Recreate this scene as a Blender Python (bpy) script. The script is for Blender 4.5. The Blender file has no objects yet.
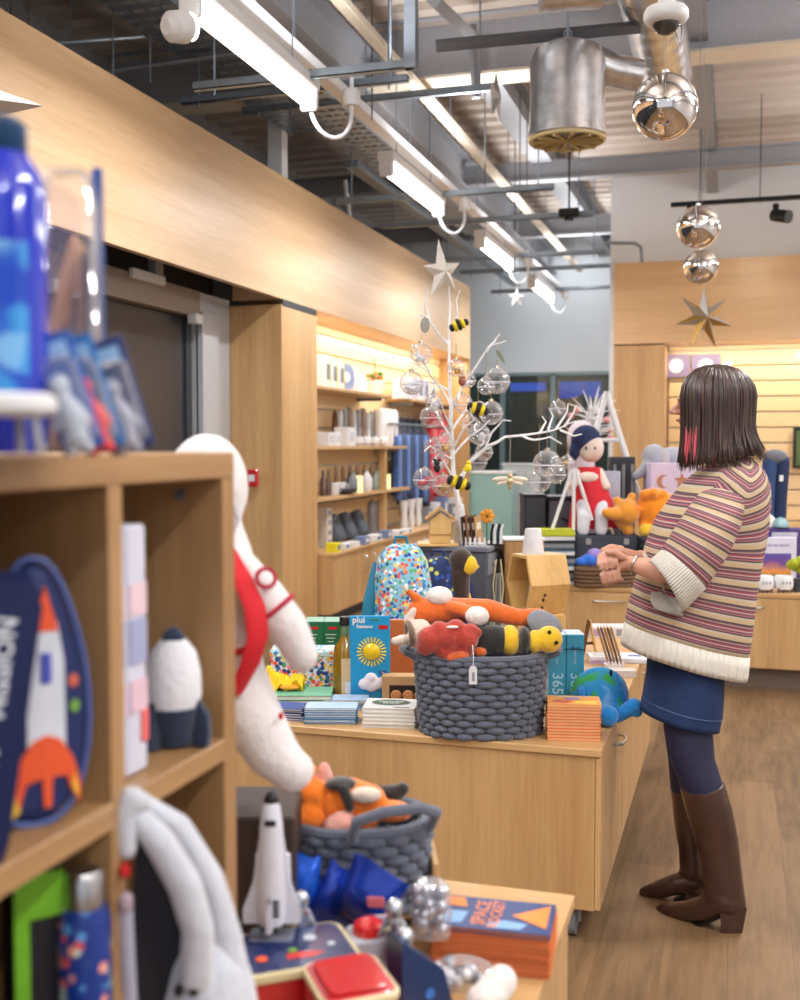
import bpy, bmesh, math, random
from mathutils import Vector, Matrix, Euler
random.seed(7)
PI = math.pi
S = bpy.context.scene
COL = S.collection
V = Vector
# ------------------------------------------------------------------ camera
TH = math.atan(335/1100.0)
CAMZ = 1.46
PITCH = math.atan(55/1100.0)
cd = bpy.data.cameras.new('camera'); cam = bpy.data.objects.new('camera', cd); COL.objects.link(cam)
cam.location = (0, 0, CAMZ)
cam.rotation_euler = (PI/2 - PITCH, 0, TH)
cd.sensor_fit = 'VERTICAL'; cd.sensor_height = 36; cd.lens = 36*1100/1000.0
cd.clip_start = .05; cd.clip_end = 200
cd.dof.use_dof = True; cd.dof.focus_distance = 3.7; cd.dof.aperture_fstop = 2.9
S.camera = cam
S.view_settings.view_transform = 'Standard'; S.view_settings.look = 'None'
S.view_settings.exposure = 0.0; S.view_settings.gamma = 1.0; S.view_settings.use_curve_mapping = False
R_ = V((math.cos(TH), math.sin(TH), 0)); F_ = V((-math.sin(TH), math.cos(TH), 0))
FC = F_*math.cos(PITCH) + V((0, 0, -math.sin(PITCH))); UC = R_.cross(FC)
O_ = V((0, 0, CAMZ))
def ray(px, py): return FC + R_*((px-400)/1100.0) + UC*((500-py)/1100.0)
def Zp(px, py, z):                 # survey helper: where the sight line meets a level
    r = ray(px, py); return O_ + r*((z-CAMZ)/r.z)
def Xp(px, py, x):
    r = ray(px, py); return O_ + r*(x/r.x)
def Yp(px, py, y):
    r = ray(px, py); return O_ + r*(y/r.y)
def W(px, py, d):                  # at horizontal forward distance d
    r = ray(px, py); return O_ + r*(d/r.dot(F_))
def dist(p): return V(p).dot(F_)
def sc(p): return dist(p)/1100.0
# ------------------------------------------------------------------ objects
def tag(o, label=None, cat=None, group=None, kind=None):
    if label: o['label'] = label
    if cat: o['category'] = cat
    if group: o['group'] = group
    if kind: o['kind'] = kind
    return o
FR = {}
def thing(name, label, cat, loc=(0, 0, 0), rz=0.0, group=None, rot=None):
    o = bpy.data.objects.new(name, None); COL.objects.link(o); o.empty_display_size = .05
    o.location = loc; o.rotation_euler = rot if rot else (0, 0, rz)
    FR[o] = Matrix.Translation(V(loc)) @ Euler(rot if rot else (0, 0, rz)).to_matrix().to_4x4()
    return tag(o, label, cat, group)
def kids(o): return [c for c in bpy.data.objects if c.parent == o]
KID = {}
def setpar(o, p):
    o.parent = p; KID.setdefault(p, []).append(o)
def dup(o, loc=None, rz=None, label=None, group=None, parent=None, scale=None, rot=None):
    c = o.copy(); COL.objects.link(c)
    if parent is not None: setpar(c, parent)
    for k in KID.get(o, []): dup(k, parent=c)
    if loc is not None: c.location = loc
    if rz is not None: c.rotation_euler = (0, 0, rz)
    if rot is not None: c.rotation_euler = rot
    if scale is not None: c.scale = (scale,)*3 if isinstance(scale, (int, float)) else scale
    if label: c['label'] = label
    if group: c['group'] = group
    return c
class MB:
    def __init__(s): s.v = []; s.f = []; s.fm = []; s.fuv = []; s.mats = []; s.cur = 0
    def mat(s, m):
        if m not in s.mats: s.mats.append(m)
        s.cur = s.mats.index(m); return s
    def add(s, vs, fs, uv=None, T=None):
        n = len(s.v)
        for p in vs: s.v.append(V(p) if T is None else T @ V(p))
        for i, f in enumerate(fs):
            s.f.append([a+n for a in f]); s.fm.append(s.cur); s.fuv.append(uv[i] if uv else None)
        return s
    def box(s, c, d, bev=0.0, rz=0.0, rot=None, seg=1):
        bm = bmesh.new(); bmesh.ops.create_cube(bm, size=1)
        for v in bm.verts: v.co = V((v.co.x*d[0], v.co.y*d[1], v.co.z*d[2]))
        if bev > 0:
            bev = min(bev, min(d)*.45)
            bmesh.ops.bevel(bm, geom=bm.edges[:], offset=bev, segments=seg, affect='EDGES', profile=.5)
        T = Matrix.Translation(V(c)) @ (Euler(rot).to_matrix().to_4x4() if rot else Matrix.Rotation(rz, 4, 'Z'))
        bm.verts.index_update()
        s.add([v.co.copy() for v in bm.verts], [[v.index for v in f.verts] for f in bm.faces], T=T)
        bm.free(); return s
    def bx(s, x0, x1, y0, y1, z0, z1, bev=0.0, seg=1):
        return s.box(((x0+x1)/2, (y0+y1)/2, (z0+z1)/2), (abs(x1-x0), abs(y1-y0), abs(z1-z0)), bev, seg=seg)
    def loft(s, rings, cap=True, closed=True, uv=True, T=None):
        n = len(rings[0]); vs = [p for r in rings for p in r]; fs = []; uvs = []
        acc = [0.0]
        for i in range(1, len(rings)):
            a = sum((V(rings[i][k])-V(rings[i-1][k])).length for k in range(0, n, max(1, n//6)))/len(range(0, n, max(1, n//6)))
            acc.append(acc[-1]+a)
        m = n if closed else n-1
        for i in range(len(rings)-1):
            for k in range(m):
                k2 = (k+1) % n
                fs.append([i*n+k, i*n+k2, (i+1)*n+k2, (i+1)*n+k])
                u0, u1 = k/n, (k+1)/n
                uvs.append([(u0, acc[i]), (u1, acc[i]), (u1, acc[i+1]), (u0, acc[i+1])])
        if cap and closed:
            fs.append(list(range(n))[::-1]); uvs.append([(0, acc[0])]*n)
            b = (len(rings)-1)*n
            fs.append([b+k for k in range(n)]); uvs.append([(0, acc[-1])]*n)
        return s.add(vs, fs, uvs, T)
    def tube(s, pts, r, seg=8, cap=True, flat=None):
        pts = [V(p) for p in pts]; rings = []; n = len(pts)
        if not isinstance(r, (list, tuple)): r = [r]*n
        up = None
        for i, p in enumerate(pts):
            t = (pts[min(i+1, n-1)]-pts[max(i-1, 0)])
            if t.length < 1e-9: t = V((0, 0, 1))
            t.normalize()
            if up is None:
                up = V((0, 0, 1)) if abs(t.z) < .9 else V((0, 1, 0))
            a = t.cross(up)
            if a.length < 1e-6: a = t.cross(V((1, 0, 0)))
            a.normalize(); b = a.cross(t).normalized(); up = b
            rr = r[i]; fb = rr*(flat if flat else 1)
            rings.append([p + a*(rr*math.cos(2*PI*k/seg)) + b*(fb*math.sin(2*PI*k/seg)) for k in range(seg)])
        return s.loft(rings, cap)
    def cyl(s, p0, p1, r0, r1=None, seg=16, cap=True):
        return s.tube([p0, p1], [r0, r0 if r1 is None else r1], seg, cap)
    def sph(s, c, r, seg=16, rings=10, rot=None):
        if not isinstance(r, (list, tuple)): r = (r, r, r)
        E = Euler(rot).to_matrix().to_4x4() if rot else Matrix.Identity(4)
        T = Matrix.Translation(V(c)) @ E
        vs = [(0, 0, -r[2])]; fs = []
        for i in range(1, rings):
            a = PI*i/rings - PI/2
            for k in range(seg):
                b = 2*PI*k/seg
                vs.append((r[0]*math.cos(a)*math.cos(b), r[1]*math.cos(a)*math.sin(b), r[2]*math.sin(a)))
        vs.append((0, 0, r[2])); L = len(vs)-1
        for k in range(seg):
            k2 = (k+1) % seg
            fs.append([0, 1+k2, 1+k]); fs.append([L, L-seg+k, L-seg+k2])
            for i in range(rings-2):
                a = 1+i*seg
                fs.append([a+k, a+k2, a+seg+k2, a+seg+k])
        return s.add(vs, fs, None, T)
    def lathe(s, prof, c=(0, 0, 0), seg=20, T=None):
        rings = [[(c[0]+max(r, 1e-4)*math.cos(2*PI*k/seg), c[1]+max(r, 1e-4)*math.sin(2*PI*k/seg), c[2]+z) for k in range(seg)] for r, z in prof]
        return s.loft(rings, True, T=T)
    def prism(s, out, h, T=None, back=0.0):          # outline in local XZ, thickness along Y
        n = len(out)
        vs = [(x, back, z) for x, z in out] + [(x, back+h, z) for x, z in out]
        fs = [list(range(n)), [n+k for k in range(n)][::-1]]
        for k in range(n):
            k2 = (k+1) % n; fs.append([k2, k, n+k, n+k2])
        return s.add(vs, fs, None, T)
    def torus(s, c, R, r, seg=24, sr=8, rot=None, sx=1, sy=1):
        E = Matrix.Translation(V(c)) @ (Euler(rot).to_matrix().to_4x4() if rot else Matrix.Identity(4))
        vs = []; fs = []
        for i in range(seg):
            a = 2*PI*i/seg
            for k in range(sr):
                b = 2*PI*k/sr; q = R+r*math.cos(b)
                vs.append((q*math.cos(a)*sx, q*math.sin(a)*sy, r*math.sin(b)))
        for i in range(seg):
            for k in range(sr):
                fs.append([i*sr+k, ((i+1) % seg)*sr+k, ((i+1) % seg)*sr+(k+1) % sr, i*sr+(k+1) % sr])
        return s.add(vs, fs, None, E)
    def mesh(s, name, mat=None, smooth=True, ang=35):
        me = bpy.data.meshes.new(name)
        me.from_pydata([tuple(v) for v in s.v], [], s.f)
        for m in (s.mats or ([mat] if mat else [])): me.materials.append(m)
        if s.mats:
            me.polygons.foreach_set('material_index', s.fm)
        if any(u is not None for u in s.fuv):
            ul = me.uv_layers.new(name='UVMap')
            for p in me.polygons:
                u = s.fuv[p.index]
                if u and len(u) == len(p.loop_indices):
                    for j, li in enumerate(p.loop_indices): ul.data[li].uv = u[j]
        bm = bmesh.new(); bm.from_mesh(me); bmesh.ops.recalc_face_normals(bm, faces=bm.faces[:]); bm.to_mesh(me); bm.free()
        if smooth:
            me.polygons.foreach_set('use_smooth', [True]*len(me.polygons))
            if ang < 180: me.set_sharp_from_angle(angle=math.radians(ang))
        me.update(); return me
    def build(s, name, mat=None, parent=None, world=False, label=None, cat=None, group=None, kind=None,
              smooth=True, ang=35, sub=0, loc=None, rz=0.0, keep=False, rot=None):
        """parent given: verts local to it (or world=True). No parent: verts in world unless loc is given."""
        if parent is not None and world:
            inv = FR[parent].inverted(); s.v = [inv @ p for p in s.v]
        org = None
        if parent is None and loc is None and not keep:
            xs = [p.x for p in s.v]; ys = [p.y for p in s.v]; zs = [p.z for p in s.v]
            org = V(((min(xs)+max(xs))/2, (min(ys)+max(ys))/2, min(zs)))
            s.v = [p-org for p in s.v]
        me = s.mesh(name, mat, smooth, ang)
        o = bpy.data.objects.new(name, me); COL.objects.link(o)
        if parent is not None:
            setpar(o, parent); FR[o] = FR[parent]
        elif loc is not None:
            o.location = loc; o.rotation_euler = rot if rot else (0, 0, rz)
            FR[o] = Matrix.Translation(V(loc)) @ Euler(rot if rot else (0, 0, rz)).to_matrix().to_4x4()
        elif org is not None:
            o.location = org; FR[o] = Matrix.Translation(org)
        else: FR[o] = Matrix.Identity(4)
        if sub:
            md = o.modifiers.new('sub', 'SUBSURF'); md.levels = sub; md.render_levels = sub
        return tag(o, label, cat, group, kind)
def blob(mb, voxel=.006, smooth=4, fac=.5):
    """fuse overlapping closed shapes into one continuous surface; returns a new MB"""
    me = mb.mesh('tmp', None, True, 180)
    o = bpy.data.objects.new('tmp', me); COL.objects.link(o)
    r = o.modifiers.new('r', 'REMESH'); r.mode = 'VOXEL'; r.voxel_size = voxel
    if smooth:
        q = o.modifiers.new('s', 'SMOOTH'); q.iterations = smooth; q.factor = fac
    dg = bpy.context.evaluated_depsgraph_get(); dg.update()
    e = o.evaluated_get(dg); m2 = e.to_mesh()
    out = MB(); out.add([v.co.copy() for v in m2.vertices], [list(p.vertices) for p in m2.polygons])
    e.to_mesh_clear(); bpy.data.objects.remove(o); bpy.data.meshes.remove(me)
    return out
def capsule(mb, p0, p1, r0, r1=None, seg=12):
    r1 = r0 if r1 is None else r1
    mb.sph(p0, r0, seg, 8); mb.sph(p1, r1, seg, 8); mb.cyl(p0, p1, r0, r1, seg); return mb
def chain(mb, pts, rs, seg=12):
    for i in range(len(pts)-1): capsule(mb, pts[i], pts[i+1], rs[i], rs[i+1], seg)
    return mb
def ell(c, a, b, ax=V((1, 0, 0)), ay=V((0, 1, 0)), n=24, pw=2.0, wob=0, ph=0, k=8):
    out = []
    for i in range(n):
        t = 2*PI*i/n; cs, sn = math.cos(t), math.sin(t)
        e = 2.0/pw
        w = 1 + wob*math.sin(k*t+ph)
        out.append(V(c) + ax*(a*w*math.copysign(abs(cs)**e, cs)) + ay*(b*w*math.copysign(abs(sn)**e, sn)))
    return out
_tc = {}
def text(body, size, mat, parent, loc=(0, 0, 0), rot=(PI/2, 0, 0), name='lettering', align='CENTER', depth=.0006, bold=0.0, sx=1.0, world=False):
    cu = bpy.data.curves.new('t', 'FONT'); cu.body = body; cu.size = size; cu.align_x = align; cu.align_y = 'CENTER'
    cu.extrude = depth; cu.offset = bold*size; cu.resolution_u = 2
    o = bpy.data.objects.new('t', cu); COL.objects.link(o)
    dg = bpy.context.evaluated_depsgraph_get(); dg.update()
    m2 = o.evaluated_get(dg).to_mesh()
    T = Matrix.Translation(V(loc)) @ Euler(rot).to_matrix().to_4x4() @ Matrix.Diagonal((sx, 1, 1, 1))
    mb = MB(); mb.add([v.co.copy() for v in m2.vertices], [list(p.vertices) for p in m2.polygons], T=T)
    bpy.data.objects.remove(o); bpy.data.curves.remove(cu)
    return mb.build(name, mat, parent, world=world, smooth=False)
# ------------------------------------------------------------------ materials
_m = {}
def hexc(r, g, b):
    def f(c):
        c /= 255.0
        return c/12.92 if c <= .04045 else ((c+.055)/1.055)**2.4
    return (f(r), f(g), f(b), 1)
def newmat(name):
    m = bpy.data.materials.new(name); m.use_nodes = True
    nt = m.node_tree; b = nt.nodes['Principled BSDF']; return m, nt, b
def setp(b, **k):
    for n, v in k.items():
        if n in b.inputs: b.inputs[n].default_value = v
def P(name, rgb, rough=.5, metal=0.0, var=.06, scale=30.0, bump=0.0, coat=0.0, trans=0.0, ior=1.45, emit=0.0, fuzz=0.0, alpha=1.0):
    """plain procedural material: colour with a little noise, optional bump"""
    if name in _m: return _m[name]
    m, nt, b = newmat(name); c = hexc(*rgb)
    N = nt.nodes; L = nt.links
    setp(b, Roughness=rough, Metallic=metal, IOR=ior)
    b.inputs['Coat Weight'].default_value = coat
    b.inputs['Transmission Weight'].default_value = trans
    if fuzz: b.inputs['Sheen Weight'].default_value = fuzz; b.inputs['Sheen Roughness'].default_value = .5
    if emit: b.inputs['Emission Color'].default_value = c; b.inputs['Emission Strength'].default_value = emit
    tc = N.new('ShaderNodeTexCoord'); no = N.new('ShaderNodeTexNoise'); no.inputs['Scale'].default_value = scale; no.inputs['Detail'].default_value = 3
    L.new(tc.outputs['Object'], no.inputs['Vector'])
    mx = N.new('ShaderNodeMix'); mx.data_type = 'RGBA'
    mx.inputs[6].default_value = tuple(x*(1-var*1.6) for x in c[:3])+(1,)
    mx.inputs[7].default_value = tuple(min(1, x*(1+var*1.6)) for x in c[:3])+(1,)
    L.new(no.outputs['Fac'], mx.inputs[0]); L.new(mx.outputs[2], b.inputs['Base Color'])
    if bump:
        bp = N.new('ShaderNodeBump'); bp.inputs['Strength'].default_value = bump; bp.inputs['Distance'].default_value = .01
        L.new(no.outputs['Fac'], bp.inputs['Height']); L.new(bp.outputs['Normal'], b.inputs['Normal'])
    _m[name] = m; return m
def wood(name, rgb1, rgb2, axis='Z', rough=.42, sc_=1.0, coat=.15):
    if name in _m: return _m[name]
    m, nt, b = newmat(name); N = nt.nodes; L = nt.links
    tc = N.new('ShaderNodeTexCoord'); mp = N.new('ShaderNodeMapping')
    st = {'X': (1.2, 22, 22), 'Y': (22, 1.2, 22), 'Z': (22, 22, 1.2)}[axis]
    mp.inputs['Scale'].default_value = [a*sc_ for a in st]
    no = N.new('ShaderNodeTexNoise'); no.inputs['Scale'].default_value = 3; no.inputs['Detail'].default_value = 6; no.inputs['Roughness'].default_value = .6
    n2 = N.new('ShaderNodeTexNoise'); n2.inputs['Scale'].default_value = .35; n2.inputs['Detail'].default_value = 2
    L.new(tc.outputs['Object'], mp.inputs['Vector']); L.new(mp.outputs['Vector'], no.inputs['Vector']); L.new(mp.outputs['Vector'], n2.inputs['Vector'])
    ad = N.new('ShaderNodeMath'); ad.operation = 'MULTIPLY_ADD'; ad.inputs[1].default_value = .6; 
    L.new(n2.outputs['Fac'], ad.inputs[0])
    mu = N.new('ShaderNodeMath'); mu.operation = 'MULTIPLY'; mu.inputs[1].default_value = .5
    L.new(no.outputs['Fac'], mu.inputs[0]); L.new(mu.outputs[0], ad.inputs[2])
    cr = N.new('ShaderNodeValToRGB'); cr.color_ramp.elements[0].position = .38; cr.color_ramp.elements[1].position = .68
    cr.color_ramp.elements[0].color = hexc(*rgb1); cr.color_ramp.elements[1].color = hexc(*rgb2)
    L.new(ad.outputs[0], cr.inputs['Fac']); L.new(cr.outputs['Color'], b.inputs['Base Color'])
    setp(b, Roughness=rough); b.inputs['Coat Weight'].default_value = coat; b.inputs['Coat Roughness'].default_value = .3
    _m[name] = m; return m
def pattern(name, base, cols, scale=30.0, rough=.6, thr=.35, bump=0.0, coord='Object'):
    """little coloured patches scattered on a base cloth (voronoi cells)"""
    if name in _m: return _m[name]
    m, nt, b = newmat(name); N = nt.nodes; L = nt.links
    tc = N.new('ShaderNodeTexCoord'); vo = N.new('ShaderNodeTexVoronoi'); vo.inputs['Scale'].default_value = scale
    no = N.new('ShaderNodeTexNoise'); no.inputs['Scale'].default_value = scale*1.5
    vm = N.new('ShaderNodeVectorMath'); vm.operation = 'MULTIPLY_ADD'; vm.inputs[1].default_value = (.6/scale,)*3
    L.new(tc.outputs[coord], vm.inputs[2]); L.new(no.outputs['Color'], vm.inputs[0])
    L.new(vm.outputs[0], vo.inputs['Vector'])
    cr = N.new('ShaderNodeValToRGB'); cr.color_ramp.interpolation = 'CONSTANT'
    el = cr.color_ramp.elements; el[0].color = hexc(*cols[0]); el[0].position = 0
    el[1].color = hexc(*cols[1 % len(cols)]); el[1].position = 1.0/len(cols)
    for i in range(2, len(cols)):
        e = el.new(i/len(cols)); e.color = hexc(*cols[i])
    sp = N.new('ShaderNodeSeparateColor'); L.new(vo.outputs['Color'], sp.inputs[0]); L.new(sp.outputs[0], cr.inputs['Fac'])
    lt = N.new('ShaderNodeMath'); lt.operation = 'LESS_THAN'; lt.inputs[1].default_value = thr
    L.new(vo.outputs['Distance'], lt.inputs[0])
    mx = N.new('ShaderNodeMix'); mx.data_type = 'RGBA'; mx.inputs[6].default_value = hexc(*base)
    L.new(lt.outputs[0], mx.inputs[0]); L.new(cr.outputs['Color'], mx.inputs[7]); L.new(mx.outputs[2], b.inputs['Base Color'])
    setp(b, Roughness=rough); _m[name] = m; return m
def glass(name='clear glass', rgb=(255, 255, 255), rough=.0, ior=1.45):
    """thin clear shell: mostly see-through, with a Fresnel reflection and a painted white sheen"""
    if name in _m: return _m[name]
    m = bpy.data.materials.new(name); m.use_nodes = True; nt = m.node_tree; nt.nodes.clear(); N = nt.nodes; L = nt.links
    o = N.new('ShaderNodeOutputMaterial'); mx = N.new('ShaderNodeMixShader'); t = N.new('ShaderNodeBsdfTransparent'); g = N.new('ShaderNodeBsdfGlossy')
    g.inputs['Roughness'].default_value = rough+.02; t.inputs['Color'].default_value = hexc(*rgb)
    lw = N.new('ShaderNodeLayerWeight'); lw.inputs['Blend'].default_value = .35
    mr = N.new('ShaderNodeMapRange'); mr.inputs['To Min'].default_value = .10; mr.inputs['To Max'].default_value = .85
    L.new(lw.outputs['Facing'], mr.inputs['Value']); L.new(mr.outputs[0], mx.inputs[0])
    df_ = N.new('ShaderNodeBsdfDiffuse'); df_.inputs['Color'].default_value = (.9, .9, .92, 1); m3 = N.new('ShaderNodeMixShader'); m3.inputs[0].default_value = .35  # white diffuse mixed in towards the rim paints a brighter shine
    L.new(g.outputs[0], m3.inputs[1]); L.new(df_.outputs[0], m3.inputs[2])
    L.new(t.outputs[0], mx.inputs[1]); L.new(m3.outputs[0], mx.inputs[2]); L.new(mx.outputs[0], o.inputs['Surface'])
    _m[name] = m; return m
beech = wood('beech veneer', (184, 142, 92), (208, 168, 116), 'Z')
beechY = wood('beech veneer lengthways', (184, 142, 92), (208, 168, 116), 'Y')
beechX = wood('beech veneer crossways', (184, 142, 92), (208, 168, 116), 'X')
bulk = wood('satin beech panel', (190, 154, 114), (208, 174, 134), 'Y', rough=.5, coat=.12)
oak = wood('oak effect board', (150, 112, 72), (176, 138, 94), 'Z')
oakY = wood('oak effect board lengthways', (150, 112, 72), (176, 138, 94), 'Y')
pine = wood('pine', (205, 160, 95), (226, 186, 120), 'Z', coat=0)
edge = P('beech edging', (190, 142, 96), .45)
white = P('white paint', (225, 226, 228), .55, var=.02)
wallp = P('wall emulsion', (214, 214, 216), .7, var=.02, scale=3)
grey = P('dark grey paint', (92, 94, 100), .6)
dgrey = P('charcoal', (52, 54, 60), .6)
black = P('black plastic', (20, 20, 23), .45)
galv = P('galvanised steel', (150, 160, 170), .38, metal=.75, var=.15, scale=12)
dsteel = P('painted dark steel', (96, 96, 100), .5, metal=.3)
chrome = P('chrome', (235, 235, 238), .06, metal=1, var=.01)
brushed = P('brushed steel', (190, 190, 192), .3, metal=1)
foil = P('crinkled foil', (205, 205, 208), .3, metal=1, var=.2, scale=18, bump=.35)
silver = P('silver card', (200, 198, 196), .32, metal=.7)
gold = P('gold card', (190, 150, 80), .35, metal=.7)
paper = P('paper pages', (232, 228, 218), .8)
card = P('kraft card', (176, 134, 88), .8)
cream = P('cream', (230, 222, 200), .7)
red = P('red plastic', (190, 28, 34), .3, coat=.4)
clear = glass()
# ================================================================== the setting
def struct(name, mb, m=None, **k): return mb.build(name, m, kind='structure', keep=True, **k)
# floor: wood-look vinyl planks
def floor_mat():
    m, nt, b = newmat('wood effect vinyl planks'); N = nt.nodes; L = nt.links
    tc = N.new('ShaderNodeTexCoord'); mp = N.new('ShaderNodeMapping'); mp.inputs['Rotation'].default_value = (0, 0, PI/2)
    L.new(tc.outputs['Object'], mp.inputs['Vector'])
    br = N.new('ShaderNodeTexBrick'); br.inputs['Scale'].default_value = 1; br.inputs['Brick Width'].default_value = 1.1
    br.inputs['Row Height'].default_value = .18; br.inputs['Mortar Size'].default_value = .0016; br.inputs['Mortar Smooth'].default_value = .2
    br.inputs['Color1'].default_value = (0, 0, 0, 1); br.inputs['Color2'].default_value = (1, 1, 1, 1); br.inputs['Mortar'].default_value = (.5, .5, .5, 1)
    L.new(mp.outputs[0], br.inputs['Vector'])
    m2 = N.new('ShaderNodeMapping'); m2.inputs['Scale'].default_value = (14, 1.5, 1); L.new(tc.outputs['Object'], m2.inputs['Vector'])
    no = N.new('ShaderNodeTexNoise'); no.inputs['Scale'].default_value = 2.2; no.inputs['Detail'].default_value = 8; no.inputs['Roughness'].default_value = .65
    L.new(m2.outputs[0], no.inputs['Vector'])
    n3 = N.new('ShaderNodeTexNoise'); n3.inputs['Scale'].default_value = 2.0; n3.inputs['Detail'].default_value = 4; L.new(tc.outputs['Object'], n3.inputs['Vector'])
    a = N.new('ShaderNodeMath'); a.operation = 'MULTIPLY_ADD'; a.inputs[1].default_value = .22; L.new(br.outputs['Color'], a.inputs[0]); L.new(no.outputs['Fac'], a.inputs[2])
    a2 = N.new('ShaderNodeMath'); a2.operation = 'MULTIPLY_ADD'; a2.inputs[1].default_value = .45; L.new(n3.outputs['Fac'], a2.inputs[0]); L.new(a.outputs[0], a2.inputs[2])
    cr = N.new('ShaderNodeValToRGB'); e = cr.color_ramp.elements
    e[0].position = .5; e[0].color = hexc(76, 56, 38); e[1].position = 1.05 if False else 1.0; e[1].color = hexc(132, 104, 74)
    k = e.new(.72); k.color = hexc(106, 82, 56)
    L.new(a2.outputs[0], cr.inputs['Fac'])
    mx = N.new('ShaderNodeMix'); mx.data_type = 'RGBA'; mx.inputs[7].default_value = hexc(96, 70, 48)
    mf = N.new('ShaderNodeMath'); mf.operation = 'MULTIPLY'; mf.inputs[1].default_value = .5; L.new(br.outputs['Fac'], mf.inputs[0])
    L.new(mf.outputs[0], mx.inputs[0]); L.new(cr.outputs['Color'], mx.inputs[6]); L.new(mx.outputs[2], b.inputs['Base Color'])
    setp(b, Roughness=.42); b.inputs['Specular IOR Level'].default_value = .45
    return m
struct('floor', MB().bx(-5.2, 5, -5, 18.5, -.1, 0), floor_mat())
# ceiling: profiled steel deck, ribs running across
deckm = P('profiled steel deck', (196, 182, 170), .55, var=.05, scale=2)
mb = MB(); y = -5.0; prof = []
while y < 18.5:
    prof += [(y, 4.44), (y+.12, 4.44), (y+.15, 4.5), (y+.24, 4.5)]; y += .27
mb.loft([[(-5.2, a, z) for a, z in prof], [(5, a, z) for a, z in prof]], cap=False, closed=False)
struct('ceiling', mb, deckm, ang=10)
struct('trim_1', MB().bx(-5.2, 5, -5, 18.5, 4.56, 4.66), grey)
CE = 4.44
# walls
struct('wall_left', MB().bx(-5.2, -4.7, -5, 18.5, 0, CE+.1), P('grey blockwork', (156, 156, 158), .8, scale=4))
struct('wall_right', MB().bx(4.6, 5, -5, 18.5, 0, CE+.1), wallp)
# wall with the wood bulkhead on the right (plane Y=12.3), niche behind
YB = 12.3
mb = MB(); mb.bx(-1.34, 4.6, YB+.02, YB+.5, 3.44, CE+.1); mb.bx(-1.34, -1.29, YB, YB+.5, 0, 3.46)
mb.bx(-1.34, 4.6, YB+.45, YB+.6, 0, 3.5)
struct('wall_back', mb, wallp)
struct('wall_side', MB().bx(-1.36, -1.30, YB+.5, 16.3, 0, CE+.1), wallp)
struct('trim_2', MB().bx(-1.29, 4.6, YB-.02, YB+.45, 2.56, 3.44), wood('satin beech panel crossways', (206, 164, 118), (222, 182, 134), 'X', rough=.34, coat=.35))
mb = MB(); mb.bx(-1.29, -.74, YB-.01, YB+.45, 0, 2.545)
struct('trim_3', mb, beech)
# slatwall backing boards with real grooves
slat = P('lit slatwall board', (236, 206, 156), .45, coat=.2)
def slatwall(name, axis, pos, a0, a1, z0, z1, pitch=.17):
    mb = MB(); z = z0
    while z < z1-.01:
        t = min(z+pitch-.014, z1)
        if axis == 'Y': mb.bx(a0, a1, pos, pos+.03, z, t, .004)
        else: mb.bx(pos-.03, pos, a0, a1, z, t, .004)
        z += pitch
    struct(name, mb, slat)
slatwall('trim_4', 'Y', YB+.40, -.72, 4.6, .3, 2.55)
# far wall with dark glazing
YF = 16.0
mb = MB(); mb.bx(-4.7, -1.3, YF, YF+.2, 2.52, CE+.1); mb.bx(-4.7, -4.2, YF, YF+.2, 0, 2.52)
struct('wall_far', mb, P('far wall emulsion', (222, 228, 232), .7, var=.02))
w = MB()
for x in (-4.2, -3.3, -2.55, -1.36): w.bx(x-.035, x+.035, YF, YF+.12, 0, 2.50, .004)
w.bx(-4.2, -1.3, YF, YF+.12, 2.47, 2.52); w.bx(-4.2, -1.3, YF, YF+.12, 0, .12)
frm = struct('window_1', w, P('grey window frame', (130, 150, 152), .4, metal=.2))
mb = MB(); mb.bx(-4.2, -1.36, YF+.05, YF+.06, .12, 2.48)
mb.build('window_pane', glass('night glass', (196, 216, 210)), frm)
struct('wall_outside', MB().bx(-6.5, 1.5, 20.2, 20.4, 0, 5), P('dark night hedge', (44, 74, 66), .9, var=.5, scale=3))
struct('trim_5', MB().bx(-6.5, 1.5, 16.2, 20.4, -.1, 0), P('dark paving', (40, 44, 46), .8))
# left bulkhead
XB = -3.22
struct('trim_6', MB().bx(XB-.05, XB, .2, 13.6, 2.54, 3.44), bulk)
struct('trim_22', MB().bx(XB-.4, XB-.05, 7.58, 13.6, 2.54, 3.44), bulk)
struct('trim_7', MB().bx(XB-.02, XB+.0, 7.60, 8.28, 2.49, 2.54), dgrey)
# tall cupboard column in front of the niche
YC0, YC1 = 7.58, 8.30
col = MB().bx(-3.70, XB-.004, YC0, YC1, 0, 2.50, .002); c = struct('trim_8', col, beech)
# wall behind shelves and its slatwall
XN = -3.60
struct('wall_niche', MB().bx(XN-.12, XN-.03, YC1, 13.6, 0, 2.54), wallp)
slatwall('trim_9', 'X', XN, YC1, 13.55, .6, 2.54)
struct('trim_10', MB().bx(XN-.12, XB, 13.55, 13.6, 0, 2.54), beech)
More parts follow.
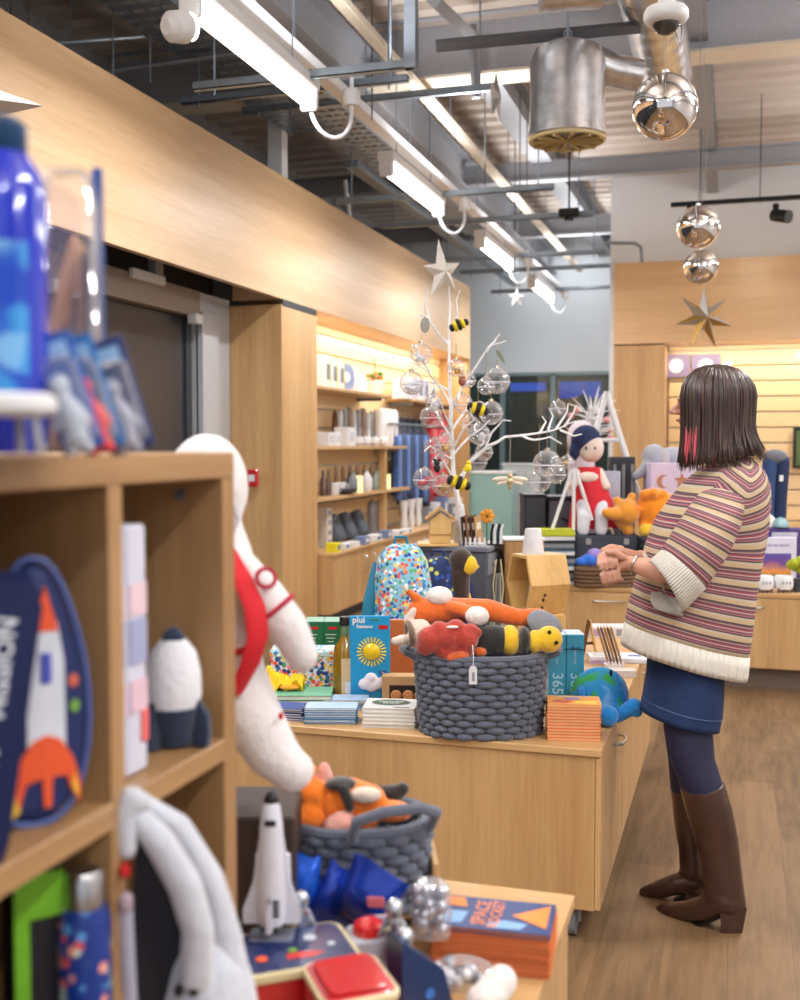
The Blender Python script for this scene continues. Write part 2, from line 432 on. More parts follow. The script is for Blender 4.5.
# entrance doors, dark
fr = P('aluminium door frame', (196, 198, 202), .4, metal=.3)
taupe = P('taupe door header', (146, 132, 122), .5)
mb = MB(); mb.bx(-3.75, -3.64, 7.06, 7.57, 0, 2.54, .004); mb.bx(-3.66, -3.60, 7.06, 7.30, 0, 2.40, .004)
df = struct('door_1', mb, fr)
MB().bx(-3.78, -3.62, 2.0, 7.06, 2.36, 2.54, .004).build('door_header', taupe, df)
MB().bx(-3.80, -3.74, 2.0, 7.5, 2.54, 3.3, .004).build('transom_panel', P('dark transom', (46, 44, 46), .5), df)
for y in (5.05, 5.5, 6.6): MB().bx(-3.74, -3.68, y-.05, y+.05, 2.54, 2.75, .004).build('transom_post', fr, df)
for y in (5.3, 5.47, 6.95): MB().bx(-3.64, -3.57, y-.05, y+.05, 2.30, 2.37, .006).build('door_closer', white, df)
mb = MB(); mb.bx(-3.62, -3.58, 6.1, 6.5, 2.50, 2.56, .006); mb.build('sensor_bar', white, df)
dk = P('dark door glass', (52, 52, 56), .25)
for (a, b_) in ((2.0, 3.6), (3.65, 5.25), (5.35, 7.04)):
    d = MB().bx(-3.76, -3.70, a, b_, 0, 2.36, .003).build('door_leaf', dk, df)
    m2 = MB()
    for yy in (a+.04, b_-.04): m2.bx(-3.70, -3.68, yy-.035, yy+.035, 0, 2.36, .002)
    m2.build('stile', dgrey, df)
mb = MB().bx(-4.6, -3.8, -4, 7.5, 0, 3.6); struct('wall_lobby', mb, dgrey)
# skirting under the left cabinets handled with the cabinets
# ------------------------------------------------------------------ roof steel
sf = P('roof steel', (146, 146, 150), .55, metal=.2)
crm = P('cream lit steel', (214, 200, 180), .6)  # cream light on the steel is put into the colour
def xbeam(n, y, z, h=.4, w=.22, x0=-4.7, x1=4.6, web=sf, bot=sf):
    mb = MB().mat(web); mb.bx(x0, x1, y-.03, y+.03, z, z+h); mb.bx(x0, x1, y-w/2, y+w/2, z+h-.02, z+h)
    mb.mat(bot); mb.bx(x0, x1, y-w/2, y+w/2, z-.02, z)
    struct(n, mb)
xbeam('trim_11', 7.75, 4.06, .42, .26, web=P('pale beam web', (176, 176, 182), .6), bot=crm)
xbeam('trim_12', 10.6, 4.0, .16, .12)
xbeam('trim_13', 13.2, 3.96, .2, .14)
xbeam('trim_14', 5.4, 4.05, .36, .2)
xbeam('trim_15', 3.6, 4.1, .3, .2)
def ybeam(n, x, z, h=.36, w=.2, y0=-4, y1=16):
    mb = MB(); mb.bx(x-.02, x+.02, y0, y1, z, z+h); mb.bx(x-w/2, x+w/2, y0, y1, z+h-.02, z+h); mb.bx(x-w/2, x+w/2, y0, y1, z-.02, z)
    struct(n, mb, sf)
ybeam('trim_16', -1.8, 4.16, .26, .2, 7.8, 16); ybeam('trim_17', -2.6, 3.95, .3, .2); ybeam('trim_18', -.27, 4.16, .26, .12)
ybeam('trim_19', 2.2, 4.1)
mb = MB(); mb.tube([W(434, 0, 6.6), W(473, 37, 7.6)], .05, 4); mb.tube([W(472, 25, 7.6), W(476, 98, 7.6)], .03, 4)
struct('trim_20', mb, sf)
# white acoustic board over the aisle, fixed under the deck
struct('trim_21', MB().bx(-2.3, -1.55, 4.6, 6.4, 4.30, 4.40), P('white baffle board', (205, 200, 196), .8))
# ------------------------------------------------------------------ luminaires
tubem = bpy.data.materials.new('lit tube'); tubem.use_nodes = True
nt = tubem.node_tree; nt.nodes.clear(); o_ = nt.nodes.new('ShaderNodeOutputMaterial'); e_ = nt.nodes.new('ShaderNodeEmission')
e_.inputs['Color'].default_value = (1, .97, .92, 1); e_.inputs['Strength'].default_value = 14; nt.links.new(e_.outputs[0], o_.inputs[0])
LT = thing('ceiling_light', 'nearest long white fluorescent batten hung above the wood fascia', 'ceiling light', (-2.24, 4.98, 3.32), group='fluorescent battens in a row')
mb = MB(); mb.tube([(0, -.66, 0), (0, -.65, 0), (0, .65, 0), (0, .66, 0)], [.02, .038, .038, .02], 14)
mb.build('lamp_tube', tubem, LT)
mb = MB(); mb.bx(-.06, .06, -.70, .70, .05, .12, .01); mb.bx(-.05, .05, -.70, -.66, -.05, .06, .01); mb.bx(-.05, .05, .66, .70, -.05, .06, .01)
mb.build('housing', white, LT)
mb = MB(); mb.tube([(.15*(1-math.cos(PI*k/12))/2, .70+.25*(1-math.cos(PI*k/12))/2, -.16*math.sin(PI*k/12)) for k in range(13)]+[(.15, .95, .06)], .012, 8); mb.build('cable', white, LT)
mb = MB(); mb.cyl((.15, .95, .04), (.15, .95, .13), .05, .05, 14); mb.cyl((.15, .95, .13), (.15, .95, .2), .012); mb.build('socket', white, LT)
for yy in (-.45, .45): MB().cyl((0, yy, .11), (0, yy, 1.0), .004, seg=6).build('hanger', galv, LT)
def tube_light(x, y, z, e=38, up=.6):
    ld = bpy.data.lights.new('ceiling fill up', 'AREA'); ld.shape = 'RECTANGLE'; ld.size = .12; ld.size_y = 1.3; ld.energy = e*up; ld.color = (.95, .97, 1)  # added uplight beside the tube, without a fitting, to brighten the ceiling
    o = bpy.data.objects.new('ceiling_fill_up', ld); COL.objects.link(o); o.location = (x+.42, y, z+.14); o.rotation_euler = (PI, 0, 0)
    ld = bpy.data.lights.new('tube glow', 'AREA'); ld.shape = 'RECTANGLE'; ld.size = .05; ld.size_y = 1.28; ld.energy = e; ld.color = (.98, .985, 1)
    o = bpy.data.objects.new('tube_glow', ld); COL.objects.link(o); o.location = (x, y, z-.040); return o
tube_light(-2.24, 4.98, 3.32)
rows = [(-2.28, 7.85, 'second long fluorescent batten from the camera, above the shop tree'), (-2.28, 10.7, 'third fluorescent batten from the camera, beyond the shop tree'), (-2.28, 13.4, 'farthest short looking fluorescent batten by the far wall')]
for x, y, l in rows: dup(LT, (x, y, 3.32), label=l); tube_light(x, y, 3.32)
for x, y in ((-2.18, 2.3), (-2.18, -.6), (1.2, -1.5), (1.2, 1.5), (1.2, 4.5), (1.6, 7.5), (1.6, 10.0), (3.4, 5.5), (3.4, 0)):  # unseen battens added as fill light for the whole room
    dup(LT, (x, y, 3.32), label='unseen fill light batten added beyond the edge of the picture'); tube_light(x, y, 3.32, 44, 1.6)
# LED strips tucked under the bulkheads (warm)
def strip(name, loc, sx, sy, e, rot, col=(1, .87, .70)):
    ld = bpy.data.lights.new(name, 'AREA'); ld.shape = 'RECTANGLE'; ld.size = sx; ld.size_y = sy; ld.energy = e; ld.color = col
    o = bpy.data.objects.new(name, ld); COL.objects.link(o); o.location = loc; o.rotation_euler = rot; return o
ld = strip('far_wall_fill', (-2.4, 15.0, 4.0), 1.5, 1.5, 20, (math.radians(18), 0, 0), (.92, .96, 1))  # added fill light to brighten the far wall, no fitting there
strip('led_strip', (-3.30, 10.9, 2.51), .06, 5.2, 34, (0, math.radians(22), 0))
strip('led_strip', (1.9, YB+.08, 2.53), 5.2, .06, 34, (math.radians(22), 0, 0))
ld = strip('outdoor_fill', (-3.5, 17.6, 4.6), 1.0, 1.0, 60, (math.radians(-25), 0, 0), (.9, 1, .95))  # added area light that lifts the hedge outside, no lamp stands there
# warm and cool spots washing the fascias
def spotl(loc, tgt, e, col, ang=70, blend=.8, size=.06):
    ld = bpy.data.lights.new('spot', 'SPOT'); ld.energy = e; ld.color = col; ld.spot_size = math.radians(ang); ld.spot_blend = blend; ld.shadow_soft_size = size
    o = bpy.data.objects.new('spot', ld); COL.objects.link(o); o.location = loc
    o.rotation_euler = (V(tgt)-V(loc)).to_track_quat('-Z', 'Y').to_euler(); return o
for y in (): spotl((-2.3, y-.4, 3.55), (XB, y, 2.75), 6, (1, .80, .56), 62)
spotl((.2, 10.3, 3.6), (-.5, YB, 2.9), 24, (1, .84, .64), 80)
spotl((1.5, 10.3, 3.6), (1.2, YB, 2.9), 24, (1, .9, .8), 80)
# the room is left open behind the camera: grey world light enters as fill
wd = bpy.data.worlds.new('world'); S.world = wd; wd.use_nodes = True
wd.node_tree.nodes['Background'].inputs[0].default_value = (.86, .92, 1, 1); wd.node_tree.nodes['Background'].inputs[1].default_value = .9
# ------------------------------------------------------------------ services in the roof void
def strut(x0, x1, y, z, label, rods=2, up=4.42, th=.041):
    t = thing('support_channel', label, 'support channel', ((x0+x1)/2, y, z), group=None)
    mb = MB(); L = (x1-x0)/2
    mb.bx(-L, L, -th/2, th/2, 0, .006); mb.bx(-L, L, -th/2, -th/2+.004, 0, th); mb.bx(-L, L, th/2-.004, th/2, 0, th)
    mb.bx(-L, L, -th/2, th/2, th, th+.004)
    mb.build('channel', galv, t)
    for k in range(rods):
        xx = -L+.12 + (2*L-.24)*k/max(1, rods-1)
        MB().cyl((xx, 0, -.03), (xx, 0, up-z), .006, seg=6).build('rod', galv, t)
    return t
strut(-2.87, -1.62, 5.55, 3.40, 'pale blue grey steel channel crossing just behind the nearest light')
MB().bx(-1.66, -1.60, 5.52, 5.58, 3.4, 4.44).build('drop_post', galv, label='vertical grey steel post rising from the end of the nearest channel', cat='post')
strut(-3.1, -1.35, 8.45, 3.40, 'steel channel crossing behind the second light')
strut(-3.1, -1.2, 9.6, 3.42, 'thin steel channel crossing between the second and third light')
strut(-3.1, -1.3, 11.5, 3.42, 'steel channel crossing beside the third light')
strut(-3.1, -.9, 12.6, 3.45, 'steel channel crossing between the third and fourth light')
strut(-3.1, -1.2, 14.3, 3.45, 'farthest steel channel crossing by the last light')
strut(-3.4, -1.9, 6.4, 3.62, 'thin dark channel crossing above the wood fascia')
strut(-3.3, -1.5, 7.1, 3.75, 'steel channel crossing under the dark beam', 3)
strut(-4.4, -2.4, 4.6, 3.86, 'long steel channel crossing the top left corner')
strut(-4.4, -2.4, 5.2, 3.98, 'upper steel channel behind the top left corner one')
def tray(x, z, w, y0, y1, label, mat_, slots=True, h=.05):
    t = thing('cable_tray', label, 'cable tray', (x, (y0+y1)/2, z)); L = (y1-y0)/2
    mb = MB(); 
    if slots:
        for q in (-1, 1): mb.bx(q*w/2-.003, q*w/2+.003, -L, L, 0, h)
        n = int((2*L)/.12)
        for k in range(n):
            yy = -L+(k+.5)*.12; mb.bx(-w/2, w/2, yy-.035, yy+.035, 0, .004)
        for q in (-.25, 0, .25): mb.bx(q*w-.012, q*w+.012, -L, L, .001, .005)
    else: mb.bx(-w/2, w/2, -L, L, 0, h, .004)
    mb.build('tray', mat_, t)
    yy = -L+.4
    while yy < L:
        MB().cyl((0, yy, h), (0, yy, CE-z), .005, seg=6).build('hanger', galv, t); yy += 2.2
    return t
tray(-3.2, 3.9, .38, 2.5, 8.2, 'wide perforated cable tray running above the wood fascia', galv)
tray(-2.3, 3.55, .09, 3, 15.5, 'white trunking running above the row of lights', white, False, .06)
tray(-2.1, 3.86, .07, 5.6, 15.5, 'cream-lit conduit trunking running away beside the lights', crm, False, .05)
tray(-2.75, 3.78, .26, 6.2, 12, 'perforated tray with orange cables in the middle of the ceiling', galv)
tray(-3.0, 3.70, .12, 8.5, 15.5, 'narrow grey trunking above the far fascia', galv, False, .06)
mb = MB(); mb.tube([(-2.75+.05*math.sin(y*2), y, 3.81) for y in [6.2+.3*k for k in range(19)]], .022, 6)
mb.build('cable_bundle', P('orange cable', (196, 130, 80), .6), label='tan cable bundle lying in the perforated tray', cat='cable')
mb = MB()
p = [W(-60, 58, 6.6), W(60, 43, 6.7), W(140, 37, 6.8), W(172, 32, 6.9), W(186, 22, 6.9), W(205, -10, 6.9)]
mb.tube(p, .014, 8); mb.build('conduit_pipe', galv, label='bent grey conduit pipe in the top left corner', cat='pipe')
mb = MB(); mb.tube([W(-40, 90, 6.8), W(105, 72, 6.9), W(300, 44, 7.0)], .022, 8); mb.build('conduit_pipe', dsteel, label='straight dark pipe below the bent conduit at top left', cat='pipe')
for px, a, b_ in ((11, 0, 26), (29, 0, 30), (70, 0, 45), (113, 36, 76), (150, 40, 82)):
    mb = MB(); mb.cyl(W(px, a-60, 6.75), W(px, b_, 6.75), .006, seg=6); mb.build('threaded_rod', galv, label='thin threaded rod hanging in the top left corner', cat='rod', group='rods at top left')
mb = MB(); mb.bx(-3.62, -3.50, 8.25, 8.37, 3.44, 4.44); mb.build('ceiling_post', white, label='white square post standing on top of the wood fascia', cat='post')
mb = MB(); mb.tube([Xp(345, 180, -3.4), Xp(352, 236, -3.4)], .02, 6); mb.build('short_post', white, label='short white rod behind the wood fascia', cat='rod')
for px, a, b_, d in ((485, 115, 185, 8), (372, 50, 120, 7), (290, 30, 120, 7), (430, 130, 200, 9), (414, 35, 60, 7), (515, 190, 230, 10), (520, 150, 190, 9), (527, 150, 190, 9)):
    mb = MB(); mb.cyl(W(px, a-60, d), W(px, b_, d), .005, seg=6); mb.build('hanging_wire', dsteel, label='thin wire hanging from the roof steel', cat='wire', group='wires hanging in the ceiling')
# small lamp facing the camera at the near end of the first batten
hd = thing('spot_lamp', 'round white spotlight head beside the nearest fluorescent batten', 'spotlight', W(190, 27, 4.55), TH)
mb = MB().lathe([(.045, 0), (.065, .03), (.06, .10), (.03, .13)]); T = Euler((math.radians(105), 0, math.radians(-40))).to_matrix().to_4x4(); mb.v = [T @ p for p in mb.v]; mb.build('housing', white, hd)
mb = MB().lathe([(.0, -.004), (.055, -.002), (.055, .004)]); mb.v = [T @ p for p in mb.v]; mb.build('lens', tubem, hd)
# silver spiral duct with drum diffuser
dd = thing('air_diffuser', 'silver foil drum diffuser hanging beside the duct', 'air diffuser', W(567, 140, 6.0), TH)
mb = MB(); prof = [(.205, 0), (.215, .01), (.205, .06), (.2, .25), (.203, .40), (.18, .47), (.12, .50), (.02, .51)]
mb.lathe(prof, seg=28); mb.build('drum', foil, dd)
mb = MB(); mb.torus((0, 0, 0), .195, .014, 28, 8); mb.build('rim', P('yellowed rim', (206, 190, 140), .6), dd)
mb = MB()
for k in range(12):
    a = 2*PI*k/12; mb.tube([(0, 0, -.008), (.19*math.cos(a), .19*math.sin(a), -.008)], [.004, .018], 4)
mb.build('vane', P('diffuser vane', (180, 160, 110), .6), dd)
mb = MB(); mb.tube([(.05, 0, .40), (.15, .02, .42), (.26, .04, .38), (.40, .06, .36)], .085, 18); mb.build('elbow_duct', foil, dd)
mb = MB(); mb.cyl((0, 0, .5), (0, 0, .62), .008); mb.torus((0, 0, .56), .02, .005, 12, 6, rot=(PI/2, 0, 0)); mb.cyl((0, 0, .58), (0, 0, 1.0), .004); mb.build('hook', galv, dd)
mb = MB(); pts = [V((-.47, y, 3.86+.01*math.sin(y*3))) for y in [3.6+.06*k for k in range(66)]]
mb.tube(pts, [.165+.006*math.sin(k*1.9) for k in range(66)], 20); mb.build('ventilation_duct', foil, label='long silver foil duct running away overhead', cat='duct')
mb = MB(); mb.cyl(W(540, -8, 5.2), W(600, -12, 5.2), .09, seg=16); mb.build('branch_duct', foil, label='silver branch duct cut by the top edge of the picture', cat='duct')
mb = MB(); mb.bx(-1.1, -.95, 4.3, 6.0, 4.05, 4.2, .01); mb.build('trunking_box', white, label='white trunking box at the top beside the branch duct', cat='trunking')
# dark bar the drum hangs under
mb = MB(); mb.tube([W(436, 46, 6.05), W(640, 27, 6.05)], .035, 4); mb.build('hanging_bar', dsteel, label='dark steel bar above the drum diffuser', cat='bar')
# detector
dt = thing('security_camera', 'white domed security camera at the top right', 'camera', W(666, 22, 3.5), TH)
mb = MB().lathe([(.045, -.008), (.062, 0), (.069, .01), (.069, .03), (.062, .04), (.03, .05), (.02, .09), (.02, .11)], seg=24); mb.build('housing', white, dt)
mb = MB(); mb.sph((0, 0, 0), (.045, .045, .04)); mb.build('dome', P('smoked dome', (60, 56, 54), .08, coat=.6), dt)
mb = MB(); mb.cyl((0, 0, .1), (0, 0, 1.4), .012); mb.build('drop_rod', white, dt)
mb = MB(); mb.tube([(.02, 0, .05), (.05, 0, -.02), (.045, 0, -.07), (.03, .01, -.02)], .002, 6); mb.build('cable', black, dt)
# mirrored balls
mir = P('mirror glass', (225, 220, 216), .03, metal=1, var=.0)
def mball(px, py, d, r, label, lcord):
    t = thing('mirror_ball', label, 'hanging ornament', W(px, py, d), 0, 'mirrored balls hanging in a row')
    mb = MB().sph((0, 0, 0), r, 32, 20); mb.build('ball', mir, t, ang=180)
    MB().cyl((0, 0, r-.002), (0, 0, r+.012), .012).build('cap', silver, t)
    MB().cyl((0, 0, r), (0, 0, lcord), .0018, seg=6).build('cord', P('cord', (150, 150, 150), .6), t)
mball(665, 107, 4.0, .117, 'largest and nearest mirrored ball hanging below the security camera', 1.6)
mball(698, 227, 6.0, .114, 'middle mirrored ball hanging above the smallest one', 1.7)
mball(701, 267, 7.4, .115, 'lowest and farthest mirrored ball, just above the gold star', 1.7)
# stars
def star3d(n, R, r, th, pts=None):
    mb = MB(); vs = [(0, -th, 0), (0, th, 0)]; k2 = 2*n
    for k in range(k2):
        a = PI/2 + PI*k/n; q = (R if k % 2 == 0 else r)
        if pts and k % 2 == 0: q = pts[k//2]
        vs.append((q*math.cos(a), 0, q*math.sin(a)))
    fs = []
    for k in range(k2):
        a, b_ = 2+k, 2+(k+1) % k2
        fs.append([0, a, b_]); fs.append([1, b_, a])
    mb.add(vs, fs); return mb
t = thing('paper_star', 'seven pointed gold and silver star hanging on the right', 'hanging star', W(704, 318, 9.6), TH+.25)
mb = star3d(7, .29, .10, .07)
mb.mats = [gold, silver]; mb.fm = [1 if i % 4 in (0, 3) else 0 for i in range(len(mb.f))]
mb.build('star', None, t, smooth=False); MB().cyl((0, 0, .24), (0, 0, 1.8), .002, seg=6).build('cord', silver, t)
t = thing('paper_star', 'silver star tip at the left edge in front of the wood fascia', 'hanging star', W(-22, 102, 3.0), TH+.2)
mb = star3d(5, .17, .06, .05); Rm = Matrix.Rotation(math.radians(-18-54+162), 4, 'Y'); mb.v = [Rm @ p for p in mb.v]; mb.build('star', silver, t, smooth=False); MB().cyl((0, 0, .05), (0, 0, 2.1), .0015, seg=6).build('cord', silver, t)
t = thing('paper_star', 'small pale star seen nearly edge on beside the drum diffuser', 'hanging star', W(496, 98, 6.4), TH+1.25)
mb = star3d(5, .15, .055, .03); mb.build('star', silver, t, smooth=False); MB().cyl((0, 0, .1), (0, 0, 1.2), .0015, seg=6).build('cord', silver, t)
t = thing('paper_star', 'tiny white star hanging by the far white wall', 'hanging star', W(517, 298, 11), TH+.3)
mb = star3d(5, .10, .04, .02); mb.build('star', white, t, smooth=False); MB().cyl((0, 0, .05), (0, 0, 1.4), .0015, seg=6).build('cord', silver, t)
# track with black spots (right)
tk = thing('track_light', 'black ceiling track with black spotlights at the upper right', 'track light', W(740, 202, 9.5), 0)
mb = MB(); a = W(671, 205, 9.5); b_ = a+V((3.0, 0, 0)); mb.box((a+b_)/2, (3.0, .04, .035)); mb.build('track', black, tk, world=True)
for px in (690, 776):
    q = W(px, 203, 9.4); mb = MB(); mb.box(q+V((0, 0, -.05)), (.05, .05, .09), .01); mb.cyl(q+V((-.02, 0, -.10)), q+V((.10, -.1, -.14)), .05, .055, 16); mb.build('spotlight_head', black, tk, world=True)
mb = MB(); 
for px in (700, 760): q = W(px, 203, 9.5); mb.cyl(q, V((q.x, q.y, CE)), .004)
mb.build('drop_rod', black, tk, world=True)
mb = MB(); mb.tube([W(604, 243, 11.6), W(635, 243, 11.6), W(641, 247, 11.6), W(642, 262, 11.6)], .018, 8); mb.build('conduit_pipe', galv, label='grey conduit bending down onto the right wood fascia', cat='pipe')
mb = MB(); q = W(569, 213, 9.5); mb.box(q, (.17, .10, .07), .01); mb.cyl(q+V((0, 0, -.06)), q+V((0, 0, .0)), .04); mb.cyl(q, q+V((0, 0, .55)), .008); mb.build('ceiling_speaker', black, label='small dark fitting hanging between the far channels', cat='speaker')
# ================================================================== furniture
hm = brushed
def caster(x, y, parent):
    mb = MB(); mb.cyl((x-.012, y, .04), (x+.012, y, .04), .04, .04, 18); o = mb.build('caster', P('grey caster tyre', (120, 120, 124), .5), parent)
    m2 = MB(); m2.tube([(x-.02, y-.01, .045), (x-.022, y, .09), (x+.022, y, .09), (x+.02, y-.01, .045)], .006, 6); m2.cyl((x, y, .08), (x, y, .105), .018)
    m2.build('caster_fork', galv, o)
# --- display table made of three low cabinets on casters (right side faces the aisle)
TX0, TX1, TY0, TZ = -1.62, -.355, 3.165, .58
def bow_handle(c, axis, L, out, mat_=hm):
    """bow handle: c centre on the face, axis = direction along, out = outward direction"""
    a = V(axis); o = V(out); mb = MB()
    mb.tube([V(c)-a*L/2, V(c)-a*L*.42+o*.022, V(c)+o*.030, V(c)+a*L*.42+o*.022, V(c)+a*L/2], .005, 8); return mb
LB = ['nearest low beech display cabinet, carrying the woven basket of soft toys', 'second low beech display cabinet from the camera, under the blue globe toy', 'farthest low beech display cabinet of the central run, by the birdhouse']
for i in range(3):
    y0 = TY0+i*.66; y1 = y0+.655 if i < 2 else y0+.66
    t = thing('display_cabinet', LB[i], 'cabinet', ((TX0+TX1)/2, (y0+y1)/2, 0), group='low beech cabinets in the central run')
    mb = MB(); mb.bx(TX0+.02, TX1-.02, y0+.008, y1, .10, TZ-.022, .0015); mb.build('body', beech, t, world=True)
    mb = MB(); mb.bx(TX0, TX1, y0, y1, TZ-.022, TZ, .002); mb.build('top_panel', beechX, t, world=True)
    mb = MB(); mb.bx(TX1-.019, TX1-.002, y0+.006, y1-.004, .105, TZ-.026, .0015); d = mb.build('door', beech, t, world=True)
    bow_handle((TX1-.002, (y0+y1)/2-.06 if i else y1-.22, .50), (0, 1, 0), .13, (1, 0, 0)).build('handle', hm, d, world=True)
    FR_ = FR[t]; t2 = t
    for q, yy in ((TX1-.09, y0+.07), (TX0+.09, y0+.07), (TX1-.09, y1-.08), (TX0+.09, y1-.08)):
        p = FR[t].inverted() @ V((q, yy, 0)); caster(p.x, p.y, t)
# --- small table in the foreground
SX1 = -.288; SY1 = 2.118
t = thing('low_display_table', 'low beech display table in the foreground piled with space toys', 'table', (-.75, 1.6, 0))
def lshape(x0, xm, x1, y0, ym, y1, z0, z1):
    o = [(x0, ym), (xm, ym), (xm, y0), (x1, y0), (x1, y1), (x0, y1)]; mb = MB(); n = 6
    mb.add([V((x, y, z0)) for x, y in o]+[V((x, y, z1)) for x, y in o], [list(range(n))[::-1], [n+k for k in range(n)]]+[[k, (k+1) % n, n+(k+1) % n, n+k] for k in range(n)]); return mb
lshape(-1.25, -.662, SX1, .95, 1.425, SY1, TZ-.022, TZ).build('top_panel', beechX, t, world=True, smooth=False)
lshape(-1.23, -.655, SX1-.012, .97, 1.435, SY1-.008, .10, TZ-.022).build('body', beech, t, world=True, smooth=False)
for q, yy in ((SX1-.09, SY1-.09), (-1.15, SY1-.09), (SX1-.09, 1.06), (-1.15, 1.52)):
    p = FR[t].inverted() @ V((q, yy, 0)); caster(p.x, p.y, t)
# --- island of drawers behind the shopper
IY = 6.82; IX = [-1.06, -.30, .46, 1.22, 1.98]
for i in range(4):
    x0, x1 = IX[i], IX[i+1]-.004
    t = thing('drawer_cabinet', ['left end beech drawer unit in front of the toys, seen beside the birdhouse', 'beech drawer unit hidden mostly behind the shopper', 'beech drawer unit with handle at the right edge of the picture', 'beech drawer unit beyond the right edge of the picture'][i], 'cabinet', ((x0+x1)/2, IY+.45, 0), group='drawer units behind the shopper')
    MB().bx(x0, x1, IY, IY+.9, TZ-.024, TZ, .002).build('top_panel', beechX, t, world=True)
    MB().bx(x0+.002, x1-.002, IY+.018, IY+.88, .13, TZ-.024, .001).build('body', beech, t, world=True)
    MB().bx(x0+.03, x1-.03, IY+.09, IY+.84, 0, .13).build('plinth', P('grey brown plinth', (120, 104, 92), .6), t, world=True)
    for k, (z0, z1) in enumerate(((.135, .552),)):
        d = MB().bx(x0+.004, x1-.004, IY, IY+.018, z0, z1, .0015).build('drawer', beech, t, world=True)
        bow_handle(((x0+x1)/2-.05*(i == 0), IY, .50), (1, 0, 0), .20, (0, -1, 0)).build('handle', hm, d, world=True)
# --- cabinets along the left wall, plane XB
LY = [8.31, 9.25, 10.2, 11.15, 12.1, 13.05]
for i in range(5):
    y0, y1 = LY[i], LY[i+1]-.004
    t = thing('wall_cabinet', 'low beech wall cupboard under the lit shelves, ' + ['next to the tall column', 'second from the tall column', 'third from the tall column', 'fourth from the tall column', 'farthest from the tall column'][i], 'cabinet', ((XB+XN)/2, (y0+y1)/2, 0), group='cupboards under the lit shelves')
    MB().bx(XN+.01, XB+.10, y0+.003, y1-.003, .08, TZ-.024, .001).build('body', beech, t, world=True)
    MB().bx(XN+.01, XB+.06, y0, y1, 0, .08).build('plinth', dgrey, t, world=True)
    d = MB().bx(XB+.10, XB+.118, y0+.004, y1-.004, .10, TZ-.03, .0015).build('door', beech, t, world=True)
    bow_handle((XB+.118, y1-.12 if i % 2 == 0 else y0+.12, .42), (0, 0, 1), .14, (1, 0, 0), hm).build('handle', hm, d, world=True)
MB().bx(XN+.01, XB+.13, 8.31, 13.05, TZ-.024, TZ, .002).build('worktop', beechY, label='long beech worktop running over the cupboards on the left wall', cat='worktop')
# --- shelves on the left wall
def wshelf(y0, y1, z, label, dep=.33):
    t = thing('wall_shelf', label, 'shelf', (XN+dep/2, (y0+y1)/2, z), group='beech shelves on the lit slatwall')
    MB().bx(XN+.004, XN+dep, y0, y1, z-.028, z, .002).build('board', beechY, t, world=True)
    for yy in (y0+.12, y1-.12): MB().bx(XN+.004, XN+dep*.8, yy-.004, yy+.004, z-.06, z-.028, .001).build('bracket', galv, t, world=True)
wshelf(8.32, 10.45, 1.95, 'top beech shelf on the lit slatwall holding boxes and a bauble display')
wshelf(8.32, 11.0, 1.45, 'second beech shelf from the top, holding white boxes')
wshelf(8.32, 11.1, 1.02, 'third beech shelf from the top, holding mugs and vases')
wshelf(11.3, 13.2, 1.95, 'short beech shelf further back above the hanging clothes')
MB().bx(XN+.25, XN+.31, 10.30, 10.36, TZ, 1.42).build('upright_post', beech, label='slim beech upright standing between the shelves and the clothes', cat='post')
# fire call point on the column
t = thing('fire_call_point', 'small red fire call point on the tall beech column', 'alarm', W(253, 478, 8.15), 0)
MB().box((0, -.01, 0), (.09, .03, .13), .008).build('box', red, t); MB().box((0, -.027, 0), (.05, .004, .05), .002).build('label_panel', white, t)
# ================================================================== foreground bookcase (open side faces the aisle)
BX = -.675; BY = 1.415; BT = 1.45
t = thing('cube_bookcase', 'tall oak effect cube bookcase close on the left, full of space gifts', 'bookcase', (-.87, .75, 0))
MB().bx(-1.07, BX, -.20, BY, BT-.036, BT, .002).build('top_panel', oakY, t, world=True)
MB().bx(-1.07, BX, BY-.036, BY, 0, BT-.036, .002).build('side_panel', oak, t, world=True)
MB().bx(-1.07, BX, -.20, -.164, 0, BT-.036, .002).build('side_panel', oak, t, world=True)
for y in (1.088, .75, .41, .07): MB().bx(-1.06, BX, y, y+.03, .06, BT-.036, .0015).build('divider', oak, t, world=True)
for z in (1.051, .66, .27): MB().bx(-1.06, BX+.001, -.164, BY-.036, z-.03, z, .0015).build('shelf_board', oakY, t, world=True)
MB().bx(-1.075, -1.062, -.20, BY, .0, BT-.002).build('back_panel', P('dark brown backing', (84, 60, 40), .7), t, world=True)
MB().bx(-1.06, BX-.02, -.164, BY-.036, 0, .06).build('plinth', oakY, t, world=True)
q = Xp(212, 491, -.75); MB().cyl(V((-.74, BY-.037, q.z)), V((-.74, BY-.041, q.z)), .008).build('cam_fitting', galv, t, world=True)
def pos(x, y, z): return V((x, y, z))
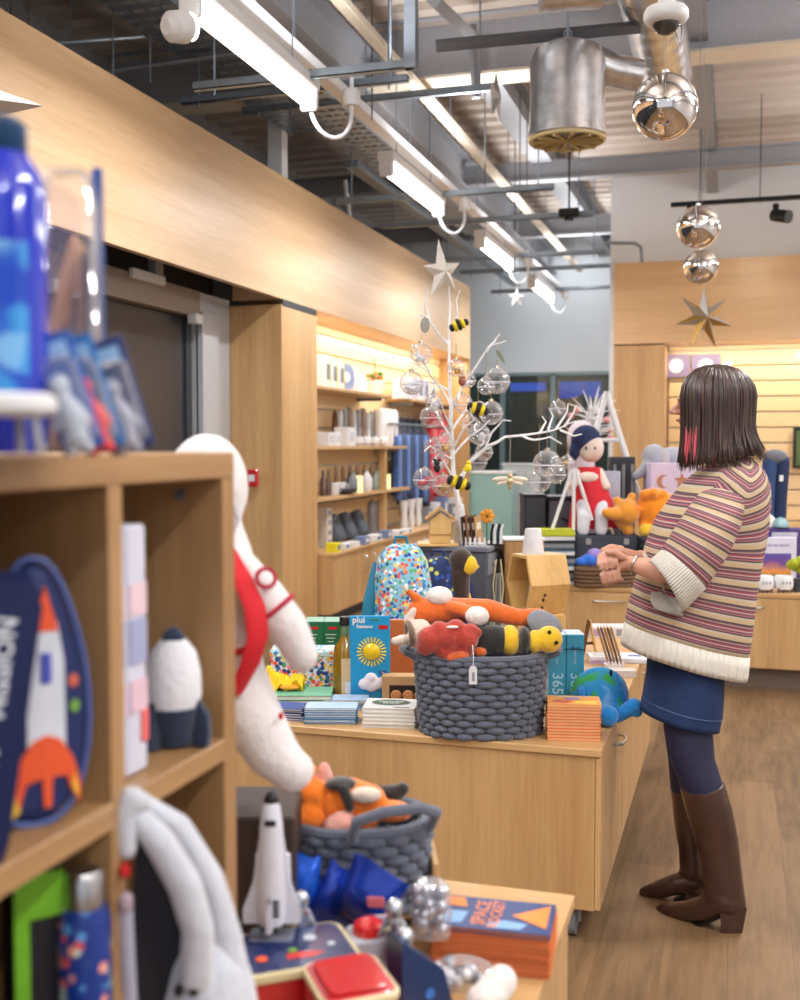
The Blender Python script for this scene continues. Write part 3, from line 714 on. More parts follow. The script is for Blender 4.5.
# rocket rucksack in the upper left compartment, its picture towards the aisle
navy = P('navy fabric', (30, 44, 96), .6, bump=.1)
lb = thing('rocket_rucksack', 'navy egg shaped childrens bag with a white and orange rocket picture in the bookcase', 'bag', (-.728, 1.012, 1.052), math.radians(50)); lb.scale = (.93,)*3
def arch(w, h, n=16, pw=2.6, base=.02):
    out = [(-w/2, base), (-w/2+base, 0), (w/2-base, 0), (w/2, base)]
    for k in range(n+1):
        a = PI*k/n; c, s_ = math.cos(a), math.sin(a); out.append((w/2*math.copysign(abs(c)**(2/pw), c)*1.0, h*.45+h*.55*abs(s_)**(2/pw)))
    return out
def pad(mb, out, d, infl=.85, T=None, mid=None):
    cx = sum(p[0] for p in out)/len(out); cz = sum(p[1] for p in out)/len(out)
    rings = []
    for y, s_ in ((-d/2, infl), (-d*.42, .96), (-d*.2, 1), (d*.2, 1), (d*.42, .96), (d/2, infl)):
        rings.append([V((cx+(x-cx)*s_, y, cz+(z-cz)*s_)) for x, z in out])
    return mb.loft(rings, T=T)
def egg(w, h, n=28):
    out = []
    for k in range(n):
        a = 2*PI*k/n-PI/2; z = h/2+h/2*math.sin(a); q = math.cos(a)
        out.append((w/2*math.copysign(abs(q)**.75, q)*(1.05-.42*(z/h)**2.2), z))
    return out
pw_ = P('printed white', (214, 220, 230), .6); por = P('printed orange', (236, 92, 48), .6); pgr = P('printed green', (120, 170, 70), .6); pyl = P('printed yellow', (240, 196, 60), .6)
mb = MB(); pad(mb, egg(.125, .305), .05, .92); mb.build('body', navy, lb)
mb = MB(); o = egg(.128, .31); mb.tube([(x, -.022, z) for x, z in o]+[(o[0][0], -.022, o[0][1])], .004, 6, False); mb.build('piping', P('teal piping', (70, 90, 150), .5), lb)
def flat(mb, out, y): return mb.prism(out, .002, back=y)
y_ = -.0268; cx_ = .012
mb = MB(); flat(mb, [(cx_-.022, .085), (cx_-.021, .19), (cx_-.014, .235), (cx_+.014, .235), (cx_+.021, .19), (cx_+.022, .085)], y_); rk = mb.build('rocket_print', pw_, lb)
mb = MB(); flat(mb, [(cx_-.015, .225), (cx_, .278), (cx_+.015, .225)], y_-.001); mb.build('nose_print', por, rk)
mb = MB(); flat(mb, [(-.032, .01), (-.030, .04), (-.022, .075), (-.005, .098), (cx_, .105), (cx_+.016, .098), (.042, .075), (.050, .045), (.049, .02), (.038, .04), (.034, .055), (cx_+.006, .055), (cx_+.004, .02), (cx_-.004, .02), (cx_-.006, .055), (-.012, .05), (-.022, .018)], y_-.0015); mb.build('fin_print', por, rk)
mb = MB(); flat(mb, [(cx_-.006, .165), (cx_-.006, .20), (cx_+.006, .20), (cx_+.006, .165)], y_-.002); mb.build('window_print', P('printed blue', (70, 80, 180), .6), rk)
mb = MB(); flat(mb, [(-.030, .012), (-.027, .045), (-.019, .022)], y_-.003); mb.build('flame_print', pyl, rk)
mb = MB(); flat(mb, [(.040, .04), (.043, .06), (.048, .026)], y_-.003); mb.build('flame_print', pyl, rk)
for (x, z, m_) in ((.045, .135, pgr), (-.038, .09, pgr), (-.035, .15, pyl), (.044, .165, P('printed coral', (220, 110, 80), .6))):
    mb = MB(); flat(mb, [(x+.006*math.cos(a), z+.008*math.sin(a)) for a in [2*PI*k/7 for k in range(7)]], y_); mb.build('planet_print', m_, lb)
sb = thing('navy_pencil_bag', 'dark navy bag with white upright lettering leaning at the left edge of the bookcase', 'bag', (-.708, .890, 1.052), 0, rot=(0, math.radians(9), math.radians(50)))
mb = MB(); pad(mb, [(-.04, 0), (.022, 0), (.026, .02), (.026, .26), (.015, .285), (-.04, .285)], .05, .96); mb.build('body', P('dark navy band', (10, 26, 74), .5), sb)
text('MISSION', .026, pw_, sb, (-.006, -.0262, .195), (PI/2, -PI/2, 0), bold=.02)
text('MOON', .026, pw_, sb, (-.006, -.0262, .075), (PI/2, -PI/2, 0), bold=.02)
# white boxes/books
for k, (y0, y1) in enumerate(((1.124, 1.172), (1.175, 1.222))):
    t = thing('boxed_set', ['white boxed book set against the bookcase divider', 'white boxed book set with a coral stripe, beside the penguin coloured rocket'][k], 'book', ((-.70-.85)/2, (y0+y1)/2, 1.052), group='white boxes in the bookcase')
    MB().bx(-.86, -.705, y0, y1, 1.052, 1.366-.004*k, .004).build('box', P('pale lilac card', (206, 208, 224), .5), t, world=True)
    for j, (z0, z1, c) in enumerate(((1.25, 1.29, (222, 196, 206)), (1.13, 1.17, (216, 186, 200)), (1.19, 1.245, (160, 166, 200)))):
        MB().bx(-.7045, -.7025, y0+.004, y1-.004, z0, z1, 0).build('printed_band', P('band %d' % j, c, .6), t, world=True)
    if k: MB().bx(-.7046, -.7022, y1-.018, y1-.003, 1.09, 1.13).build('coral_stripe', P('coral print', (232, 110, 110), .6), t, world=True)
# stub rocket plush
rt = thing('rocket_soft_toy', 'stubby white rocket soft toy with navy nose and fins in the bookcase', 'soft toy', (-.725, 1.325, 1.052), TH)
plw = P('white fleece', (222, 222, 228), .9, bump=.3, scale=120, fuzz=.4); pln = P('navy fleece', (30, 44, 70), .9, bump=.3, scale=120, fuzz=.3)
mb = MB().lathe([(.0, .05), (.034, .052), (.038, .07), (.037, .1), (.031, .128), (.018, .145), (.0, .147)], seg=24); mb.build('body', plw, rt)
mb = MB().lathe([(.0, .138), (.017, .14), (.014, .153), (.007, .16), (0, .163)], seg=20); mb.build('nose_cone', pln, rt)
mb = MB().lathe([(.0, .002), (.026, .004), (.033, .03), (.037, .055), (.02, .056)], seg=24); mb.build('base', pln, rt)
for a in (0, 120, 240):
    T = Matrix.Rotation(math.radians(a-10), 4, 'Z'); mb = MB()
    pad(mb, [(.028, .0), (.05, .0), (.053, .02), (.05, .045), (.036, .065), (.03, .04)], .016, .8, T=T); mb.build('fin', pln, rt)
# backpack in the lower right compartment hanging forward
gf = P('pale grey fleece', (198, 202, 212), .9, bump=.35, scale=60, fuzz=.5)
bp = thing('astronaut_backpack', 'pale grey plush backpack with black back and wide straps hanging out of the lower compartment', 'backpack', (-.655, 1.275, .66), TH+.2)
def BPt(px, py, d): return FR[bp].inverted() @ W(px, py, d)
mb = MB(); pts = [BPt(150, 1004, 1.33), BPt(215, 1010, 1.33)]
c0 = BPt(185, 985, 1.36)
mb = MB(); mb.sph(BPt(207, 1025, 1.35), (.066, .06, .125), 24, 16); mb.sph(BPt(200, 975, 1.35), (.046, .05, .05), 20, 12); b2 = blob(mb, .006, 6); b2.build('body', gf, bp)
mb = MB(); chain(mb, [BPt(*a) for a in ((136, 815, 1.27), (160, 842, 1.27), (185, 885, 1.28), (198, 930, 1.29), (196, 975, 1.30))], [.014, .019, .021, .02, .022]); blob(mb, .005, 5).build('strap', gf, bp)
mb = MB(); chain(mb, [BPt(*a) for a in ((140, 803, 1.30), (178, 828, 1.33), (210, 880, 1.34), (226, 940, 1.35), (232, 1000, 1.35))], [.014, .018, .019, .022, .03]); blob(mb, .005, 5).build('strap', gf, bp)
mb = MB(); chain(mb, [BPt(*a) for a in ((127, 850, 1.26), (124, 812, 1.26), (131, 797, 1.26), (144, 803, 1.27))], [.012, .014, .014, .012]); blob(mb, .005, 4).build('grab_loop', gf, bp)
mb = MB(); ou = [BPt(*a) for a in ((138, 840, 1.30), (165, 862, 1.32), (188, 930, 1.33), (188, 1010, 1.33), (138, 1080, 1.30), (126, 950, 1.28))]
mb.add(ou+[p+V((0, .04, 0)) for p in ou], [[0, 1, 2, 3, 4, 5], [11, 10, 9, 8, 7, 6]]+[[(k+1) % 6, k, 6+k, 6+(k+1) % 6] for k in range(6)]); mb.build('back_panel', P('black mesh fabric', (24, 24, 34), .8), bp)
mb = MB(); mb.box(BPt(126, 902, 1.25), (.016, .02, .022), .005); mb.build('buckle', P('dull pink buckle', (170, 150, 160), .5), bp)
mb = MB(); mb.box(BPt(125, 870, 1.25), (.012, .02, .014), .003); mb.build('red_tab', red, bp)
mb = MB(); mb.tube([BPt(126, 910, 1.25), BPt(128, 960, 1.25), BPt(132, 1030, 1.26)], .008, 6, flat=.4); mb.build('webbing', P('grey webbing', (170, 170, 186), .7), bp)
mb = MB()
for px in (179, 194): mb = MB(); mb.sph(BPt(px, 990, 1.285), (.0065, .004, .008), 12, 8); mb.build('eye', black, bp)
# lower left compartment
bt = thing('drinks_bottle', 'blue childrens drinks bottle with silver lid in the lower left compartment', 'bottle', (-.69, 1.052, .66), TH)
sp = pattern('space print bottle', (22, 52, 130), [(200, 220, 190), (226, 84, 84), (90, 150, 210), (226, 150, 130)], 60, .35, .38)
MB().lathe([(.0, 0), (.027, .002), (.029, .01), (.029, .27), (.024, .285), (0, .286)], seg=28).build('body', sp, bt)
MB().lathe([(.0, .285), (.0215, .286), (.022, .32), (.018, .326), (0, .327)], seg=24).build('lid', brushed, bt)
t = thing('green_gift_box', 'black gift box with a bright green edge in the lower left compartment', 'box', (-.745, 1.035, .66), math.radians(50))
MB().box((0, 0, .165), (.056, .05, .33), .003).build('box', P('black card', (26, 26, 34), .5), t)
MB().box((-.019, -.0265, .165), (.017, .004, .33), .001).build('green_edge', P('lime green card', (112, 176, 36), .5), t)
MB().box((.0, -.0267, .305), (.054, .004, .05), .001).build('green_top', P('lime green card', (112, 176, 36), .5), t)
t = thing('navy_lunch_bag', 'navy and royal blue bag at the bottom left corner', 'bag', (-.71, .93, .66), math.radians(60))
mb = MB(); pad(mb, arch(.12, .21), .08, .9); mb.build('body', P('royal blue fabric', (22, 62, 150), .6), t)
MB().box((.02, -.042, .20), (.05, .006, .04), .003).build('label_panel', P('grey label', (150, 150, 170), .6), t)
t = thing('dark_gift_box', 'dark gift box behind the navy bag in the lower left compartment', 'box', (-.90, .90, .66), PI/2)
MB().box((0, 0, .17), (.18, .1, .34), .003).build('box', P('night blue card', (20, 24, 48), .5), t); MB().box((0, -.052, .2), (.08, .003, .05), .001).build('label_panel', P('maroon label', (96, 34, 34), .6), t)
# --- on top of the bookcase
bl = thing('blue_flask', 'tall glossy blue flask with a dark teal cap at the left edge on the bookcase', 'flask', W(8, 454, 1.02), TH); bl.scale = (1, 1, .95)
MB().lathe([(.0, 0), (.034, .001), (.038, .012), (.039, .245), (.034, .27), (.022, .288), (0, .29)], seg=36).build('body', P('glossy royal blue', (22, 48, 190), .12, coat=1), bl)
MB().lathe([(.0, .285), (.020, .287), (.022, .29), (.022, .315), (.015, .322), (0, .323)], seg=24).build('cap', P('dark teal plastic', (12, 58, 96), .3), bl)
mb = MB(); T = Matrix.Rotation(.25, 4, 'Z')
mb.loft([[V((.0396*math.sin(a), -.0396*math.cos(a), z)) for a in [(-.1+k*.16) for k in range(7)]] for z in (.05, .2)], cap=False, closed=False); mb.build('sky_print', pattern('sky blue print', (24, 70, 190), [(60, 150, 220), (30, 90, 200), (120, 180, 230)], 30, .2, .6), bl)
mb = MB(); mb.loft([[V((.0398*math.sin(a), -.0398*math.cos(a), z)) for a in [(-.9+k*.16) for k in range(5)]] for z in (.19, .235)], cap=False, closed=False); mb.build('red_print', P('rocket red print', (200, 60, 70), .3), bl)
def blister(name, label, p, w, h, d, rz, tan, backc, grp=None):
    t = thing(name, label, 'boxed toy', p, rz, grp)
    MB().box((w*.40, d/2-.002, h/2), (w*.2, .003, h), .001).build('backing_card', backc, t)
    o = [(-w*.46, .004), (w*.46, .004), (w*.46, h*.86), (w*.3, h*.97), (-w*.3, h*.97), (-w*.46, h*.86)]
    mb = MB(); n = len(o); A = [V((x, -d/2, z)) for x, z in o]; B = [V((x, d/2-.004, z)) for x, z in o]
    mb.loft([B, [b.lerp(a, .85) for a, b in zip(A, B)], [V((a.x*.93, a.y, .004+(a.z-.004)*.97)) for a in A]]); mb.build('clear_cover', clear, t, ang=25)
    return t
bk = blister('boxed_figure', 'clear plastic box holding a tan and white astronaut figure beside the blue flask', W(72, 452, 1.10), .058, .285, .045, TH, None, P('card with blue edge', (58, 86, 150), .5))
mb = MB(); tan_ = P('tan vinyl', (196, 150, 110), .5)
chain(mb, [(.006, 0, .21), (-.004, -.002, .16), (-.012, 0, .11), (-.014, 0, .05), (-.012, 0, .01)], [.006, .009, .010, .010, .009]); chain(mb, [(.012, 0, .2), (.016, 0, .12), (.018, 0, .09)], [.005, .007, .006]); blob(mb, .003, 3).build('figure_arm', tan_, bk)
mb = MB(); mb.sph((-.012, -.004, .055), (.013, .011, .035)); mb.sph((-.014, -.006, .10), (.011, .010, .014)); mb.build('figure_body', P('off white vinyl', (210, 196, 200), .5), bk)
mb = MB(); mb.sph((-.012, -.013, .045), (.008, .006, .016)); mb.build('figure_pack', P('red vinyl', (206, 74, 62), .5), bk)
MB().box((.022, -.012, .10), (.008, .012, .19), .002).build('dark_insert', P('dark insert', (60, 44, 66), .6), bk)
blu = [P('bright blue card', (26, 84, 168), .35), P('mid blue card', (30, 110, 180), .35), P('navy card print', (34, 52, 110), .35)]
for k, (px, w, c) in enumerate(((76, .04, 0), (97, .04, 1), (125, .045, 2))):
    d_ = 1.03+.03*k; p = W(px+8, 453, d_)
    t = thing('toy_pack', ['blue toy pack with pale figure, left of three leaning packs on the bookcase', 'blue toy pack with a red figure, middle of three leaning packs', 'blue toy pack with a grey figure, right of three leaning packs'][k], 'boxed toy', p, group='leaning blue toy packs', rot=(math.radians(4), math.radians(-16), TH))
    MB().box((0, .006, .058), (w, .004, .112), .002).build('backing_card', blu[k], t)
    mb = MB(); chain(mb, [(.002, -.006, .012), (.002, -.008, .04), (0, -.008, .055)], [.009, .011, .007]); mb.sph((0, -.009, .066), .010)
    for q in (-1, 1): capsule(mb, (q*.008, -.006, .045), (q*.015, -.008, .028), .004); capsule(mb, (q*.005, -.006, .02), (q*.008, -.006, .004), .005)
    blob(mb, .0025, 2).build('figure', [P('pale figure', (196, 206, 220), .4), P('red figure', (236, 60, 54), .4), P('grey figure', (170, 172, 190), .4)][k], t)
    MB().box((0, .0035, .098), (w*.7, .002, .016), .0005).build('printed_panel', P('light blue print', (150, 190, 226), .5), t)
    mb = MB(); mb.box((.001, -.006, .05), (w*.85, .024, .085), .006); mb.build('clear_cover', clear, t)
t = thing('white_stand', 'white display stand at the left edge in front of the blue flask', 'display stand', W(14, 453, .93), TH)
MB().lathe([(.0, .03), (.030, .031), (.036, .036), (.036, .046), (.030, .05), (0, .05)], seg=28).build('plate', white, t)
for k in range(3):
    a = 2*PI*k/3-.4; MB().tube([(.022*math.cos(a), .022*math.sin(a), .032), (.028*math.cos(a), .028*math.sin(a), .0)], .004, 8).build('leg', P('grey leg', (150, 150, 154), .5), t)
# ================================================================== big astronaut soft toy behind the bookcase
at = thing('astronaut_soft_toy', 'large white astronaut soft toy with red straps behind the bookcase', 'soft toy', W(262, 795, 1.80), TH)
def A(px, py, d=1.8): return FR[at].inverted() @ W(px, py, d)
fl = P('white plush', (226, 222, 222), .95, bump=.3, scale=70, fuzz=.5)
mb = MB()
mb.sph(A(207, 487), (.068, .064, .088), 24, 16)         # helmet
chain(mb, [A(205, 520), A(215, 560), A(222, 620), A(232, 680)], [.056, .064, .060, .056], 16)   # trunk
chain(mb, [A(238, 566, 1.77), A(262, 595, 1.76), A(288, 628, 1.76), A(302, 656, 1.76)], [.031, .036, .034, .027], 16)  # arm
chain(mb, [A(190, 566, 1.85), A(165, 610, 1.85)], [.026, .028], 14)
chain(mb, [A(232, 675, 1.80), A(250, 715, 1.78), A(272, 752, 1.77), A(292, 772, 1.76)], [.056, .052, .044, .034], 16)  # leg
mb.sph(A(293, 770, 1.76), (.036, .036, .032), 16, 12)
chain(mb, [A(215, 690, 1.84), A(210, 770, 1.84)], [.045, .04], 14)
b2 = blob(mb, .006, 8); b2.build('body', fl, at, ang=180)
rd = P('red felt', (200, 26, 38), .8)
mb = MB(); mb.tube([A(226, 550, 1.73), A(243, 580, 1.715), A(255, 608, 1.705), A(258, 636, 1.70), A(250, 664, 1.705), A(234, 694, 1.72)], [.022, .025, .027, .027, .025, .022], 12, flat=.3); mb.build('harness_strap', rd, at)
mb = MB(); mb.tube([A(215, 655, 1.735), A(238, 652, 1.725), A(256, 648, 1.715)], .006, 8); mb.build('cross_strap', rd, at)
def ringtorus(c, n, R, r, parent, name, mat_):
    q = V(n).to_track_quat('Z', 'Y').to_matrix().to_4x4(); mb = MB(); mb.torus((0, 0, 0), R, r, 24, 6); T = Matrix.Translation(c) @ q; mb.v = [T @ p for p in mb.v]; return mb.build(name, mat_, parent)
ax = (A(288, 628, 1.76)-A(262, 595, 1.76))
ringtorus(A(274, 610, 1.76), ax, .0365, .0045, at, 'arm_band', P('crimson braid', (176, 36, 60), .8))
ringtorus(A(266, 578, 1.722), V((.45, -1, .35)), .015, .0035, at, 'shoulder_badge', P('crimson braid', (176, 36, 60), .8))
mb = MB(); mb.box(A(281, 716, 1.74), (.008, .01, .012), .003); mb.build('red_tag', rd, at)
mb = MB(); mb.tube([A(233, 505, 1.765), A(238, 520, 1.76), A(230, 538, 1.75)], .004, 6); mb.build('visor_seam', P('grey piping', (180, 178, 184), .7), at)
# dark display block the astronaut sits on
p = W(262, 795, 1.80)
t = thing('display_block', 'dark brown display block under the astronaut soft toy', 'display block', (p.x-.10, p.y-.03, TZ), TH)
MB().box((.03, .06, (p.z-TZ-.03)/2), (.26, .17, p.z-TZ-.03), .004).build('block', P('dark walnut', (58, 44, 38), .6), t)
# ================================================================== woven basket builder
wv = P('slate felt cord', (94, 100, 114), .9, bump=.35, scale=90, fuzz=.3)
def ovalpt(a, rx, ry, z): 
    c, s_ = math.cos(a), math.sin(a); return V((rx*math.copysign(abs(c)**.85, c), ry*math.copysign(abs(s_)**.85, s_), z))
def basket(name, label, loc, rz, rx, ry, h, rows, n, flare=1.12, handles='side', rot=None):
    t = thing(name, label, 'basket', loc, rz, rot=rot)
    mb = MB(); rh = h/rows
    for i in range(rows):                                  # chunky over-and-under cords
        for k in range(n):
            a0 = 2*PI*(k+(.5 if i % 2 else 0))/n; a1 = a0+2*PI/n*1.12
            z = rh*(i+.5); f = 1+(flare-1)*(z/h)
            pts = []
            for j in range(5):
                u = j/4; a = a0+(a1-a0)*u; bu = math.sin(PI*u)*.010
                pts.append(ovalpt(a, rx*f+bu-.004, ry*f+bu-.004, z))
            mb.tube(pts, [rh*.30, rh*.52, rh*.58, rh*.52, rh*.30], 6)
    w_ = mb.build('woven_wall', wv, t, ang=180)
    mb = MB(); mb.tube([ovalpt(2*PI*k/40, rx*flare, ry*flare, h+.004) for k in range(41)], .011, 8, False); mb.build('rim', wv, t)
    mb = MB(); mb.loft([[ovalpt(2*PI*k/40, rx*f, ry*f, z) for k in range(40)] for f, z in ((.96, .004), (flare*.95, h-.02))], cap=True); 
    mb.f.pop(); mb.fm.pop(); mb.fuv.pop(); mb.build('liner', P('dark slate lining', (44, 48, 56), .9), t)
    for q in ((-1, 1) if handles == 'side' else ()):
        mb = MB()
        if handles == 'side':
            pts = [ovalpt(0 if q > 0 else PI, rx*flare, ry*flare, h-.01)+V((0, -.045, 0)), V((q*(rx*flare+.035), -.055, h+.008)), V((q*(rx*flare+.05), 0, h+.012)), V((q*(rx*flare+.035), .055, h+.008)), ovalpt(0 if q > 0 else PI, rx*flare, ry*flare, h-.01)+V((0, .045, 0))]
        mb.tube(pts, .009, 8); mb.build('handle', wv, t)
    return t
# plush materials
def plush(n, c, sc_=80): return P(n+' plush', c, .95, bump=.45, scale=sc_, fuzz=.5)
p_or = plush('orange', (222, 104, 34)); p_wh = plush('snow', (232, 226, 220)); p_rd = plush('lobster', (176, 60, 46)); p_cr = plush('cream', (222, 206, 190)); p_br = plush('brown', (120, 96, 76))
p_bk = plush('black', (40, 38, 36)); p_ye = plush('yellow', (236, 190, 34)); p_pk = plush('pink', (224, 160, 146)); p_gy = plush('grey', (140, 146, 158))
def soft(name, mb, mat_, parent, vox=.005, sm=4): return blob(mb, vox, sm).build(name, mat_, parent, ang=180)
# ---- basket on the main cabinet
q = Zp(484, 742, TZ); bc = q + F_*.150 + R_*(-.0)
B1 = basket('woven_basket', 'round slate grey woven basket heaped with soft toys on the nearest cabinet', (bc.x, bc.y, TZ), TH, .178, .135, .240, 12, 22, 1.10)
def near(px, py, dd=0): return W(px, py, dist(bc)+dd)
# fox lying along the top
fx = thing('fox_soft_toy', 'orange fox soft toy lying across the top of the basket', 'soft toy', near(470, 622), TH)
def G(o, px, py, dd=0): return FR[o].inverted() @ near(px, py, dd)
mb = MB(); chain(mb, [G(fx, 428, 613), G(fx, 455, 612), G(fx, 485, 612), G(fx, 510, 618), G(fx, 528, 618)], [.036, .034, .030, .022, .024], 14); chain(mb, [G(fx, 455, 610, -.03), G(fx, 478, 616, -.06)], [.018, .018])
chain(mb, [G(fx, 425, 602, -.01), G(fx, 415, 594, -.01)], [.014, .006]); chain(mb, [G(fx, 440, 598, .01), G(fx, 450, 600, .01)], [.012, .012])
soft('body', mb, p_or, fx)
mb = MB(); mb.sph(G(fx, 444, 600, -.012), (.036, .026, .026)); soft('cheek', mb, p_wh, fx)
mb = MB(); mb.sph(G(fx, 476, 617, -.065), (.032, .026, .026)); soft('tail_tip', mb, p_wh, fx)
mb = MB(); mb.sph(G(fx, 416, 593, -.016), (.006, .006, .012)); soft('inner_ear', mb, p_wh, fx, .003, 2)
# red lobster
lo = thing('red_soft_toy', 'brick red soft toy with rounded lobes hanging over the basket rim', 'soft toy', near(448, 645), TH)
mb = MB(); 
for px, py, r in ((432, 640, .036), (448, 638, .038), (464, 640, .034), (440, 632, .026), (455, 630, .025), (468, 632, .020), (474, 634, .014), (428, 646, .026), (462, 650, .026), (446, 650, .030)): mb.sph(G(lo, px, py, -.10), r)
soft('body', mb, p_rd, lo)
mb = MB(); mb.sph(G(lo, 452, 629, -.135), (.018, .008, .004)); soft('white_fleck', mb, p_wh, lo, .003, 2)
mb = MB(); chain(mb, [G(lo, 450, 656, -.12), G(lo, 462, 655, -.12)], [.014, .016]); soft('orange_foot', mb, plush('rust', (206, 96, 50)), lo)
o2 = thing('orange_soft_toy', 'small orange paw of a soft toy showing between the red toy and the bee', 'soft toy', near(480, 650), TH)
mb = MB(); mb.sph(G(o2, 480, 652, -.10), (.022, .02, .016)); soft('body', mb, p_or, o2)
# cream bobble toy with brown band
ct = thing('cream_soft_toy', 'cream knitted soft toy with a brown band at the left of the basket', 'soft toy', near(408, 640), TH)
mb = MB(); mb.sph(G(ct, 419, 634, -.05), (.034, .034, .040)); mb.sph(G(ct, 403, 640, -.05), (.018, .02, .016)); mb.sph(G(ct, 397, 641, -.05), (.014, .015, .012)); chain(mb, [G(ct, 408, 622, -.03), G(ct, 413, 614, -.03)], [.013, .011]); soft('body', mb, p_cr, ct)
ringtorus(G(ct, 409, 634, -.055), V((1, .2, .1)), .030, .007, ct, 'brown_band', p_br)
# bumble bee
be = thing('bee_soft_toy', 'yellow and black bumble bee soft toy at the right of the basket', 'soft toy', near(510, 645), TH)
mb = MB(); chain(mb, [G(be, 484, 640, -.06), G(be, 498, 640, -.06)], [.034, .038]); soft('abdomen', mb, p_bk, be)
mb = MB(); mb.sph(G(be, 510, 641, -.06), (.028, .040, .042)); soft('stripe', mb, p_ye, be)
mb = MB(); mb.sph(G(be, 522, 641, -.065), (.018, .038, .038)); soft('black_stripe', mb, p_bk, be)
mb = MB(); mb.sph(G(be, 531, 642, -.07), (.018, .034, .032)); mb.sph(G(be, 544, 640, -.075), (.036, .036, .036)); soft('head', mb, p_ye, be)
mb = MB(); mb.sph(G(be, 540, 627, -.03), (.052, .012, .036), rot=(0, .5, 0)); soft('wing', mb, p_gy, be)
mb = MB(); mb.sph(G(be, 536, 630, .01), (.044, .012, .03), rot=(0, .2, 0)); soft('wing', mb, plush('pale grey', (160, 168, 180)), be)
for px, py in ((544, 634), (550, 643)): MB().sph(G(be, px, py, -.112 if px < 550 else -.108), .0055, 12, 8).build('eye', black, be)
for o_, k_ in ((fx, 1.18), (lo, 1.12), (ct, 1.12), (be, 1.15)): o_.scale = (k_,)*3
# grey handle like paddle at left of basket is its own handle; price tag
tg = thing('price_tag', 'white swing tag hanging on the front of the woven basket', 'tag', near(473, 675, -.165), TH)
mb = MB(); o = [(-.012, -.028), (.012, -.028), (.012, .018), (.006, .027), (-.006, .027), (-.012, .018)]; mb.prism(o, .0015); mb.build('tag_card', white, tg)
MB().box((.001, -.0012, -.005), (.008, .001, .026)).build('barcode', P('grey print', (150, 150, 156), .6), tg)
MB().tube([(0, 0, .024), (.001, -.004, .05), (0, .02, .085)], .0014, 6).build('string', white, tg)
# ---- basket in the foreground on a wooden crate
cz = TZ; c0 = Zp(360, 905, TZ)
cr = thing('wooden_crate', 'shallow beech crate under the foreground basket', 'crate', W(372, 905, 2.02), TH+.05)
crz = FR[cr].translation.z; cl = FR[cr].inverted()
hz = TZ - crz
mb = MB(); mb.bx(-.11, .11, -.09, .12, hz, hz+.012); mb.build('base', pine, cr)
mb = MB(); mb.bx(.105, .117, -.10, .13, hz, hz+.135, .002); mb.build('side_panel', beech, cr)
mb = MB(); mb.bx(-.117, -.105, -.10, .13, hz, hz+.135, .002); mb.build('side_panel', beech, cr)
mb = MB(); mb.bx(-.105, .105, .118, .13, hz, hz+.135, .002); mb.build('back_panel', beech, cr)
mb = MB(); mb.bx(-.105, .105, -.09, .11, hz+.03, hz+.045, .002); mb.build('raised_floor', beech, cr)
b2c = W(361, 895, 1.98)
B2 = basket('woven_basket', 'slate grey woven basket of orange soft toys in the foreground', (b2c.x, b2c.y, TZ+.047), TH+.15, .108, .085, .150, 8, 16, 1.12, 'none')
mb = MB(); iv = FR[B2].inverted()
KID_h = mb.tube([iv @ W(*a) for a in ((352, 842, 1.86), (356, 822, 1.85), (385, 812, 1.85), (420, 808, 1.87), (437, 812, 1.90), (430, 826, 1.93))], .010, 8); mb.build('long_handle', wv, B2)
def G2(o, px, py, dd=0): return FR[o].inverted() @ W(px-4, py-9, 1.95+dd)
f2 = thing('orange_soft_toy', 'bright orange soft toy at the left of the foreground basket', 'soft toy', W(310, 810, 1.97), TH)
mb = MB(); mb.sph(G2(f2, 313, 822), (.040, .035, .030)); mb.sph(G2(f2, 306, 800), (.030, .028, .022)); mb.sph(G2(f2, 296, 800), (.016, .016, .022)); mb.sph(G2(f2, 320, 806), .026); chain(mb, [G2(f2, 309, 792), G2(f2, 318, 782)], [.014, .007]); soft('body', mb, plush('vivid orange', (240, 122, 24)), f2)
f3 = thing('fox_soft_toy', 'orange and black fox soft toy with pale face in the foreground basket', 'soft toy', W(350, 806, 1.97), TH)
mb = MB(); chain(mb, [G2(f3, 340, 814), G2(f3, 354, 806), G2(f3, 374, 808)], [.030, .030, .022]); mb.sph(G2(f3, 366, 826), .026); mb.sph(G2(f3, 392, 820), (.034, .024, .018)); soft('body', mb, plush('vivid orange', (240, 122, 24)), f3)
mb = MB(); mb.sph(G2(f3, 368, 805, -.030), (.026, .014, .013)); soft('face', mb, p_cr, f3, .003)
mb = MB(); mb.sph(G2(f3, 346, 795, -.010), (.026, .024, .010)); chain(mb, [G2(f3, 348, 800, -.030), G2(f3, 354, 816, -.032)], [.008, .008]); soft('black_marking', mb, p_bk, f3, .003)
f4 = thing('pink_soft_toy', 'salmon pink soft toy poking up among the orange ones', 'soft toy', W(332, 800, 1.97), TH)
mb = MB(); chain(mb, [G2(f4, 331, 806, .02), G2(f4, 329, 780, .02)], [.022, .010]); chain(mb, [G2(f4, 340, 834, -.03), G2(f4, 346, 830, -.03)], [.022, .022]); chain(mb, [G2(f4, 331, 806, .02), G2(f4, 340, 834, -.03)], [.012, .012]); soft('body', mb, p_pk, f4)
f5 = thing('black_soft_toy', 'small dark soft toy beside the basket handle in the foreground', 'soft toy', W(395, 808, 2.0), TH)
mb = MB(); mb.sph(G2(f5, 396, 804, .04), (.022, .018, .015)); mb.sph(G2(f5, 406, 800, .04), .012); mb.sph(G2(f5, 384, 803, .04), .013); chain(mb, [G2(f5, 396, 806, .04), G2(f5, 392, 822, .04)], [.01, .012]); soft('body', mb, p_bk, f5)
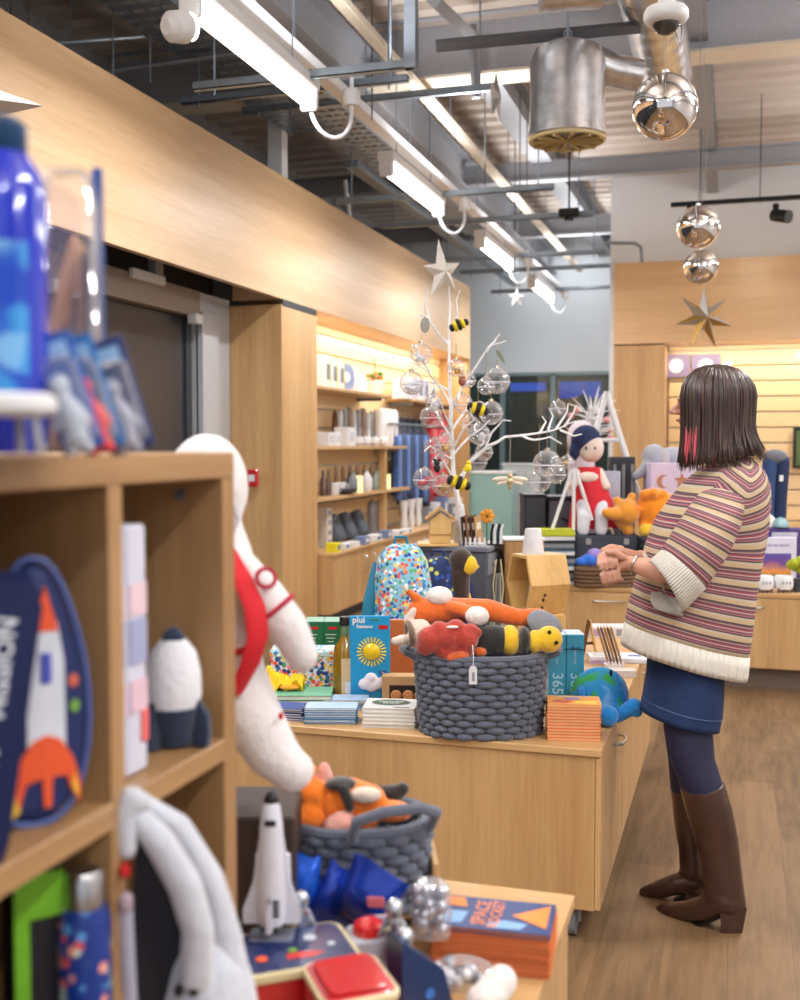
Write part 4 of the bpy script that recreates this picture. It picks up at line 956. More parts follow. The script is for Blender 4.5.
# ================================================================== foreground table toys
# red and navy tin boxes
def TBL(px, py, z=TZ): return Zp(px, py, z)
tz = TZ+.085
tb = thing('tin_lunch_box', 'red tin lunch box with navy space lid and cream rim in the foreground', 'tin', W(294, 962, 1.62), TH+.35)
base = FR[tb].translation.z
hz = TZ-base
top = (Zp(300, 965, 0).z)
def rrect(w, d, r, n=5, z=0, cx=0, cy=0):
    out = []
    for sx, sy, a0 in ((1, 1, 0), (-1, 1, 90), (-1, -1, 180), (1, -1, 270)):
        for k in range(n+1):
            a = math.radians(a0+90*k/n); out.append(V((cx+sx*(w/2-r)+r*math.cos(a), cy+sy*(d/2-r)+r*math.sin(a), z)))
    return out
def rbox(mb, w, d, z0, z1, r, e=.003, cx=0, cy=0):
    return mb.loft([rrect(w-2*e, d-2*e, r, z=z0, cx=cx, cy=cy), rrect(w, d, r, z=z0+e, cx=cx, cy=cy), rrect(w, d, r, z=z1-e, cx=cx, cy=cy), rrect(w-2*e, d-2*e, r, z=z1, cx=cx, cy=cy)])
lidz = .018
rbox(MB(), .175, .135, hz, lidz-.008, .018).build('body', red, tb)
rbox(MB(), .182, .142, lidz-.010, lidz+.004, .020, .002).build('rim', P('cream enamel', (222, 208, 164), .35), tb)
ld_ = rbox(MB(), .166, .126, lidz, lidz+.006, .014, .001).build('lid', P('navy printed tin', (36, 48, 96), .25, coat=.4), tb)
mb = MB(); mb.prism([(-.025, -.008), (.015, -.010), (.035, .000), (.012, .008), (-.022, .010)], .001, T=Matrix.Translation((.005, -.03, lidz+.0065)) @ Matrix.Rotation(-PI/2, 4, 'X')); mb.build('rocket_print', P('printed red', (216, 66, 60), .4), ld_)
for x, y, r, m_ in ((.03, .02, .010, pw_), (-.055, -.025, .009, por), (-.005, -.012, .007, pgr), (.055, -.01, .006, pw_)): MB().cyl((x, y, lidz+.006), (x, y, lidz+.0072), r).build('planet_print', m_, ld_)
t2 = thing('tin_lunch_box', 'second red tin box with clear red top at the bottom edge of the picture', 'tin', W(350, 990, 1.50), TH+.35)
hz2 = TZ-FR[t2].translation.z
rbox(MB(), .105, .12, hz2, .020, .016).build('body', red, t2)
rbox(MB(), .085, .10, .020, .026, .012, .001).build('lid', P('glossy red lid', (206, 40, 44), .1, coat=1), t2)
rbox(MB(), .112, .127, .006, .018, .018, .002).build('rim', P('cream enamel', (222, 208, 164), .35), t2)
# launch button
bt = thing('launch_button', 'red dome push button on a pale grey base behind the tins', 'button toy', W(369, 938, 1.68), TH+.2)
hb = TZ-FR[bt].translation.z
rbox(MB(), .066, .066, hb, .010, .010).build('base', P('pale grey plastic', (190, 192, 206), .4), bt)
MB().lathe([(.026, .009), (.027, .014), (.024, .024), (.014, .031), (0, .033)], seg=28).build('dome', P('bright red dome', (214, 20, 28), .12, coat=1), bt)
# space shuttle toy standing nose up
sh = thing('space_shuttle_toy', 'white space shuttle toy standing nose up on the tin box', 'toy shuttle', W(272, 922, 1.66), TH)
shw = P('white toy plastic', (214, 216, 226), .35, coat=.3)
mb = MB(); L = .205
prof = [(0, .020), (.02, .023), (.06, .022), (.11, .020), (.15, .018), (.178, .014), (.192, .008), (.198, .002)]
mb.loft([ell((0, 0, z), r, r*1.05, n=18, pw=2.3) for z, r in prof]); body = mb.build('fuselage', shw, sh)
for q in (-1, 1):
    mb = MB(); mb.prism([(q*.012, .0), (q*.044, .000), (q*.044, .022), (q*.028, .065), (q*.019, .13), (q*.012, .13)], .012, back=-.006); mb.build('wing', shw, sh)
mb = MB(); mb.prism([(-.004, .0), (.004, .0), (.004, .05), (-.004, .035)], .03, back=-.045); mb.build('tail_fin', shw, sh)
mb = MB(); mb.sph((0, -.0, .190), (.011, .011, .014)); mb.build('nose_cap', black, sh)
mb = MB(); mb.box((0, -.0175, .160), (.018, .006, .010), .002, rot=(.2, 0, 0)); mb.build('cockpit_window', P('dark window', (30, 32, 40), .2), sh)
for k in range(4): MB().box((0.006, -.0245, .020+.007*k), (.016, .002, .0042)).build('hull_marking', black, sh)
for x in (-.010, .010): MB().lathe([(.004, -.0), (.008, -.012), (.006, -.012)], c=(x, 0, .0), seg=12).build('engine_bell', P('engine grey', (90, 90, 96), .4), sh)
for q in (-1, 1): MB().cyl((q*.020, .018, -.005), (q*.020, .018, .10), .010, .007, 12).build('booster', shw, sh)
t = thing('shuttle_stand', 'grey stand foot under the toy shuttle', 'stand', W(272, 922, 1.66)+V((0, 0, -.031)), TH)
rbox(MB(), .07, .05, 0, .012, .008, .002).build('foot', P('stand grey', (120, 124, 140), .4), t)
# crinkled foil bags
def crumple(name, label, p, w, d, h, m_, seed, lean=0, cat='packet', grp=None, par=None):
    r = random.Random(seed); t = thing(name, label, cat, p, TH, grp); mb = MB(); rings = []
    for j in range(7):
        u = j/6; f = [.92, 1, .97, .95, .97, 1, 1.02][j]; th = [.12, .6, 1, 1, .8, .3, .06][j]
        rings.append([V((w/2*f*math.copysign(abs(math.cos(a))**.55, math.cos(a))*(1+r.uniform(-.05, .05))+lean*u, d/2*th*math.sin(a)*(1+r.uniform(-.25, .25)), h*u+r.uniform(-.006, .006))) for a in [2*PI*k/16 for k in range(16)]])
    mb.loft(rings); mb.build('bag', m_, t, ang=60); return t
foilb = P('royal blue foil', (26, 60, 168), .22, metal=.4, var=.25, scale=25, bump=.3, coat=.5)
pb = crumple('snack_bag', 'royal blue foil bag left of the shuttle against the bookcase', (W(250, 930, 1.84)), .14, .05, .19, foilb, 3)
pc = crumple('snack_bag', 'royal blue foil bag with red and white print standing by the basket front', (W(356, 925, 1.80)), .10, .045, .11, foilb, 5, .0); pc.rotation_euler = (0, math.radians(24), TH-.3)
MB().box((.018, -.03, .07), (.030, .004, .018), .002, rot=(0, -.5, 0)).build('printed_panel', P('red white print', (214, 110, 120), .5), pc)
MB().box((.03, -.031, .045), (.040, .004, .014), .002, rot=(0, -.6, 0)).build('white_panel', P('white print', (226, 230, 240), .4), pc)  # plain white panel on the bag front
MB().box((.045, -.028, .03), (.03, .004, .018), .002, rot=(0, -.5, 0)).build('printed_panel', P('light blue print', (120, 160, 216), .5), pc)
pe = crumple('snack_bag', 'darker blue foil packet leaning against the left of the basket', (W(325, 925, 1.83)), .09, .04, .10, foilb, 12); pe.rotation_euler = (0, math.radians(30), TH+.2)
pd = crumple('snack_bag', 'bright blue foil bag directly behind the shuttle toy', (W(300, 925, 1.84)), .07, .04, .12, P('azure foil', (24, 86, 200), .25, metal=.3, var=.2, scale=25, bump=.3), 8)
# navy wedge box
wd_ = thing('navy_wedge_box', 'dark navy wedge shaped box beside the silver chocolates', 'box', W(424, 985, 1.60), TH+.5)
mb = MB(); mb.prism([(-.05, -.06), (.045, -.06), (.02, .03), (-.05, .085)], .05, back=-.025); mb.build('box', P('navy gloss card', (22, 52, 98), .3, coat=.3), wd_)
MB().cyl((-.005, -.026, .0), (-.005, -.0275, .0), .008).build('badge', P('blue dot', (60, 120, 200), .4), wd_)
# figurines of chrome astronauts
for k, (px, py, h) in enumerate(((301, 942, .085), (394, 955, .09), (404, 985, .09))):
    t = thing('silver_astronaut_figure', ['small chrome astronaut figure right of the shuttle toy', 'small chrome astronaut figure behind the red button', 'small chrome astronaut figure at the bottom edge by the navy wedge'][k], 'figurine', W(px, py, 1.70-.05*k), TH, 'small chrome astronauts')
    mb = MB(); mb.sph((0, 0, h*.82), h*.17); capsule(mb, (0, 0, h*.35), (0, 0, h*.6), h*.15)
    for q in (-1, 1): capsule(mb, (q*h*.08, 0, h*.3), (q*h*.09, 0, h*.05), h*.08); capsule(mb, (q*h*.14, 0, h*.58), (q*h*.24, -.003, h*.36), h*.055)
    blob(mb, .003, 2).build('body', P('satin silver', (196, 204, 214), .2, metal=.9), t, ang=180)
# bag of silver balls
def ballbag(label, p, n, w, d, h, seed, r0=.011, cols=None):
    r = random.Random(seed); t = thing('bag_of_chocolates', label, 'sweets bag', p, TH, 'bags of silver chocolates')
    for k in range(n):
        q = V((r.uniform(-w/2, w/2), r.uniform(-d/2, d/2), r0+r.uniform(0, h)))
        MB().sph(q, r0*r.uniform(.85, 1.15), 12, 8).build('foil_ball', cols[k % len(cols)] if cols else silverb, t, ang=180)
    mb = MB(); mb.loft([ell((0, 0, z), w/2*f+r0, d/2*f+r0, n=14, pw=2.4, wob=.03, k=5) for z, f in ((0, .9), (h*.5, 1.05), (h+r0, .9), (h+2*r0, .4))]); mb.build('clear_bag', clear, t)
silverb = P('silver foil ball', (206, 208, 220), .22, metal=.8)
ballbag('clear bag of silver foil chocolates leaning behind the orange magazines', W(431, 935, 1.78), 26, .045, .03, .07, 4)
ballbag('clear bag of white and dark silver chocolates in front of the magazines', W(462, 985, 1.66), 24, .08, .04, .02, 9, .010, [silverb, P('white foil ball', (228, 228, 234), .3, metal=.2), P('dark foil ball', (120, 122, 134), .25, metal=.7)])
t = thing('white_roll', 'rounded white soft roll at the bottom edge right of the sweets', 'soft toy', W(497, 1000, 1.55), TH)
mb = MB(); chain(mb, [(-.022, -.01, 0), (.008, .02, .018)], [.026, .024]); soft('body', mb, p_wh, t)
# orange magazines
def book(p, rz, w, d, h, cov, label, cat='book', group=None, name='book', rot=None, pg=None, world_top=None):
    t = thing(name, label, cat, p, rz, group, rot)
    mb = MB(); mb.bx(-w/2, w/2, -d/2, d/2, 0, h*.12+.0004); mb.bx(-w/2, w/2, -d/2, d/2, h*.88-.0004, h); mb.bx(-w/2, -w/2+.0015, -d/2, d/2, 0, h); mb.build('cover', cov, t, smooth=False)
    MB().bx(-w/2+.0016, w/2-.003, -d/2+.0025, d/2-.0025, h*.12+.0005, h*.88-.0005).build('pages', pg or paper, t, smooth=False)
    return t
ORD = ['topmost', 'second from the top', 'third from the top', 'fourth from the top', 'fifth from the top', 'sixth from the top', 'seventh from the top', 'eighth from the top', 'ninth from the top', 'tenth from the top', 'eleventh from the top', 'twelfth from the top', 'thirteenth from the top', 'fourteenth from the top']
def stack(n, c, rz, w, d, h, cov, what, group, z0=TZ, jit=.002, pg=None, seed=1, topmat=None, name='book', cat='book'):
    r = random.Random(seed); top = None
    for k in range(n):
        z = z0+k*h; last = k == n-1
        lab = what+(', '+ORD[n-1-k]+' of its pile' if k < n-1 else ', topmost of its pile')
        top = book((c[0]+r.uniform(-jit, jit), c[1]+r.uniform(-jit, jit), z+.0002), rz+r.uniform(-.01, .01)*(jit > 0), w, d, h-.0004, (topmat if last and topmat else cov), lab, cat, group, name, pg=pg)
    return top
magm = P('orange magazine edge', (206, 112, 60), .6); magn = P('navy magazine cover', (44, 66, 120), .35, coat=.3)
c = Zp(500, 965, TZ)
mc = Zp(495, 952, TZ+.01)
top = stack(9, (mc.x, mc.y), TH-.22, .200, .125, .0085, magm, 'orange space magazine on the foreground table', 'orange magazines on the foreground table', topmat=magn, name='magazine', cat='magazine', pg=P('peach pages', (216, 130, 84), .7))
hh = .0084
MB().prism([(-.092, -.057), (-.05, -.057), (-.092, .0)], .0006).v and None
def ftop(out, z, m_, par, nm='cover_print'):
    mb = MB(); n = len(out); mb.add([V((x, y, z)) for x, y in out]+[V((x, y, z+.0005)) for x, y in out], [list(range(n))[::-1], [n+k for k in range(n)]]+[[k, (k+1) % n, n+(k+1) % n, n+k] for k in range(n)]); return mb.build(nm, m_, par, smooth=False)
oc = P('orange cover print', (240, 140, 60), .4)
ftop([(.030, .0), (.0915, .052), (.0915, -.040)], hh, oc, top); ftop([(-.0915, .056), (-.060, .056), (-.050, .020), (-.0915, .02)], hh, oc, top)
lbp = P('pale blue print', (130, 170, 214), .4); ftop([(.0, -.055), (.05, -.052), (.06, -.030), (.02, -.022), (-.01, -.04)], hh, lbp, top); ftop([(-.085, -.05), (-.05, -.045), (-.045, .0), (-.08, .0)], hh, lbp, top)
text('SPACE', .034, P('salmon lettering', (226, 140, 110), .5), top, (-.022, .0, hh+.0004), (0, 0, PI/2), bold=.02, depth=.0003)
text('ROCKET', .028, P('salmon lettering', (226, 140, 110), .5), top, (.004, .0, hh+.0004), (0, 0, PI/2), bold=.02, depth=.0003)

for o_ in (f2, f3, f4, f5): o_.scale = (1.12,)*3
# ================================================================== goods on the central cabinets
def gp(px, py, z=TZ): return Zp(px, py, z)
grn = P('green card', (24, 104, 66), .45); pgn = P('pale green card', (150, 190, 170), .5)
for k, px in enumerate((314, 333)):
    t = thing('tea_box', ['dark green box with red label, left of the pair behind the oil bottle', 'dark green box with red label, right of the pair behind the oil bottle'][k], 'box', gp(px, 670)+F_*.06, TH, 'pair of green boxes')
    MB().box((0, 0, .095), (.074, .12, .19), .002).build('box', grn, t); MB().box((0, 0, .1905), (.072, .118, .001)).build('pale_top', pgn, t)
    MB().box((0, -.0607, .165), (.034, .001, .012), .0003).build('label_panel', red, t); 
    for q in range(3): MB().box((-.008, -.0607, .14-.014*q), (.044-.01*q, .001, .003)).build('printed_line', P('pale print', (200, 220, 200), .5), t)
flor = pattern('bright floral print', (210, 226, 232), [(40, 110, 170), (226, 90, 60), (240, 200, 60), (60, 150, 110), (30, 60, 130), (230, 120, 140)], 75, .5, .62)
t = thing('floral_gift_box', 'floral patterned box with a pale lid behind the green books', 'box', gp(306, 694)+F_*.05, TH)
MB().box((0, 0, .068), (.25, .12, .136), .002).build('box', flor, t); MB().box((0, 0, .145), (.256, .126, .020), .003).build('lid', pattern('pale floral lid', (190, 222, 226), [(60, 140, 180), (240, 250, 250), (230, 150, 90)], 60, .5, .5), t)
t = thing('yellow_cloth', 'crumpled yellow and orange cloth on top of the green books', 'cloth', gp(282, 702)+V((0, 0, .045)), TH)
r_ = random.Random(4); mb = MB(); N_ = 14
vs = []; fs = []
for i in range(N_):
    for j in range(N_):
        x = -.06+.135*i/(N_-1); y = -.05+.10*j/(N_-1); z = .018+.016*math.sin(i*1.3+j*.7)+.014*math.sin(j*1.7-i*.5)+(.035 if i < 5 else 0)*math.exp(-((j-8)/3)**2)
        vs.append((x, y, z))
for i in range(N_-1):
    for j in range(N_-1): fs.append([i*N_+j, (i+1)*N_+j, (i+1)*N_+j+1, i*N_+j+1])
mb.add(vs, fs); o = mb.build('cloth', P('yellow cloth', (244, 204, 40), .8), t); md = o.modifiers.new('s', 'SOLIDIFY'); md.thickness = .004
MB().sph((.03, -.045, .016), (.035, .015, .010)).build('orange_fold', P('orange cloth', (240, 160, 50), .8), t)
gbk = P('sage green book cover', (82, 150, 120), .5); nbk = P('navy book cover', (40, 70, 140), .45); bbk = P('sky blue booklet cover', (70, 140, 196), .4); pbk = P('pale blue booklet top', (170, 196, 226), .4)
c = gp(302, 705); stack(3, (c.x, c.y), TH, .205, .14, .016, gbk, 'sage green hardback left of the oil bottle', 'green hardbacks', seed=2, topmat=P('mint book cover', (104, 170, 136), .5))
c = gp(286, 717); stack(5, (c.x, c.y), TH-.2, .14, .09, .008, nbk, 'navy booklet beside the astronaut leg', 'navy booklets', seed=5, jit=.005, name='booklet', cat='booklet')
c = gp(331, 721); stack(7, (c.x, c.y), TH-.02, .165, .085, .0075, bbk, 'sky blue booklet, front pile', 'blue booklets, front pile', seed=6, jit=.004, topmat=pbk, name='booklet', cat='booklet')
c = gp(344, 707); stack(4, (c.x, c.y), TH-.05, .165, .085, .0085, bbk, 'sky blue booklet, pile before the bottle', 'blue booklets, back pile', seed=7, jit=.004, topmat=pbk, name='booklet', cat='booklet')
wbk = P('white book cover', (226, 224, 222), .45)
c = gp(391, 723); top = stack(5, (c.x, c.y), TH-.10, .165, .135, .0125, wbk, 'white square paperback left of the woven basket', 'white paperbacks', seed=8, jit=.0025, name='book')
mb = MB(); rgn = [(.062*math.cos(2*PI*k/28), .038*math.sin(2*PI*k/28)+.012) for k in range(28)]
ftop(rgn, .0125, P('moss green oval', (84, 104, 84), .5), top, 'oval_print')
text('NATURE', .020, P('pale lettering', (214, 220, 208), .5), top, (0, .020, .0132), (0, 0, 0), bold=.03, depth=.0002); text('GUIDE', .018, P('pale lettering', (214, 220, 208), .5), top, (0, .002, .0132), (0, 0, 0), bold=.03, depth=.0002)
MB().box((.04, -.052, .0128), (.05, .006, .0004)).build('printed_line', dgrey, top)
# oil bottle
t = thing('oil_bottle', 'amber oil bottle with dark cap and kraft label', 'bottle', gp(345, 701), TH)
MB().lathe([(.0, 0), (.038, .001), (.041, .008), (.041, .165), (.036, .19), (.020, .212), (.0155, .225), (.0150, .265), (0, .266)], seg=32).build('body', P('amber oil', (150, 112, 22), .06, trans=.15, coat=1, var=.1), t)
MB().lathe([(.0156, .226), (.0160, .228), (.0160, .264), (.0150, .266)], seg=24).build('neck', P('green bottle glass', (104, 128, 84), .08, coat=1), t)
MB().lathe([(.0, .262), (.0185, .263), (.0185, .290), (.016, .293), (0, .2935)], seg=24).build('cap', P('dark cap', (38, 34, 34), .35), t)
def wrap(R, z0, z1, a0, a1, n=12): return [[V((R*math.sin(a0+(a1-a0)*k/n), -R*math.cos(a0+(a1-a0)*k/n), z)) for k in range(n+1)] for z in (z0, z1)]
MB().loft(wrap(.0418, .012, .155, -.25, 1.25), cap=False, closed=False).build('label_panel', P('kraft label', (206, 180, 140), .7), t)
MB().loft(wrap(.0422, .020, .075, .1, 1.0), cap=False, closed=False).build('label_print', P('white label print', (214, 218, 222), .6), t)
# sun and cloud decoration pack
t = thing('decoration_pack', 'bright blue card pack with a yellow sun and white cloud', 'packet', gp(370, 703), TH)
MB().box((0, 0, .150), (.138, .014, .300), .002).build('card', P('bright blue pack', (30, 150, 204), .4), t)
q = V((.006, -.008, .178)); rays = P('sun yellow', (244, 214, 50), .5)
MB().lathe([(0, .016), (.015, .0145), (.026, .008), (.030, .0)], seg=28, T=Matrix.Translation(q) @ Matrix.Rotation(PI/2, 4, 'X')).build('sun', P('sun centre', (236, 196, 20), .3, coat=.5), t)
for k in range(24):
    a = 2*PI*k/24; d1 = V((math.cos(a), 0, math.sin(a))); MB().tube([q+d1*.032, q+d1*.050], [.0024, .0030], 6).build('sun_ray', rays, t)
mb = MB()
for x, z, r in ((-.018, .068, .022), (.004, .088, .022), (.028, .070, .022), (.006, .062, .024), (-.006, .075, .022)): mb.sph((x, -.012, z), (r, .012, r*.9))
soft('cloud', mb, P('fluffy white', (232, 224, 232), .8), t, .003, 3)
text('plui', .030, white, t, (-.038, -.0085, .286), (PI/2, 0, 0), bold=.03); text('Rainbow', .016, white, t, (-.018, -.0085, .264), (PI/2, 0, 0), bold=.03)
MB().box((.045, -.0078, .262), (.032, .002, .014), .001).build('red_badge', red, t); MB().box((.044, -.0078, .106), (.024, .002, .016), .002).build('navy_badge', P('navy badge', (34, 70, 140), .4), t)
MB().cyl((.042, -.0072, .080), (.042, -.0092, .080), .013).build('round_badge', white, t)
text('3+', .012, white, t, (.044, -.0092, .106), (PI/2, 0, 0)); MB().box((.016, -.0078, .288), (.030, .002, .006), .001).build('green_badge', P('green badge', (60, 130, 80), .4), t)
t = thing('kraft_board', 'plain rust brown board standing between the blue pack and the basket', 'board', gp(412, 692), TH)
MB().box((0, 0, .13), (.20, .02, .26), .002).build('board', P('rust brown card', (188, 102, 50), .7), t)
t = thing('biscuit_box', 'kraft box with window showing round biscuits, behind the white paperbacks', 'box', gp(412, 705), TH-.05)
MB().box((0, .0, .052), (.20, .06, .104), .002).build('box', P('kraft box', (190, 154, 110), .7), t); MB().box((0, -.0305, .045), (.150, .002, .058), .001).build('window', P('dark window print', (42, 30, 28), .3), t)
for x in (-.052, -.012, .028): MB().lathe([(0, .012), (.014, .010), (.019, .004), (.018, 0)], seg=20, T=Matrix.Translation((x, -.0318, .040)) @ Matrix.Rotation(PI/2, 4, 'X')).build('biscuit', P('biscuit', (190, 130, 84), .7), t)
# teal 365 boxes
teal = P('teal gift box', (62, 158, 190), .35, coat=.3)
for k, px in enumerate((557, 575)):
    t = thing('teal_gift_box', ['teal 365 gift box touching the woven basket', 'teal 365 gift box nearest the blue globe toy'][k], 'box', gp(px, 714)+F_*.05, TH, 'pair of teal boxes')
    MB().box((0, 0, .13), (.057, .10, .262), .002).build('box', teal, t); MB().box((0, 0, .2615), (.056, .098, .001)).build('pale_top', P('pale blue top', (190, 206, 226), .5), t)
    text('365', .050, P('pale blue lettering', (176, 214, 230), .5), t, (.0, -.0508, .10), (PI/2, PI/2, 0), bold=.01); text('happy days', .012, P('pale blue lettering', (176, 214, 230), .5), t, (.0, -.0508, .19), (PI/2, PI/2, 0))
    mb = MB(); rr = [V(p) for p in ((-.029, -.051, .215), (.029, -.051, .213), (.029, .051, .213), (-.029, .051, .215), (-.029, -.051, .215))]; mb.tube(rr, .0014, 6); mb.build('cord', P('dark cord', (24, 44, 70), .7), t)
    if k:
        for a, b_ in ((-.02, .010), (.02, .008)): MB().tube([(0, -.053, .214), (a*.5, -.058, .214+b_), (a, -.056, .214), (0, -.053, .214)], .0014, 6).build('bow_loop', P('dark cord', (24, 44, 70), .7), t)
# orange paperbacks
c = gp(573, 736); top = stack(12, (c.x, c.y), TH-.10, .160, .115, .0092, P('orange paperback cover', (226, 128, 66), .5), 'orange paperback beside the basket', 'orange paperbacks by the basket', seed=11, jit=.002, pg=P('peach page edge', (240, 196, 150), .7), topmat=P('yellow orange cover', (244, 170, 80), .4))
hh = .0089
for out, m_ in (([(-.07, -.03), (-.02, -.04), (.0, -.01), (-.05, .0)], P('red cover print', (214, 90, 70), .4)), ([(.0, -.04), (.06, -.045), (.07, -.01), (.01, -.015)], P('yellow cover print', (250, 214, 90), .4)), ([(-.02, .0), (.02, .005), (.015, .03), (-.03, .025)], P('lilac cover print', (150, 130, 180), .4))): ftop(out, hh, m_, top)
text('ANIMALS', .022, wbk, top, (0, .040, hh+.0004), (0, 0, 0), bold=.02, depth=.0002)
# globe toy
gq = gp(603, 722)
gl = thing('globe_soft_toy', 'blue and green globe soft toy with arms sitting by the orange paperbacks', 'soft toy', gq+F_*.07, TH)
def GL(px, py, dd=0): return FR[gl].inverted() @ W(px, py, dist(gq)+dd)
ea, nt, b = newmat('globe plush'); N = nt.nodes; L = nt.links
tc = N.new('ShaderNodeTexCoord'); no = N.new('ShaderNodeTexNoise'); no.inputs['Scale'].default_value = 13; no.inputs['Detail'].default_value = 2.5
mp = N.new('ShaderNodeMapping'); mp.inputs['Location'].default_value = (.13, .1, .24); L.new(tc.outputs['Object'], mp.inputs[0]); L.new(mp.outputs[0], no.inputs['Vector'])
cr = N.new('ShaderNodeValToRGB'); e = cr.color_ramp.elements; e[0].position = .38; e[0].color = hexc(120, 176, 226); e[1].position = .56; e[1].color = hexc(60, 160, 84)
k = e.new(.46); k.color = hexc(40, 140, 210); k = e.new(.54); k.color = hexc(50, 150, 190)
L.new(no.outputs['Fac'], cr.inputs[0]); L.new(cr.outputs[0], b.inputs['Base Color']); setp(b, Roughness=.9)
mb = MB(); mb.sph(GL(600, 694, .07), (.092, .085, .088), 28, 20); mb.sph(GL(606, 705, .06), (.078, .075, .06), 24, 16); soft('body', mb, ea, gl, .005, 6)
blp = plush('azure', (30, 136, 214))
mb = MB(); chain(mb, [GL(600, 712, -.03), GL(608, 716, -.06)], [.030, .034]); soft('foot', mb, blp, gl)
mb = MB(); chain(mb, [GL(618, 716, -.0), GL(634, 706, -.02)], [.022, .026]); mb.sph(GL(637, 712, -.02), .018); soft('arm', mb, blp, gl)
mb = MB(); chain(mb, [GL(582, 690, -.0), GL(583, 706, -.02)], [.010, .010]); soft('arm', mb, blp, gl)
MB().sph(GL(611, 673, .01), (.005, .005, .012)).build('eye', black, gl); MB().sph(GL(621, 688, .02), (.004, .005, .010)).build('eye', black, gl)
# stationery further along the top
mw = P('leaflet white', (224, 226, 232), .5); ml = P('leaflet lilac', (190, 160, 204), .5)
def flatpile(name, label, px, py, w, d, h, m1, rz=0, cat='leaflets', n=1, grp=None):
    c = gp(px, py); t = thing(name, label, cat, (c.x, c.y, TZ), TH+rz, grp)
    MB().box((0, 0, h/2), (w, d, h), .001).build('leaflets', m1, t); return t
t = flatpile('leaflet_pile', 'pile of white leaflets with lilac edge just behind the globe toy', 602, 662, .11, .10, .030, mw); MB().box((0, -.0505, .010), (.108, .001, .014)).build('lilac_edge', ml, t)
for k in range(3): MB().box((-.01, -.02+.02*k, .0303), (.06, .004, .0006)).build('printed_line', P('grey print', (150, 150, 156), .6), t)
t = flatpile('leaflet_pile', 'white leaflets nearest the shopper hem', 632, 660, .12, .14, .018, mw, -.2); MB().box((.01, .0, .0184), (.05, .03, .0006)).build('blue_print', P('blue print', (110, 110, 180), .6), t)
t = flatpile('leaflet_pile', 'low pile of leaflets in a pale tray at the cabinet edge', 622, 676, .10, .06, .026, P('cream leaflet', (214, 204, 200), .5), -.1)
t = flatpile('leaflet_pile', 'row of white cards at the back of the stationery display', 612, 636, .22, .10, .05, mw)
for k in range(4): MB().box((-.08+.055*k, -.051, .025), (.04, .002, .03)).build('card_picture', [ml, P('sand print', (200, 170, 130), .6), P('grey print', (150, 150, 156), .6), ml][k], t)
mb = MB()
c = gp(590, 655)
t = thing('wooden_easel', 'dark wooden card easel standing behind the teal boxes', 'easel', (c.x, c.y, TZ), TH)
MB().box((-.018, 0, .075), (.012, .03, .15), .002, rot=(0, .18, 0)).build('leg', P('walnut stained wood', (112, 74, 44), .6), t); MB().box((.012, 0, .075), (.010, .03, .15), .002, rot=(0, -.2, 0)).build('leg', pine, t); MB().box((-.002, -.0, .05), (.05, .02, .010), .002).build('ledge', P('walnut stained wood', (112, 74, 44), .6), t)
t = thing('pencil_rack', 'small white rack of wooden pencils leaning back beside the leaflets', 'rack', gp(616, 668), TH)
for k in range(5): MB().box((-.03+.014*k, 0, .013), (.007, .004, .026), .001).build('slat', white, t)
MB().box((-.002, 0, .010), (.07, .003, .006)).build('rail', white, t); MB().box((-.002, .035, .004), (.07, .07, .008), .001).build('base', white, t)
for k in range(5):
    c = gp(616, 668)+R_*(-.026+.013*k)+F_*(.006+.004*(k % 2))+V((0, 0, .009))
    tt = thing('pencil', 'brown wooden pencil leaning in the small white rack', 'pencil', c, TH, 'pencils in the white rack', rot=(math.radians(-22), math.radians(-14), TH))
    MB().cyl((0, 0, 0), (0, 0, .155), .005, seg=6).build('shaft', [P('pencil wood', (150, 110, 70), .6), P('dark pencil', (96, 66, 46), .6)][k % 2], tt); MB().cyl((0, 0, .155), (0, 0, .17), .005, .001, 6).build('tip', P('pale tip', (214, 180, 130), .7), tt)
# grey plinth cabinet
gy0 = W(487, 545, 4.55).y; gx1 = W(487, 545, 4.55).x
t = thing('grey_plinth', 'dark grey painted cabinet on the table, carrying the white tree', 'cabinet', ((gx1-.17), gy0+.16, TZ), 0)
GZ = 1.035
gp1 = P('slate grey paint', (88, 92, 104), .5)
MB().bx(gx1-.34, gx1-.005, gy0, gy0+.32, TZ, GZ-.02, .003).build('body', gp1, t, world=True); MB().bx(gx1-.35, gx1+.01, gy0-.01, gy0+.33, GZ-.02, GZ, .003).build('top_panel', P('slate grey top', (116, 120, 132), .4), t, world=True)
d = MB().bx(gx1-.006, gx1+.003, gy0+.02, gy0+.30, GZ-.12, GZ-.03, .002).build('drawer', P('pale slate drawer', (134, 138, 150), .4), t, world=True); MB().bx(gx1+.003, gx1+.012, gy0+.10, gy0+.22, GZ-.085, GZ-.065, .002).build('handle', brushed, d, world=True)
